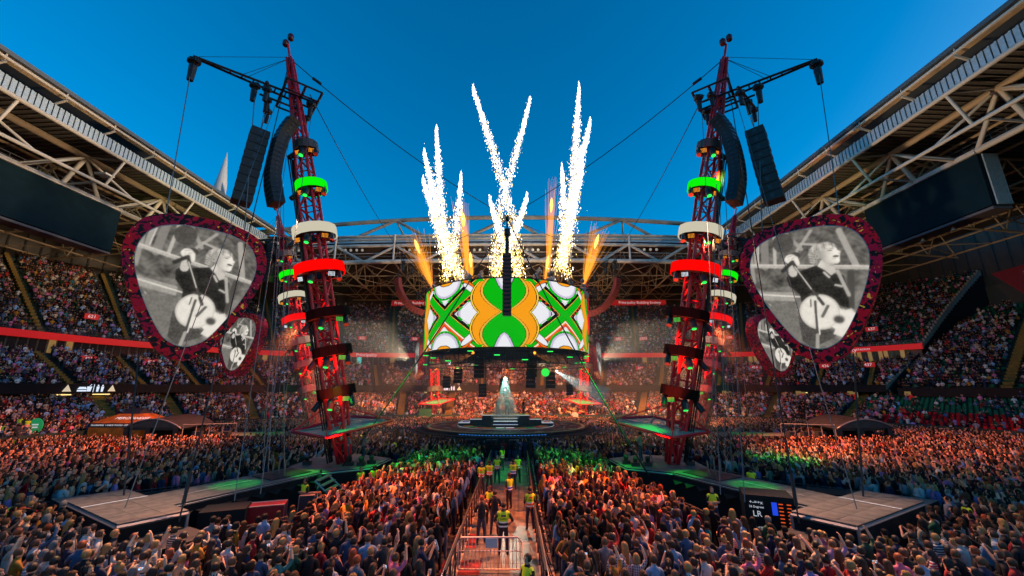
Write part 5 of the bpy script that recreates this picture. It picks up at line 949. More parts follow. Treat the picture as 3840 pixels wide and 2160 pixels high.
def body_arrays(pose, slim, sleeve, sub):
    """one continuous skinned figure as triangle-free arrays with a tag per face"""
    key = (pose, slim, sleeve, sub)
    if key in _body: return _body[key]
    J, E_ = skeleton(dict(POSES[pose], stance=.10 if slim else .13), slim, sleeve); names = list(J); idx = {n: i for i, n in enumerate(names)}
    me = bpy.data.meshes.new('tmp'); me.from_pydata([J[n][0] for n in names], [(idx[a], idx[b_]) for a, b_, t in E_], []); o = bpy.data.objects.new('tmp', me); C.objects.link(o)
    md = o.modifiers.new('s', 'SKIN'); md.use_smooth_shade = True
    if not me.skin_vertices: me.attributes
    sv = me.skin_vertices[0].data
    for n in names: sv[idx[n]].radius = J[n][1]; sv[idx[n]].use_root = (n == 'pel')
    if sub: m2 = o.modifiers.new('u', 'SUBSURF'); m2.levels = sub; m2.render_levels = sub
    dg = bpy.context.evaluated_depsgraph_get(); dg.update(); ev = o.evaluated_get(dg).to_mesh()
    V = np.array([v.co[:] for v in ev.vertices]); F = [tuple(p.vertices) for p in ev.polygons]; o.evaluated_get(dg).to_mesh_clear(); bpy.data.objects.remove(o); bpy.data.meshes.remove(me)
    segs = [(np.array(J[a][0]), np.array(J[b_][0]), max(J[a][1]) * .5 + max(J[b_][1]) * .5, t) for a, b_, t in E_]; T = []
    for f in F:
        c = V[list(f)].mean(0); best = None
        for a, b_, r, t in segs:
            ab = b_ - a; q = np.clip(np.dot(c - a, ab) / np.dot(ab, ab), 0, 1); dd = np.linalg.norm(c - a - ab * q) - r
            if best is None or dd < best[0]: best = (dd, t)
        T.append(best[1])
    bb = B()
    if sub:
        for s, nm in ((-1, 'l'), (1, 'r')):
            wr, el = Vector(J['w' + nm][0]), Vector(J['e' + nm][0]); d = (wr - el).normalized(); pn = Vector((-s, .3, 0)) ; pn = (pn - d * pn.dot(d)).normalized(); hand_geo(bb, wr, d, -s if d.z > 0 else s, pn)
        bb.lathe((0, .098, 1.655), (0, .5, -1), [(0, .008), (.03, .015), (.036, .008)], 5)   # nose
        for s in (-1, 1): bb.lathe((s * .074, .0, 1.665), (s, -.2, 0), [(0, .02), (.012, .024), (.016, .014)], 6)
        n0 = len(V); V = np.vstack([V, np.array(bb.V)]); F = F + [tuple(i + n0 for i in f) for f in bb.F]; T += [1] * len(bb.F)
        bb = B()
        for s in (-1, 1): bb.lathe((s * .028, .088, 1.672), (0, 1, 0), [(0, .011), (.012, .008)], 6)
        bb.box((0, .096, 1.606), (.04, .012, .010)); n0 = len(V); V = np.vstack([V, np.array(bb.V)]); F = F + [tuple(i + n0 for i in f) for f in bb.F]; T += [4] * len(bb.F)
    _body[key] = (V, F, T); return _body[key]
def hair_arrays(style, lod=0):
    bb = B(); n, m = (12, 7) if lod == 0 else (7, 4) if lod == 1 else (5, 3)
    cx, cy_, cz = 0, -.005, 1.675; rx, ry, rz = .097, .115, .115
    for i in range(m):
        for j in range(n):
            p = lambda a, t: (cx + rx * math.cos(a) * math.sin(t), cy_ + ry * math.sin(a) * math.sin(t), cz + rz * math.cos(t)); a0, a1 = 2 * PI * j / n, 2 * PI * (j + 1) / n; am = (a0 + a1) / 2; front = math.sin(am) > .35
            t0, t1 = PI * .72 * i / m, PI * .72 * (i + 1) / m
            if front and t1 > PI * .36: continue
            bb.face(p(a0, t0), p(a1, t0), p(a1, t1), p(a0, t1))
    if style in ('long', 'wavy'):
        k = 7 if lod == 0 else 4; L_ = .46; seg = 6 if lod == 0 else 3; pts = []
        for i in range(seg + 1):
            t = i / seg; z = 1.70 - L_ * t; row = []
            for j in range(k + 1):
                a = PI * (1.0 + .0) + PI * j / k; w_ = .100 + .035 * math.sin(PI * min(1, t * 1.2)) - .03 * t; wob = .012 * math.sin(7 * t + j * 2.1) * (2 if style == 'wavy' else 1)
                row.append((w_ * math.cos(a) + wob, -.01 + (.115 + .03 * t) * math.sin(a) + wob, z + .02 * math.sin(j * 3.3) * t))
            pts.append(row)
        for i in range(seg):
            for j in range(k): bb.face(pts[i][j], pts[i][j + 1], pts[i + 1][j + 1], pts[i + 1][j])
    if style == 'bob': bb.lathe((0, -.02, 1.70), (0, -.12, -1), [(0, .10), (.08, .118), (.17, .105)], 10 if lod == 0 else 6, False)
    if style == 'tail': bb.tube([(0, -.10, 1.74), (0, -.17, 1.72), (0, -.17, 1.55), (.01, -.13, 1.38)], .035, 6 if lod == 0 else 4, .018)
    if style == 'bun': bb.lathe((0, -.04, 1.77), (0, -.4, 1), [(0, .02), (.02, .048), (.06, .05), (.09, .02)], 8 if lod == 0 else 5)
    if style == 'cap': bb.face((-.08, .06, 1.73), (.08, .06, 1.73), (.06, .19, 1.71), (-.06, .19, 1.71))
    V = np.array(bb.V); return V, bb.F
def tri(F):
    out = []; src = []
    for k, f in enumerate(F):
        for i in range(1, len(f) - 1): out.append((f[0], f[i], f[i + 1])); src.append(k)
    return np.array(out, dtype=np.int64), np.array(src)
# palettes (linear base colours)
def hx(s): return lin(tuple(int(s[i:i + 2], 16) / 255 for i in (0, 2, 4)))
SHIRT = [('black', '111114', 36), ('white', 'bdbab6', 10), ('navy', '1d2746', 10), ('grey', '77777c', 9), ('red', '9c1e22', 6), ('pink', 'c2688c', 5), ('light blue', '7fa3c4', 6), ('denim blue', '3e5778', 8), ('dark green', '1d4630', 4), ('beige', 'b59c80', 6), ('maroon', '501a24', 4), ('lilac', '8f7bb3', 3), ('mustard', 'a8741f', 2), ('teal', '1f6b70', 2), ('charcoal', '34343a', 8), ('brown', '4f3524', 3)]
HAIRC = [('dark brown', '22150e', 34), ('black', '0d0b0b', 14), ('brown', '4a2d18', 22), ('blonde', '9a7443', 13), ('ginger', '8a3d1a', 6), ('grey', '6b6967', 4), ('light brown', '5f4028', 10)]
SKIN = ['d99f80', 'cb8c6a', 'dfae93', 'b97752', 'd89c80', '6d432c']
def pick_w(P): r = random.uniform(0, sum(p[2] for p in P)); 
def wchoice(P, n=None): w_ = np.array([p[2] for p in P], float); return rng.choice(len(P), size=n, p=w_ / w_.sum())
SHc = np.array([hx(p[1]) for p in SHIRT]); HAc = np.array([hx(p[1]) for p in HAIRC]); SKc = np.array([hx(p) for p in SKIN]); TRc = np.array([hx(p) for p in ('12131a', '1b2436', '2c3a55', '0e0e10', '3a3430', '55606e')])
# ---- stuff crowd: merged copies, one face colour each
m_crowd = mat('crowd_cloth_skin_hair', (.3, .3, .3), .75); _nt = m_crowd.node_tree; _a = _nt.nodes.new('ShaderNodeAttribute'); _a.attribute_name = 'col'; _nt.links.new(_a.outputs['Color'], _nt.nodes['Principled BSDF'].inputs['Base Color'])
m_crowd.node_tree.nodes['Principled BSDF'].inputs['Specular IOR Level'].default_value = .25
def lowfig(kind):
    """light figure for far rows: arrays V, tri F, tag (0 shirt 1 skin 2 trousers 5 hair)"""
    bb = B(); T = []
    def add(t, fn): n = len(bb.F); fn(); T.extend([t] * (len(bb.F) - n))
    seated = kind.startswith('sit'); z0 = .45 if seated else .0; n = 6
    if not seated: add(2, lambda: bb.lathe((0, 0, .0), (0, 0, 1), [(.0, .11), (.85, .15)], 4, False))
    def ring(z, rx, ry): return [(rx * math.cos(2 * PI * j / n), ry * math.sin(2 * PI * j / n), z) for j in range(n)]
    zz = [(.85, .15, .10), (1.12, .15, .10), (1.38, .20, .11), (1.47, .08, .07)]
    if seated: zz = [(.45, .17, .14), (.75, .17, .11), (.98, .20, .11), (1.07, .08, .07)]; 
    R_ = [ring(*q) for q in zz]
    def tor():
        for i in range(3):
            for j in range(n): bb.face(R_[i][j], R_[i][(j + 1) % n], R_[i + 1][(j + 1) % n], R_[i + 1][j])
    add(0, tor); hz = zz[-1][0] + .19
    if seated: add(2, lambda: bb.box((0, .25, .50), (.32, .45, .16)))
    H = lambda a, t: (.082 * math.cos(a) * math.sin(t), .095 * math.sin(a) * math.sin(t), hz + .125 * math.cos(t)); m = 5; tt = [0, .30, .62, 1.0]
    for i in range(3):
        for j in range(m):
            a0, a1 = 2 * PI * j / m + .3, 2 * PI * (j + 1) / m + .3; am = (a0 + a1) / 2; t_ = 5 if (math.sin(am) < .3 and i < 3 - (kind.endswith('s'))) or i == 0 else 1
            add(t_, lambda: bb.face(H(a0, PI * tt[i]), H(a1, PI * tt[i]), H(a1, PI * tt[i + 1]), H(a0, PI * tt[i + 1])))
    if 'l' in kind[3:]: add(5, lambda: bb.face((-.1, -.09, hz + .03), (.1, -.09, hz + .03), (.09, -.13, hz - .38), (-.09, -.13, hz - .38)))
    sh = zz[2][0]
    up_ = 'u' in kind[3:]
    for s in (-1, 1):
        if up_: add(0, lambda: bb.bar((s * .2, 0, sh), (s * .27, .12, sh + .15), .07)); add(1, lambda: bb.bar((s * .27, .12, sh + .15), (s * .16, .18, sh + .45), .055))
        else: add(0, lambda: bb.bar((s * .2, 0, sh), (s * .25, .03, sh - .28), .08)); add(1, lambda: bb.bar((s * .25, .03, sh - .28), (s * .13, .28, sh - .2), .055))
    F, src = tri(bb.F); return np.array(bb.V), F, np.array(T)[src]
def midfig(pose, slim, sleeve, hair, sub=0):
    V, F, T = body_arrays(pose, slim, sleeve, sub); hv, hf = hair_arrays(hair, 1 if sub == 0 else 0); n0 = len(V); F2 = list(F) + [tuple(i + n0 for i in f) for f in hf]; T2 = list(T) + [5] * len(hf)
    Fa, src = tri(F2); return np.vstack([V, hv]), Fa, np.array(T2)[src]
def crowd_mesh(name, figs, pos, ang, figi, shirt_gain=1.):
    """pos (n,3), ang (n,), figi index per person -> one mesh"""
    VV, FF, CC = [], [], []; off = 0; N = len(pos); scl = rng.uniform(.90, 1.10, N); sh = SHc[wchoice(SHIRT, N)] * rng.uniform(.6, 1.05, (N, 1)) * shirt_gain; ha = HAc[wchoice(HAIRC, N)]; sk = SKc[rng.integers(0, len(SKc), N)] * rng.uniform(.8, 1.05, (N, 1)); tr = TRc[rng.integers(0, len(TRc), N)]
    for k, (V, F, T) in enumerate(figs):
        I = np.where(figi == k)[0]
        if not len(I): continue
        c, s_ = np.cos(ang[I])[:, None], np.sin(ang[I])[:, None]; x, y, z = V[:, 0][None], V[:, 1][None], V[:, 2][None]; S_ = scl[I][:, None]
        P = np.stack([(x * c - y * s_) * S_ + pos[I, 0:1], (x * s_ + y * c) * S_ + pos[I, 1:2], z * S_ + pos[I, 2:3]], -1)
        VV.append(P.reshape(-1, 3)); FF.append((F[None] + (np.arange(len(I)) * len(V))[:, None, None] + off).reshape(-1, 3)); off += len(I) * len(V)
        lut = np.stack([sh[I], sk[I], tr[I], tr[I] * .3, tr[I] * .1, ha[I]], 1); CC.append(lut[:, T].reshape(-1, 3))
    return colmesh(name, np.vstack(VV), np.vstack(FF), np.clip(np.vstack(CC), 0, 1), m_crowd, smooth=False)
# ---- where people stand on the floor
def inpoly(P, x, y):
    ins = np.zeros(x.shape, bool); n = len(P)
    for i in range(n):
        (x0, y0), (x1, y1) = P[i], P[(i + 1) % n]; c = ((y0 > y) != (y1 > y)) & (x < (x1 - x0) * (y - y0) / (y1 - y0 + 1e-12) + x0); ins ^= c
    return ins
def mir(P): return [(-x, y) for x, y in P]
EXC = [[(-1.55, 0), (-1.58, 22), (-1.55, 36.5), (-4, 38.5), (4.6, 38.5), (2.75, 36.5), (2.55, 22), (2.55, 0)]]
GEAR = [(-21.7, 19.3), (-18.7, 22.6), (-15.0, 25.9), (-14.6, 30.8), (-11, 33.2), (-7.2, 31.3), (-6.6, 29), (-6.6, 24.7), (-7.4, 21.4), (-7.7, 18.5), (-8.9, 16.4), (-9.8, 16.0), (-10.9, 14.3), (-11.4, 14.2), (-13.3, 15.2), (-18.9, 18.6), (-20.6, 19.6)]
EXC += [GEAR, [(x * 1.0 + (.6 if x < 14 else .3), y) for x, y in mir(GEAR)]]
for P in ([(-33.6, 44.6), (-19, 44.8), (-19, 50.6), (-33.6, 49.6)], [(-20, 68.3), (-8.4, 68.3), (-8.4, 76), (-20, 76)], [(-40, 42.2), (-26, 42.2), (-26, 48), (-40, 48)]): EXC += [P, mir(P)]
EXC += [[(-46, 42), (-37, 42), (-37, 49), (-46, 49)]]
floorP = [tuple(p) for p in cp(CI, np.linspace(0, 15, 60))]
gx_, gy_ = np.meshgrid(np.arange(-56, 58, .54), np.arange(10.6, 73, .60)); gx_ = gx_ + (np.arange(gx_.shape[0]) % 2)[:, None] * .3
x = (gx_ + rng.uniform(-.15, .15, gx_.shape)).ravel(); y = (gy_ + rng.uniform(-.17, .17, gx_.shape)).ravel()
ok = inpoly(floorP, x, y) & (np.hypot(x, y - 50.5) > 11.6) & (np.abs(x - 1.05) < 1.36 * y + 2.5)
for P in EXC: ok &= ~inpoly(P, x, y)
ok &= rng.random(len(x)) < np.where(y > 60, .97, .93)
x, y = x[ok], y[ok]; ang = np.arctan2(50.5 - y, -x) - PI / 2 + rng.normal(0, .42, len(x)); order = np.argsort(y + .12 * np.abs(x)); x, y, ang = x[order], y[order], ang[order]
# visibility test for the individually built ones: inside the frame
fr_ok = (np.abs(x - 1.05) < 1.24 * y) & (y > 11.7 + 0.0 * x); dist = np.hypot(x - 1.05, y)
near = np.where(fr_ok)[0]; near = near[np.argsort(y[near])][:262]; isn = np.zeros(len(x), bool); isn[near] = True
rest = ~isn
FIG_MID = [midfig('down', 0, 1, 'short'), midfig('down', 1, 1, 'long'), midfig('folded', 0, 0, 'short'), midfig('folded', 1, 1, 'wavy'), midfig('phone', 1, 1, 'tail'), midfig('phone', 0, 1, 'short'), midfig('high', 1, 1, 'long'), midfig('one_up', 0, 1, 'short'), midfig('clap', 1, 0, 'bob'), midfig('clap', 0, 0, 'cap'), midfig('drink', 0, 1, 'short'), midfig('down', 1, 0, 'bun'), midfig('folded', 1, 0, 'long')]
FIG_HI = [midfig('down', 0, 1, 'short', 1), midfig('down', 1, 1, 'long', 1), midfig('folded', 0, 0, 'short', 1), midfig('folded', 1, 1, 'wavy', 1), midfig('phone', 1, 1, 'tail', 1), midfig('phone', 0, 1, 'short', 1), midfig('high', 1, 1, 'long', 1), midfig('clap', 1, 0, 'bob', 1), midfig('drink', 0, 1, 'cap', 1)]
FIG_LO = [lowfig('sta_s'), lowfig('sta_l'), lowfig('sta_su'), lowfig('sta_l'), lowfig('sta_s')]
def figpick(n, k, w_=None): return rng.choice(k, size=n, p=None if w_ is None else np.array(w_) / sum(w_))
b1 = rest & (y < 18.0); b2 = rest & (y >= 18) & (y < 33); b3 = rest & (y >= 33)
zfl = np.zeros(len(x)); parts = []
WM = [5, 6, 4, 5, 1.2, 1.2, .5, .8, 2, 1.5, 2, 3, 4]
VV = []
def merged(name, metas, lab):
    """join the three detail bands into one stuff object"""
    ms = [crowd_mesh(name, F_, P_, A_, I_, 1.7 if 'seated' in name else 1.) for F_, P_, A_, I_ in metas]  # seated shirts coloured lighter to make up for weak light in the stands
    nV = sum(len(m.vertices) for m in ms); V = np.zeros((nV, 3), np.float32); F = []; Cc = []; o = 0
    for m in ms:
        a = np.zeros(len(m.vertices) * 3, np.float32); m.vertices.foreach_get('co', a); V[o:o + len(m.vertices)] = a.reshape(-1, 3); f = np.zeros(len(m.polygons) * 3, np.int32); m.loops.foreach_get('vertex_index', f); F.append(f.reshape(-1, 3) + o)
        c = np.zeros(len(m.polygons) * 4, np.float32); m.attributes['col'].data.foreach_get('color', c); Cc.append(c.reshape(-1, 4)[:, :3]); o += len(m.vertices); bpy.data.meshes.remove(m)
    ob = put(name, colmesh(name, V, np.vstack(F), np.vstack(Cc), m_crowd)); print('TRI', name, 'tris', sum(len(f) for f in F)); return tag(ob, lab, 'crowd', kind='stuff')
P3 = lambda mk: np.stack([x[mk], y[mk], zfl[mk]], -1)
merged('standing_crowd', [(FIG_HI, P3(b1), ang[b1], figpick(b1.sum(), 9, [5, 6, 4, 5, 1.5, 1.5, .5, 2, 2])), (FIG_MID, P3(b2), ang[b2], figpick(b2.sum(), 13, WM)), (FIG_LO, P3(b3), ang[b3], figpick(b3.sum(), 5, [4, 3, 1.5, 3, 2]))], 'dense standing crowd filling the arena floor behind the nearest rows')
print('floor people', len(x), b1.sum(), b2.sum(), b3.sum())
# ---- seated rows in the stands
FIG_S = [lowfig('sit_s'), lowfig('sit_l'), lowfig('sit_su'), lowfig('sta_s'), lowfig('sta_l')]
PS, AS = [], []
def aisle_mask(u, lst, w_): 
    m = np.ones(u.shape, bool)
    for a in lst: m &= np.abs(u - a) > w_
    return m
seatP = []
for (A, Bc, f0, z0, f1, z1, rows, ua_, ub_, dn) in TIERS:
    isr = callable(ua_); al = AIS['up'] if A is CB else AIS['rb'] if isr else AIS['mi'] if A is CF else AIS['lo']
    for k in range(rows):
        ua = ua_(k / rows) if callable(ua_) else ua_; ub = ub_(k / rows) if callable(ub_) else ub_; f = f0 + (f1 - f0) * (k + .45) / rows; z = z0 + (z1 - z0) * k / rows; fn = L2(A, Bc, f); uu = np.linspace(ua, ub, 400); pp = fn(uu); d = np.r_[0, np.cumsum(np.hypot(*np.diff(pp, axis=0).T))]; n = int(d[-1] / .56); u = np.interp(np.linspace(0, d[-1], n), d, uu); P = fn(u)
        wid = .055 if A is CB else .07; mk = aisle_mask(u, al, wid); patch = np.sin(P[:, 0] * .21 + k * .5) * np.sin(P[:, 1] * .17 + k * .31 + 1.3)
        dens = np.full(n, dn)
        if A is CB: dens = np.where(u > 10.9, dn * (.78 + .3 * patch), dn)
        if dn < .5: dens = .16 + .35 * (patch > .25) + .3 * (u < 11.6)
        if isr: dens = np.where(k > 24, .35, dn)
        oc = mk & (rng.random(n) < dens); P2 = P + rng.uniform(-.12, .12, P.shape); PS.append(np.c_[P2[oc], np.full(oc.sum(), z)]); AS.append(np.arctan2(50 - P[oc, 1], -P[oc, 0]) - PI / 2 + rng.normal(0, .25, oc.sum()))
        if u[-1] > 11 and (A is CI or A is CB or isr):
            em = mk & ~oc & (u > (10.6 if A is not CB else 10.9)); seatP.append(np.c_[P[em], np.full(em.sum(), z), np.full(em.sum(), 1.0 if (A is CI and k < 7) else 0.)])
PS = np.vstack(PS); AS = np.concatenate(AS); dc = np.abs(PS[:, 0] - 1.05) < 1.36 * PS[:, 1] + 3; PS, AS = PS[dc], AS[dc]; print('seated', len(PS))
merged('seated_crowd', [(FIG_S, PS, AS, figpick(len(PS), 5, [4, 3, 1.2, 1.6, 1.3]))], 'dense rows of spectators filling the stands all round')
SPt = np.vstack(seatP); SPt = SPt[np.abs(SPt[:, 0] - 1.05) < 1.36 * SPt[:, 1] + 3]; bb = B(); bb.box((0, 0, .42), (.44, .40, .06)); bb.box((0, -.2, .64), (.44, .06, .42)); sF, ssrc = tri(bb.F); sV = np.array(bb.V)
ag = np.arctan2(50 - SPt[:, 1], -SPt[:, 0]) - PI / 2; c_, s_ = np.cos(ag)[:, None], np.sin(ag)[:, None]; Pq = np.stack([sV[:, 0] * c_ - sV[:, 1] * s_ + SPt[:, 0:1], sV[:, 0] * s_ + sV[:, 1] * c_ + SPt[:, 1:2], np.broadcast_to(sV[:, 2], (len(SPt), len(sV))) + SPt[:, 2:3]], -1)
gc, rc = np.array(hx('0f6b4d')), np.array(hx('c01a22')); colr = np.where(SPt[:, 3:4] > .5, rc, gc) * rng.uniform(.7, 1.1, (len(SPt), 1)); tag(put('empty_seats', colmesh('empty_seats', Pq.reshape(-1, 3), (sF[None] + (np.arange(len(SPt)) * len(sV))[:, None, None]).reshape(-1, 3), np.repeat(colr, len(sF), 0), m_crowd)), 'rows of empty green and red seats in the lower corner', 'seats', kind='stuff')
# ---- individually built people
m_sk = mat('skin_tone', (.4, .24, .16), .5); nt = m_sk.node_tree; oi = nt.nodes.new('ShaderNodeObjectInfo'); cr = nt.nodes.new('ShaderNodeValToRGB'); cr.color_ramp.elements[0].color = (*hx('b97d5a'), 1); cr.color_ramp.elements[1].color = (*hx('e0b498'), 1); nt.links.new(oi.outputs['Random'], cr.inputs[0]); nt.links.new(cr.outputs[0], nt.nodes['Principled BSDF'].inputs['Base Color'])
def objcol(name, rough, pattern=None):
    m = mat(name, (.3, .3, .3), rough); nt = m.node_tree; oi = nt.nodes.new('ShaderNodeObjectInfo'); bs = nt.nodes['Principled BSDF']; tc = nt.nodes.new('ShaderNodeTexCoord')
    if not pattern:
        n = nt.nodes.new('ShaderNodeTexNoise'); n.inputs['Scale'].default_value = 9; n.inputs['Detail'].default_value = 3; nt.links.new(tc.outputs['Object'], n.inputs['Vector']); mr = nt.nodes.new('ShaderNodeMapRange'); mr.inputs['To Min'].default_value = .6; mr.inputs['To Max'].default_value = 1.3; nt.links.new(n.outputs[0], mr.inputs['Value'])
        mx = nt.nodes.new('ShaderNodeVectorMath'); mx.operation = 'SCALE'; nt.links.new(oi.outputs['Color'], mx.inputs[0]); nt.links.new(mr.outputs[0], mx.inputs['Scale']); nt.links.new(mx.outputs[0], bs.inputs['Base Color'])
        bp = nt.nodes.new('ShaderNodeBump'); bp.inputs['Strength'].default_value = .5; bp.inputs['Distance'].default_value = .03; nt.links.new(n.outputs[0], bp.inputs['Height']); nt.links.new(bp.outputs[0], bs.inputs['Normal'])
    else:
        wv = nt.nodes.new('ShaderNodeTexWave'); wv.bands_direction = 'Z'; wv.inputs['Scale'].default_value = 5; wv.inputs['Distortion'].default_value = 0; nt.links.new(tc.outputs['Object'], wv.inputs[0]); mx = nt.nodes.new('ShaderNodeMix'); mx.data_type = 'RGBA'; mx.inputs['B'].default_value = (.55, .55, .52, 1); nt.links.new(oi.outputs['Color'], mx.inputs['A'])
        st = nt.nodes.new('ShaderNodeMath'); st.operation = 'GREATER_THAN'; st.inputs[1].default_value = .6; nt.links.new(wv.outputs['Fac'], st.inputs[0])
        if pattern == 'check':
            w2 = nt.nodes.new('ShaderNodeTexWave'); w2.bands_direction = 'X'; w2.inputs['Scale'].default_value = 5; nt.links.new(tc.outputs['Object'], w2.inputs[0]); s2 = nt.nodes.new('ShaderNodeMath'); s2.operation = 'GREATER_THAN'; s2.inputs[1].default_value = .6; nt.links.new(w2.outputs['Fac'], s2.inputs[0]); ml = nt.nodes.new('ShaderNodeMath'); ml.operation = 'MAXIMUM'; nt.links.new(st.outputs[0], ml.inputs[0]); nt.links.new(s2.outputs[0], ml.inputs[1]); nt.links.new(ml.outputs[0], mx.inputs['Factor'])
        else: nt.links.new(st.outputs[0], mx.inputs['Factor'])
        nt.links.new(mx.outputs['Result'], bs.inputs['Base Color'])
    return m
m_sh, m_st, m_ck, m_hr = objcol('shirt_cloth', .8), objcol('striped_cloth', .8, 'stripe'), objcol('checked_cloth', .8, 'check'), objcol('hair_strands', .6)
m_tr = mat('trousers_cloth', (.02, .02, .03), .8); nt = m_tr.node_tree; oi = nt.nodes.new('ShaderNodeObjectInfo'); cr = nt.nodes.new('ShaderNodeValToRGB'); cr.color_ramp.elements[0].color = (.006, .006, .008, 1); cr.color_ramp.elements[1].color = (.05, .075, .13, 1); nt.links.new(oi.outputs['Random'], cr.inputs[0]); nt.links.new(cr.outputs[0], nt.nodes['Principled BSDF'].inputs['Base Color'])
m_shoe = mat('shoe', (.02, .02, .02), .5); m_eye = mat('eye_mouth', (.02, .01, .01), .4)
_bm = {}
def body_mesh(pose, slim, sleeve, shirt='plain'):
    k = (pose, slim, sleeve, shirt)
    if k not in _bm:
        V, F, T = body_arrays(pose, slim, sleeve, 1); _bm[k] = mesh('person_body', V, F, [{'plain': m_sh, 'striped': m_st, 'checked': m_ck}[shirt], m_sk, m_tr, m_shoe, m_eye], T, True)
    return _bm[k]
_hm = {}
def hair_mesh(style):
    if style not in _hm: V, F = hair_arrays(style, 0); _hm[style] = mesh('hair', V, F, [m_hr], None, True)
    return _hm[style]
HSTY = {'short': 'short', 'long': 'long', 'wavy': 'long wavy', 'tail': 'ponytailed', 'bob': 'chin length', 'bun': 'tied up'}
def person(px, py, a, pose, slim, sleeve, sh, ha, style, lab, z=0, sc=1., shirt='plain', grp=None, shc=None):
    o = bpy.data.objects.new('person', body_mesh(pose, slim, sleeve, shirt)); link(o); o.location = (px, py, z); o.rotation_euler = (0, 0, a); o.scale = (sc, sc, sc); c = shc if shc is not None else SHc[sh]; o.color = (*c, 1)
    tag(o, lab, 'person', grp)
    if style: h = bpy.data.objects.new('cap' if style == 'cap' else 'hair', hair_mesh(style)); link(h); h.parent = o; h.color = (*(HAc[ha]), 1)
    return o
used = {}
def zone(px, py):
    if px < -14: return 'far left'
    if px < -8.5: return 'by the left low step'
    if px < -5: return 'left of the gate'
    if px < 0: return 'by the left walkway barrier'
    if px < 4.6: return 'by the right walkway barrier'
    if px < 8.5: return 'right of the gate'
    if px < 14: return 'by the right low step'
    return 'far right'
ZS = sorted({zone(v, 12) for v in range(-30, 30)})
PT = {'down': 'arms down', 'folded': 'hands clasped', 'phone': 'raising a phone', 'high': 'both arms up', 'one_up': 'one arm up', 'clap': 'clapping', 'hips': 'hands on hips', 'drink': 'holding a cup'}
phonem = bpy.data.meshes.new('x'); bb = B(); bb.m(0).box((0, 0, 0), (.15, .012, .078)); bb.m(1).box((0, -.009, 0), (.138, .004, .066)); phonem = mesh('phone', bb.V, bb.F, [M['black'], emat('phone_glow', (.45, .7, 1), 1.2)], bb.mi)
bb = B(); bb.lathe((0, 0, 0), (0, 0, 1), [(0, .032), (.13, .045)], 10, True); cupm = mesh('cup', bb.V, bb.F, [mat('clear_plastic', (.6, .6, .55), .2, alpha=.6)], None, True)
nph = 0
for q in near:
    fem = random.random() < .52; tries = 0
    while True:
        pose = random.choices(['down', 'folded', 'phone', 'high', 'one_up', 'clap', 'drink', 'hips'], [26, 22, 7, 2, 4, 12, 9, 3])[0]; style = random.choice(['long', 'wavy', 'tail', 'bob', 'bun', 'long']) if fem else random.choices(['short', 'cap'], [9, 1])[0]
        shi, hai = int(wchoice(SHIRT)), int(wchoice(HAIRC)); pat = random.choices(['plain', 'striped', 'checked'], [14, 1, 1])[0]; sl_ = 1 if random.random() < .6 else 0
        hd = '%s hair' % (HAIRC[hai][0] if style == 'short' else HSTY.get(style, '') + ' ' + HAIRC[hai][0]) if style != 'cap' else 'a dark cap'
        lab = '%s, %s%s top, %s, %s' % (hd, '' if pat == 'plain' else pat + ' ', SHIRT[shi][0], PT[pose], zone(x[q], y[q]))
        tries += 1
        if lab not in used or tries > 60: break
    used[lab] = used.get(lab, 0) + 1; sc = random.uniform(.96, 1.02) if fem else random.uniform(1.01, 1.09)
    p = person(x[q], y[q], ang[q], pose, 1 if fem else 0, sl_, shi, hai, style, lab, sc=sc, shirt=pat, grp='people in the nearest rows')
    M4 = Matrix.Translation((x[q], y[q], 0)) @ Matrix.Rotation(ang[q], 4, 'Z') @ Matrix.Scale(sc, 4)
    if pose == 'phone' and nph < 24:
        nph += 1; pt_ = M4 @ Vector((0, .40, 1.575)); ph = bpy.data.objects.new('phone', phonem); link(ph); ph.location = pt_; ph.rotation_euler = (0, 0, ang[q]); tag(ph, 'lit phone, ' + lab.split(', raising')[0] + ' ' + zone(x[q], y[q]), 'phone', 'phones held up in the nearest rows')
    if pose == 'drink':
        J_ = Vector((.12, .33, 1.30)); pt_ = M4 @ J_; ph = bpy.data.objects.new('cup', cupm); link(ph); ph.location = pt_; tag(ph, 'plastic cup, ' + lab.split(', holding')[0] + ' ' + zone(x[q], y[q]), 'cup', 'plastic cups in the nearest rows')
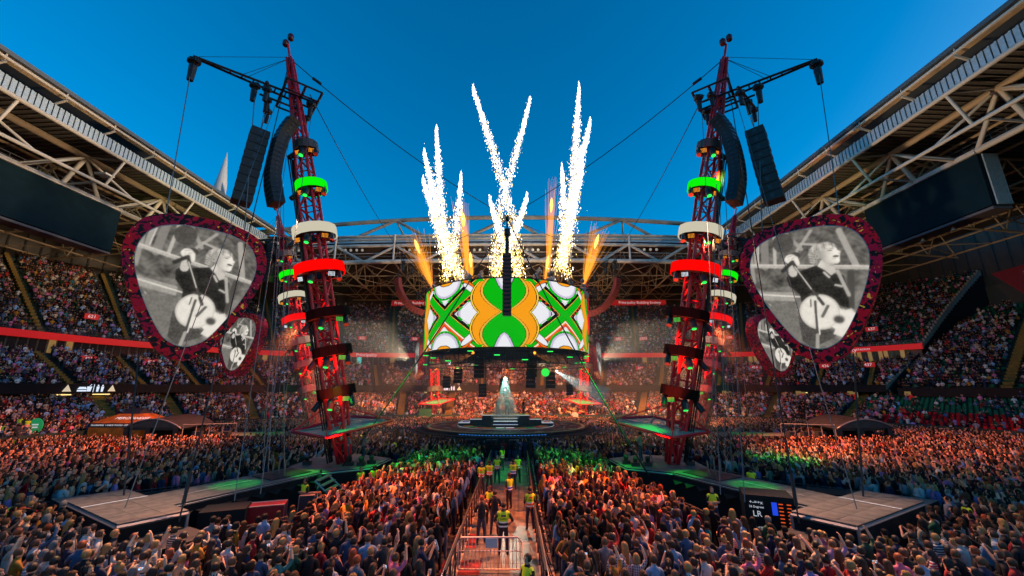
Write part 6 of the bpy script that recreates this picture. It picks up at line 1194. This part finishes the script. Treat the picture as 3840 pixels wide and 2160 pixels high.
# ---- crew in hi-vis vests
def vest_mesh():
    V, F, T = body_arrays('down', 0, 1, 1); keep = []
    for f, t in zip(F, T):
        c = V[list(f)].mean(0)
        if t == 0 and abs(c[0]) < .205 and .93 < c[2] < 1.49: keep.append(f)
    ids = sorted({i for f in keep for i in f}); mp = {i: k for k, i in enumerate(ids)}; W = V[ids].copy(); ctr = np.array([0, 0]); d = W[:, :2] - ctr; W[:, :2] += d / (np.linalg.norm(d, axis=1, keepdims=True) + 1e-6) * .022; return mesh('vest', W, [tuple(mp[i] for i in f) for f in keep], [], None, True)
VM = vest_mesh()
def hivis(name, low):
    m = mat(name, (.5, .6, .02), .6); nt = m.node_tree; tc = nt.nodes.new('ShaderNodeTexCoord'); sp = nt.nodes.new('ShaderNodeSeparateXYZ'); nt.links.new(tc.outputs['Object'], sp.inputs[0]); r = nt.nodes.new('ShaderNodeValToRGB'); r.color_ramp.interpolation = 'CONSTANT'; mr = nt.nodes.new('ShaderNodeMapRange'); mr.inputs['From Min'].default_value = .9; mr.inputs['From Max'].default_value = 1.5; nt.links.new(sp.outputs['Z'], mr.inputs['Value']); nt.links.new(mr.outputs[0], r.inputs[0])
    e = r.color_ramp.elements; e[0].position = 0; e[0].color = (*low, 1); e[1].position = .12; e[1].color = (.6, .6, .55, 1)
    for p, c in ((.2, low), (.34, (.6, .6, .55)), (.42, (.42, .58, .01))): q = e.new(p); q.color = (*c, 1)
    nt.links.new(r.outputs[0], nt.nodes['Principled BSDF'].inputs['Base Color']); nt.links.new(r.outputs[0], nt.nodes['Principled BSDF'].inputs['Emission Color']); nt.links.new
    nt.nodes['Principled BSDF'].inputs['Emission Strength'].default_value = .04; return m
VMATS = {'orange': hivis('vest_orange', (.75, .10, .01)), 'blue': hivis('vest_blue', (.01, .05, .30)), 'black': hivis('vest_black', (.01, .01, .015))}; _vm = {}
def crew(px, py, a, kind, lab, pose='hips', z=0, num='GF8925', sc=1.04, style='short', ha=0, shc=(.012, .012, .015)):
    o = person(px, py, a, pose, 0, 1, 0, ha, style, lab, z=z, sc=sc, grp='crew in high visibility vests' if kind else None, shc=shc)
    if kind:
        if kind not in _vm: _vm[kind] = VM.copy(); _vm[kind].materials.append(VMATS[kind])
        v = bpy.data.objects.new('vest', _vm[kind]); link(v); v.parent = o
        if num:
            t = text(num, .085, (0, 0, 0), (0, 0, 0), M['black'], 'lettering', None, .003); t.parent = v; t.rotation_mode = 'XYZ'; t.location = (0, -.142, 1.24); t.rotation_euler = (PI / 2, 0, 0)
            bb = B(); bb.box((0, -.138, 1.345), (.17, .01, .06)); h = bb.build('back_patch', M['red_sign'] if kind == 'orange' else mat('patch_dark', (.03, .02, .06), .5)); h.parent = v
    return o
crew(.6, 17.4, .05, 'black', 'crew manager in yellow and black vest standing feet apart inside the gate', 'hips', sc=1.08)
crew(-.35, 18.6, .0, None, 'person in black with red shoes standing behind the gate', 'folded', ha=4, sc=1.05); crew(.15, 19.6, -.1, None, 'person in black tee between the red-shoed one and the manager', 'folded', ha=0)
crew(-.15, 20.9, 2.6, 'orange', 'crew member in orange-hemmed vest leaning on the left barrier', 'folded', sc=.98, num='', style='cap'); crew(.75, 23.4, .9, 'blue', 'crew member in yellow and blue vest walking mid walkway', 'down', num='')
crew(-1.0, 26.6, -.2, 'orange', 'crew member with purple hair in orange vest at the left barrier', 'folded', ha=5); crew(-.55, 27.3, .1, 'orange', 'crew member in orange vest beside the purple haired one', 'folded')
crew(-.15, 29.3, 2.9, 'orange', 'crew member in orange vest facing the camera in the walkway', 'down', num='', ha=5); crew(.95, 27.6, .1, 'blue', 'crew member with cap and blue-hemmed vest in mid walkway', 'phone', style='cap'); crew(1.25, 29.4, -2.9, 'orange', 'crew member in orange vest behind the blue-vested one', 'down', num='')
crew(.05, 33.6, .9, 'orange', 'crew member with long hair in vest deep in the walkway', 'drink', style='long', num=''); crew(1.3, 36.8, .0, None, 'grey haired person all in black with hands behind, before the stage', 'folded', ha=5, sc=1.1)
crew(1.75, 20.3, .2, 'orange', 'crew member in orange vest at the right barrier', 'down'); crew(1.4, 12.5, 2.2, 'orange', 'crew member with beard nearest the camera beside the gate', 'folded', num='')
crew(-19.6, 20.7 - 2.6, .5, 'orange', 'crew member in vest beside the outer corner of the left deck', 'folded', num=''); crew(-9.6, 22.0, 2.6, 'orange', 'crew member in vest standing by the red flight case', 'folded', num=''); crew(-7.9, 25.0, -2.2, 'orange', 'crew member with pink hair in vest by the metal steps', 'down', num='', ha=4)
crew(10.2, 20.3, 2.9, 'orange', 'crew member in vest standing beside the tall black tent', 'folded', num=''); crew(19.5, 23.3, -.2, 'orange', 'crew member in vest at the right field barrier, back to camera', 'down', num='GF8436'); crew(19.6, 18.2, 1.2, 'orange', 'crew member in vest beside the outer corner of the right deck', 'folded', num='')
crew(-10.1, 24.6, 2.3, None, 'person in black standing beside the drawer case', 'down', sc=1.0)
for k, (px, py, a, kd) in enumerate(((-9.6, 38.0, .3, 'orange'), (-10.6, 39.0, .9, 'orange'), (-6.6, 36.6, 3.0, 'orange'), (6.0, 37.0, 3.0, 'orange'), (9.6, 38.6, -.3, 'orange'), (11.3, 39.5, -.6, 'blue'), (12.2, 40.2, -.6, 'orange'), (10.6, 37.2, 3.1, 'orange'), (14.8, 25.2, -.4, 'orange'), (21.2, 44.0, -.4, 'orange'), (31.5, 44.3, 0, 'orange'), (-14.9, 44.2, 2.9, 'orange'), (-7.3, 25.6, 0, 'orange'), (26.5, 30.6, .5, 'orange'))):
    crew(px, py, a, kd, 'crew member in vest ' + ('left of the stage skirt, inner', 'left of the stage skirt, outer', 'facing out before the stage left of the walkway', 'facing out before the stage right of the walkway', 'right of the stage skirt, innermost', 'in blue-hemmed vest right of the stage', 'right of the stage skirt, outermost', 'facing out at the right stage corner', 'behind the right catwalk barrier', 'behind the far right catwalk rail', 'beside the far right side stage', 'beside the far left catwalk', 'among the crowd near the steps', 'lost in the right field crowd')[k], 'down', num='')
for k in range(11):
    px, py = -43.5 - (k * 1.37) % 6 , 34 + (k * 2.3) % 9; f = inpoly(floorP, np.array([px]), np.array([py]))[0]; crew(px, py, -1.2 + k * .4, ('orange', 'orange', 'blue')[k % 3], 'steward in bright vest on the yellow steps, number %s from the tent' % ('one two three four five six seven eight nine ten eleven'.split()[k]), 'down', z=(0.0 if f else 1.2 + .33 * (-46 - px) if px < -46 else .9), num='', sc=1.08)
# ---- band
def guitar(c, a, lab, col):
    bb = B(); c = Vector(c); X = Vector((math.cos(a), math.sin(a), 0)); Yv = Vector((-math.sin(a), math.cos(a), 0)); d = (X * .85 + Vector((0, 0, .35))).normalized(); bb.lathe(c + Yv * .04 - d * .13, Yv, [(0, .17), (.09, .17)], 14); bb.lathe(c + Yv * .04 + d * .1, Yv, [(0, .13), (.09, .13)], 14); bb.bar(c + Yv * .09 + d * .15, c + Yv * .09 + d * .72, .05, .03); tag(bb.build('guitar', mat('guitar_' + col, dict(wood=(.4, .22, .08), pale=(.6, .5, .35))[col], .35), None, True, org=c), lab, 'guitar')
crew(.15, 49.2, 3.0, None, 'singer in dark clothes under the white beam on the top platform', 'folded', z=3.2, ha=4, sc=1.15); guitar((.15, 48.95, 4.45), PI, 'pale acoustic guitar held by the singer on stage', 'pale')
crew(-.95, 49.6, -2.6, None, 'guitarist in dark clothes beside the singer on stage', 'folded', z=3.2, ha=3, sc=1.1); guitar((-1.05, 49.3, 4.3), PI, 'brown guitar held by the player beside the singer', 'wood'); crew(2.1, 50.0, 2.0, None, 'bending figure in black at the right of the top platform', 'drink', z=3.2, sc=1.0)
crew(-9.9, 27.7, -.6, None, 'guitarist lit green under the left canopy', 'folded', z=1.57, sc=1.04, shc=(.3, .3, .3)); guitar((-9.9, 27.95, 2.75), .9, 'guitar of the green lit player under the left canopy', 'wood'); crew(-9.0, 28.2, -.9, None, 'second green lit musician under the left canopy leaning in', 'drink', z=1.57, sc=1.04, shc=(.2, .2, .2))
crew(9.4, 28.3, .9, None, 'keyboard player lit green under the right canopy', 'clap', z=1.57, shc=(.2, .2, .2), sc=1.06)
R = empty('keyboard', (10.2, 28.6, 1.57), 'electric keyboard on a stand under the right canopy', 'keyboard'); b = B(); b.box((10.1, 28.6, 2.55), (.4, 1.3, .1)); b.build('keys', M['dark'], R); strut('stand', (10.1, 28.1, 1.57), (10.1, 29.0, 2.5), .03, M['chain'], R, 4); strut('stand', (10.1, 29.0, 1.57), (10.1, 28.1, 2.5), .03, M['chain'], R, 4)
crew(-12.0, 71.2, 3.0, None, 'musician standing under the farthest left canopy', 'clap', z=1.32, shc=(.1, .2, .1)); tag(B().box((-14.0, 70.4, 2.1), (2.1, .8, 1.6)).build('amp_box', mat('green_box', (.01, .1, .04), .6), None, org=(-14, 70.4, 1.3)), 'dark green box under the farthest left canopy', 'box')
R = empty('drum_kit', (11, 70.6, 1.3), 'drum kit with pale bass drum under the farthest right canopy', 'drums'); b = B(); b.lathe((11.2, 70.6, 1.85), (0, -1, 0), [(0, .55), (.5, .55)], 16); b.build('bass_drum', M['w_em'] if 0 else mat('drum_skin', (.6, .5, .45), .5), R)
for dx, dz in ((-1, .8), (1.1, .9), (-.4, 1.2)): b = B(); b.lathe((11.2 + dx, 70.6, 1.6 + dz), (.1, -.3, 1), [(0, .4), (.02, .4)], 12); b.build('cymbal', M['gold'], R)
crew(20.4, 46.2, -.3, None, 'camera operator lit green beside the second right mast', 'phone', z=1.36, shc=(.1, .2, .1)); R = empty('film_camera', (19.6, 46.2, 1.36), 'tripod film camera beside the second right mast', 'camera'); b = B(); b.box((19.6, 46.3, 2.9), (.4, .9, .45)); b.build('camera_body', M['black'], R)
for a in (0, 2.1, 4.2): strut('tripod_leg', (19.6, 46.2, 2.7), (19.6 + .6 * math.cos(a), 46.2 + .6 * math.sin(a), 1.36), .04, M['black'], R, 4)
def volmat(name, dens, col=(.9, .9, .9), nscale=.0, em=0):
    m = bpy.data.materials.new(name); m.use_nodes = True; nt = m.node_tree
    for n in list(nt.nodes): nt.nodes.remove(n)
    o = nt.nodes.new('ShaderNodeOutputMaterial'); v = nt.nodes.new('ShaderNodeVolumePrincipled'); v.inputs['Color'].default_value = (*col, 1); v.inputs['Density'].default_value = dens; v.inputs['Anisotropy'].default_value = .2
    if nscale:
        tc = nt.nodes.new('ShaderNodeTexCoord'); n = nt.nodes.new('ShaderNodeTexNoise'); n.inputs['Scale'].default_value = nscale; n.inputs['Detail'].default_value = 3; nt.links.new(tc.outputs['Object'], n.inputs['Vector']); mr = nt.nodes.new('ShaderNodeMapRange'); mr.inputs['From Min'].default_value = .42; mr.inputs['From Max'].default_value = .62; mr.inputs['To Max'].default_value = dens; nt.links.new(n.outputs[0], mr.inputs['Value']); nt.links.new(mr.outputs[0], v.inputs['Density'])
    nt.links.new(v.outputs[0], o.inputs['Volume']); return m
# ------------------------------------------------------------------ fireworks
def resample(P, n):
    P = crv(P, 12); d = np.r_[0, np.cumsum(np.linalg.norm(np.diff(P, axis=0), axis=1))]; t = np.linspace(0, d[-1], n); return np.stack([np.interp(t, d, P[:, k]) for k in range(P.shape[1])], -1), d[-1]
def trail(pts, lab, wmax=.95, dens=50, Y=46.):
    P = [(x, z) for x, z in pts]; R, L_ = resample(P, 400); N = int(L_ * dens * 2.6); t = rng.random(N) ** 1.75; i = (t * 399).astype(int); c = R[i]; w_ = .10 + .82 * wmax * np.clip(t * 2.2, 0, 1) ** .7 * (.62 + .38 * t)
    ofx = rng.normal(0, 1, N) * w_ * .42; ofy = rng.normal(0, 1, N) * w_ * .42; ofz = rng.normal(0, .3, N); s = rng.uniform(.006, .022, N) + .028 * (rng.random(N) < .05 + .5 * t) * np.where(t < .35, 1.25, 1.0) * (1.15 - .45 * t); cx, cy_, cz = c[:, 0] + ofx, Y + ofy, c[:, 1] + ofz - .2 * t
    o = np.array([(1, 0, 0), (-1, 0, 0), (0, 1, 0), (0, -1, 0), (0, 0, 3.2), (0, 0, -3.2)], float); f = np.array([(0, 2, 4), (2, 1, 4), (1, 3, 4), (3, 0, 4), (2, 0, 5), (1, 2, 5), (3, 1, 5), (0, 3, 5)])
    V = (np.stack([cx, cy_, cz], -1)[:, None, :] + o[None] * s[:, None, None]).reshape(-1, 3); F = (f[None] + (np.arange(N) * 6)[:, None, None]).reshape(-1, 3)
    gold = rng.random(N) < (.05 + .75 * t); A = V.reshape(N, 6, 3)
    head = (pts[0][0], Y, pts[0][1]); E = empty('firework_trail', head, lab, 'firework', 'rising firework trails above the cylinder screen')
    for nm, mk, m in (('white_sparks', ~gold, M['spark']), ('golden_sparks', gold, M['spark2'])):
        n = mk.sum()
        if n: o_ = put(nm, mesh(nm, A[mk].reshape(-1, 3), (f[None] + (np.arange(n) * 6)[:, None, None]).reshape(-1, 3), [m]), E); o_['kind'] = 'stuff'
    b = B(); k = [R[int(q)] for q in np.linspace(0, 399 * .4, 9)]; rad = [.02, .15, .20, .19, .16, .12, .08, .04, .01]; base = None; pts3 = [(a, Y, z) for a, z in k]
    for j in range(8):
        b.tube([pts3[j], pts3[j + 1]], rad[j], 6, rad[j + 1])
    b.build('bright_core', M['spark'], E)
TR = [([(-4.6, 46.0), (-3.1, 41.1), (-1.5, 35.7), (-.1, 30.6), (.9, 26.2), (1.8, 19.6)], 'tallest trail leaning left, one stroke of the central cross', 1.0, 44),
 ([(3.2, 44.3), (1.9, 38.6), (.6, 33.4), (-.5, 28.9), (-1.2, 24.1), (-1.5, 19.3)], 'trail leaning right, the other stroke of the central cross', 1.0, 36),
 ([(-2.1, 29.6), (-1.4, 27.3), (-.5, 24.7), (.6, 22.1), (1.6, 19.1)], 'short trail just left of the rigging head', .9, 60), ([(2.7, 30.1), (1.8, 27.3), (.9, 24.7), (-.5, 22.1), (-1.2, 19.1)], 'short trail just right of the rigging head', .9, 60),
 ([(-9.3, 39.6), (-8.7, 33.4), (-8.1, 28.4), (-7.2, 24.1), (-5.8, 19.6)], 'tallest trail of the left cluster', 1.0, 52), ([(-10.8, 36.3), (-9.6, 31.7), (-8.3, 26.3), (-6.9, 22.1), (-5.1, 19.1)], 'second tallest trail of the left cluster, leaning left', 1.0, 52),
 ([(-10.8, 32.5), (-9.4, 28.4), (-8.2, 24.7), (-7.4, 21.6), (-7.3, 19.1)], 'lowest trail of the left cluster, outermost', 1.0, 52), ([(-5.9, 33.2), (-6.1, 28.4), (-6.4, 24.1), (-6.6, 20.1)], 'innermost upright trail of the left cluster', .9, 46),
 ([(9.9, 46.3), (9.3, 39.2), (8.6, 32.2), (7.8, 25.7), (7.0, 21.0)], 'tallest upright trail of the right cluster', 1.1, 52), ([(11.2, 40.8), (9.7, 35.1), (8.6, 30.0), (7.5, 24.6), (6.1, 20.0)], 'outermost trail of the right cluster, leaning right', 1.1, 56),
 ([(10.0, 34.8), (8.9, 30.0), (7.8, 25.2), (6.6, 21.0)], 'middle low trail of the right cluster', 1.0, 52), ([(7.3, 34.2), (7.3, 29.4), (7.1, 24.6), (7.4, 19.5)], 'innermost upright trail of the right cluster', .9, 46)]
for k, (p, lab, w_, d_) in enumerate(TR): trail(p, lab, w_, d_, 46 + .25 * (k % 4))
def jet(top, base, spread, lab, n=60, headr=.22):
    base = Vector((base[0], 47, base[1])); top = Vector((top[0], 47, top[1])); L_ = (top - base).length; ax = (top - base).normalized(); E = empty('flame_jet', base, lab, 'firework', 'orange flame jets along the drum rim'); b = B()
    for k in range(n):
        g = random.gauss(0, .42); g2 = random.gauss(0, .42); l = L_ * random.uniform(.55, 1.22); s = random.uniform(.0, .35); d = (ax + Vector((g * spread, g2 * spread, 0))).normalized(); r = random.uniform(.008, .02); b.tube([base + d * l * s, base + d * l], r, 3, r * .4)
    b.build('spark_lines', M['flame'], E); c = base + ax * L_ * .86; b = B(); b.lathe(c - ax * .9, ax, [(0, .02), (.3, headr * .6), (1.1, headr), (1.7, headr * .7), (2.1, .02)], 8); c2 = B(); c2.lathe(base, ax, [(0, .25), (L_ * .5, .3 + L_ * spread * .16), (L_ * .95, .2)], 12); vm = volmat('flame_haze_%d' % len(bpy.data.materials), .02, (1, .5, .2)); vn = [q for q in vm.node_tree.nodes if q.type == 'PRINCIPLED_VOLUME'][0]; vn.inputs['Emission Color'].default_value = (1, .30, .04, 1); vn.inputs['Emission Strength'].default_value = .22; c2.build('burning_haze', vm, E, True)
    b.build('fireball', emat('fireball_%d' % len(bpy.data.objects), (1, .55, .12), 2.6), E, True)
jet((-11.4, 24.2), (-8.9, 18.0), .28, 'fanned orange jet at the left end of the drum', 90); jet((-5.6, 28.3), (-4.6, 18.6), .11, 'tall orange jet left of centre', 90, .3); jet((-4.4, 22), (-4.1, 18.6), .16, 'short orange jet beside the tall left one', 60)
jet((5.9, 30.6), (5.1, 18.6), .09, 'tall thin orange jet right of centre', 60, .22); jet((11.6, 24.9), (9.3, 18.0), .26, 'fanned orange jet at the right end of the drum', 90); jet((5.2, 21.6), (4.7, 18.6), .16, 'short orange jet beside the tall right one', 50)
# ------------------------------------------------------------------ smoke
m_smoke = mat('dense_smoke', (.42, .34, .32), .95, noise=.35, nscale=1.5, spec=.1)
def puff(c, r, n, lab, rise=1.0, col=None):
    bb = bmesh.new()
    for k in range(n):
        t = k / max(1, n - 1); p = Vector(c) + Vector((random.uniform(-.4, .4) * r, random.uniform(-.4, .4) * r, t * rise * r * 2 - .3)); q = bmesh.ops.create_icosphere(bb, subdivisions=2, radius=r * random.uniform(.35, .6) * (1.1 - .5 * t)); bmesh.ops.translate(bb, verts=q['verts'], vec=p)
    for v in bb.verts: v.co += Vector((math.sin(v.co.y * 9 + v.co.z * 7), math.sin(v.co.z * 8 + v.co.x * 9), math.sin(v.co.x * 10 + v.co.y * 6))) * .07
    me = bpy.data.meshes.new('smoke'); bb.to_mesh(me); bb.free(); me.materials.append(m_smoke); [setattr(p, 'use_smooth', True) for p in me.polygons]; tag(put('smoke_puff', me), lab, 'smoke', 'smoke puffs along the drum rim', kind='thing')
for k, (px, pz, r, n, ri) in enumerate(((-4.8, 18.3, 1.0, 9, 1.0), (-3.2, 18.5, .8, 8, 1.2), (-6.9, 18.0, .5, 7, 2.0), (3.9, 19.4, .7, 7, 1.0), (5.6, 18.4, 1.1, 11, 1.1), (-9.0, 17.4, .7, 8, 1.2), (9.4, 17.4, .7, 8, 1.3), (-6.0, 18.4, .45, 8, 2.2), (7.9, 18.0, .5, 8, 2.0))):
    puff((px, 47, pz), r, n, ('biggest grey puff left of centre on the drum', 'round puff right of the biggest left one', 'thin rising wisp in the left group', 'small puff just right of the centre column', 'biggest grey puff right of centre on the drum', 'puff at the left corner of the drum', 'puff at the right corner of the drum', 'second thin wisp in the left group', 'thin wisp in the right group')[k], ri)
def beam(a, c, r0, r1, dens, lab, pw, col, nm='lit_smoke', ang=None):
    a, c = Vector(a), Vector(c); b = B(); b.lathe(a, c - a, [(0, r0), ((c - a).length, r1)], 20); o = b.build(nm, volmat(nm + '_vol%d' % len(bpy.data.materials), dens, nscale=0.0), None, True); tag(o, lab, 'smoke', kind='stuff')
    d = (c - a).normalized(); an = math.degrees(math.atan2(r1, (c - a).length)) * 2; spot('beam_lamp', a - d * .15, c, col, pw, ang or an * 1.02, .25, .05)
beam((-.05, 47.6, 7.7), (-.05, 48.9, 3.0), .12, 1.75, .40, 'misty cone of white light falling on the singer', 3000, (.5, 1, .8))
beam((5.9, 46.6, 8.1), (10.6, 43.5, 5.2), .12, 1.3, .14, 'pale diagonal beam of light in the haze right of the stage', 2600, (.7, 1, .95))
beam((-3.4, 43.4, 9.85), (-8.4, 44.8, 8.6), .12, 1.4, .12, 'orange beam fanning left under the drum', 700, (1, .28, .03)); beam((3.2, 43.4, 9.85), (8.2, 44.8, 8.6), .12, 1.4, .12, 'orange beam fanning right under the drum', 700, (1, .28, .03))
# ------------------------------------------------------------------ haze in the bowl
# ------------------------------------------------------------------ show lights from the mast rings, mast feet and drum, plus added warm fill lamps
OR, GR, WH, CY, RD = (1, .16, .025), (.03, 1, .07), (1, .48, .24), (.6, .85, 1), (1, .05, .02)
def sp(a, t, col, pw, an, bl=.8): spot('show_or_fill_lamp', a, t, col, pw, an, bl, .25)
for sg in (-1, 1):
    f = lambda X, Y, Z: Vector((sg * X, Y, Z))
    H1_, H2_, H3_ = f(11.6, 23.9, 12.6), f(12.2, 23.2, 16.8), f(9.7, 26.2, 12.4)       # lamps hung under the rings of the near masts
    sp(H1_, f(5.0, 20.5, 1.5), OR, 30000, 44); sp(H2_, f(3.2, 24.0, 1.5), OR, 24000, 30); sp(H2_, f(8.0, 17.0, 1.5), OR, 5000, 34)
    sp(H3_, f(6.0, 27.0, 1.5), GR, 9000, 32); sp(H3_, f(3.6, 31.0, 1.5), GR, 9000, 30); sp(H3_, f(8.2, 24.0, 1.5), GR, 1500, 22)
    sp(H2_, f(5.5, 13.5, 1.5), (1, .36, .17), 20000, 56); sp(H2_, f(14.0, 12.5, 1.5), (1, .5, .32), 14000, 60)  # warm fill added against the blue skylight on the nearest rows
    sp(H2_, f(9.4, 12.8, 1.5), GR, 1500, 22)
    sp(H1_, f(10.9, 24.6, 1.6), GR, 9000, 12, .4); sp(f(11.2, 47, 9.4), f(50, 52, 36), (1, .72, .45), 26000, 70); sp(f(5, 61.6, 9.4), f(16, 86, 37), (1, .75, .5), 16000, 90); sp(H2_, f(13.0, 21.8, 1.6), GR, 9000, 9, .4); sp(H2_, f(15.0, 18.4, 1.6), (1, .85, .5), 1700, 28)  # the two warm lamps aimed at the roof steel are added fill
    O1, O2_ = f(13.9, 26.6, 14.0), f(14.3, 26.2, 17.0)                                     # lamps on the outer side of the same rings
    sp(O2_, f(23.0, 33.0, 1.5), (1, .55, .3), 26000, 30); sp(O2_, f(28.0, 38.0, 1.5), OR, 60000, 38); sp(O2_, f(36.0, 30.0, 1.5), (1, .34, .18), 26000, 66)
    sp(O1, f(19.5, 29.5, 1.5), GR, 16000, 22); sp(O1, f(27.0, 25.0, 1.5), (.5, 1, .05), 1500, 16); sp(O2_, f(23.0, 23.0, 1.5), WH, 5000, 44)
    sp(f(23.8, 45.6, 13), f(36.0, 40.0, 1.5), (1, .26, .09), 22000, 80); sp(f(23.8, 45.6, 13), f(30.0, 34.0, 1.5), OR, 12000, 60); sp(f(23.5, 48.6, 12), f(24.0, 62.0, 1.5), (1, .4, .15), 26000, 90)
    sp(f(22.0, 45.6, 10), f(15.5, 41, 1.5), WH, 12000, 60); sp(f(22.8, 45.2, 9), f(27, 47.0, 1.4), GR, 2000, 34); sp(f(22.0, 48.8, 12), f(14.0, 61, 1.5), (1, .45, .2), 14000, 70)
    sp(f(13.2, 75.0, 10), f(10.0, 86.0, 4), OR, 7000, 110); sp(f(13.2, 70.0, 9), f(12.6, 71.5, 3.5), GR, 900, 50)
    sp(f(15.0, 72.5, 9), f(34.0, 74.0, 3.0), (1, .3, .1), 15000, 80)
    sp(f(10.6, 25.8, 7.4), f(9.3, 27.9, 1.6), GR, 800, 34)
    sp(f(14.2, 24.0, 20.0), f(50, 62, 35), (.45, 1, .05), 9000, 26)
    sp(f(9.0, 24.9, 1.8), f(12.4, 27.0, 11), RD, 20000, 34); sp(f(18.9, 43.6, 1.6), f(24.5, 48.0, 13), RD, 22000, 36); sp(f(11.0, 67.5, 2.2), f(13.5, 74, 10), RD, 2500, 50)
sp((0, 60.2, 9.2), (0, 68, 1.5), OR, 9000, 120); sp((-7, 58, 9.2), (-12, 86, 7), (1, .34, .12), 22000, 84); sp((7, 58, 9.2), (12, 86, 7), (1, .34, .12), 22000, 84)
sp((0, 41, 9.0), (1.25, 19.0, .1), (.8, 1, .8), 4200, 5, .3); sp((0, 41, 9.2), (0, 38.5, .5), (.5, .9, .8), 500, 60)
sp((0, 43, 9.4), (0, 48.5, 2), (1, .8, .6), 120, 60)
for k, (pa, pb, r0, r1) in enumerate((((-6.6, 46.6, 19), (-7.6, 46.6, 25), .25, .6), ((-5.6, 46.6, 19), (-6.2, 46.6, 24), .3, .5), ((7.3, 46.6, 18.6), (7.5, 46.6, 26), .25, .6), ((2.2, 46.6, 18.6), (3.0, 46.6, 24), .2, .45), ((-2.0, 46.6, 18.6), (-2.6, 46.6, 24), .2, .4))):
    P_, _l = resample([(pa[0], pa[2]), ((pa[0] + pb[0]) / 2 + .3, (pa[2] + pb[2]) / 2), (pb[0], pb[2])], 14); bw = B(); prev = None
    for q in range(13): bw.tube([(P_[q][0] + .12 * math.sin(q * 1.9 + k), 46.6, P_[q][1]), (P_[q + 1][0] + .12 * math.sin((q + 1) * 1.9 + k), 46.6, P_[q + 1][1])], r0 + (r1 - r0) * q / 13, 8, r0 + (r1 - r0) * (q + 1) / 13)
    tag(bw.build('smoke_wisp', volmat('wisp_vol%d' % k, .55, (.75, .75, .85), nscale=2.2), None, True), ('leftmost grey smoke wisp under the left firework cluster', 'second smoke wisp under the left cluster', 'smoke wisp under the right firework cluster', 'thin smoke wisp just right of the centre column', 'thin smoke wisp just left of the centre column')[k], 'smoke', 'smoke wisps under the fireworks', 'stuff')
hz = B(); hz.box((0, 57, 7.2), (50, 44, 13.6)); tag(hz.build('stage_smoke', volmat('stage_smoke_vol', .0045, (.9, .95, .95))), 'thin drifting stage smoke hanging round the stage and far masts', 'smoke', kind='stuff')
print('objects', len(bpy.data.objects))
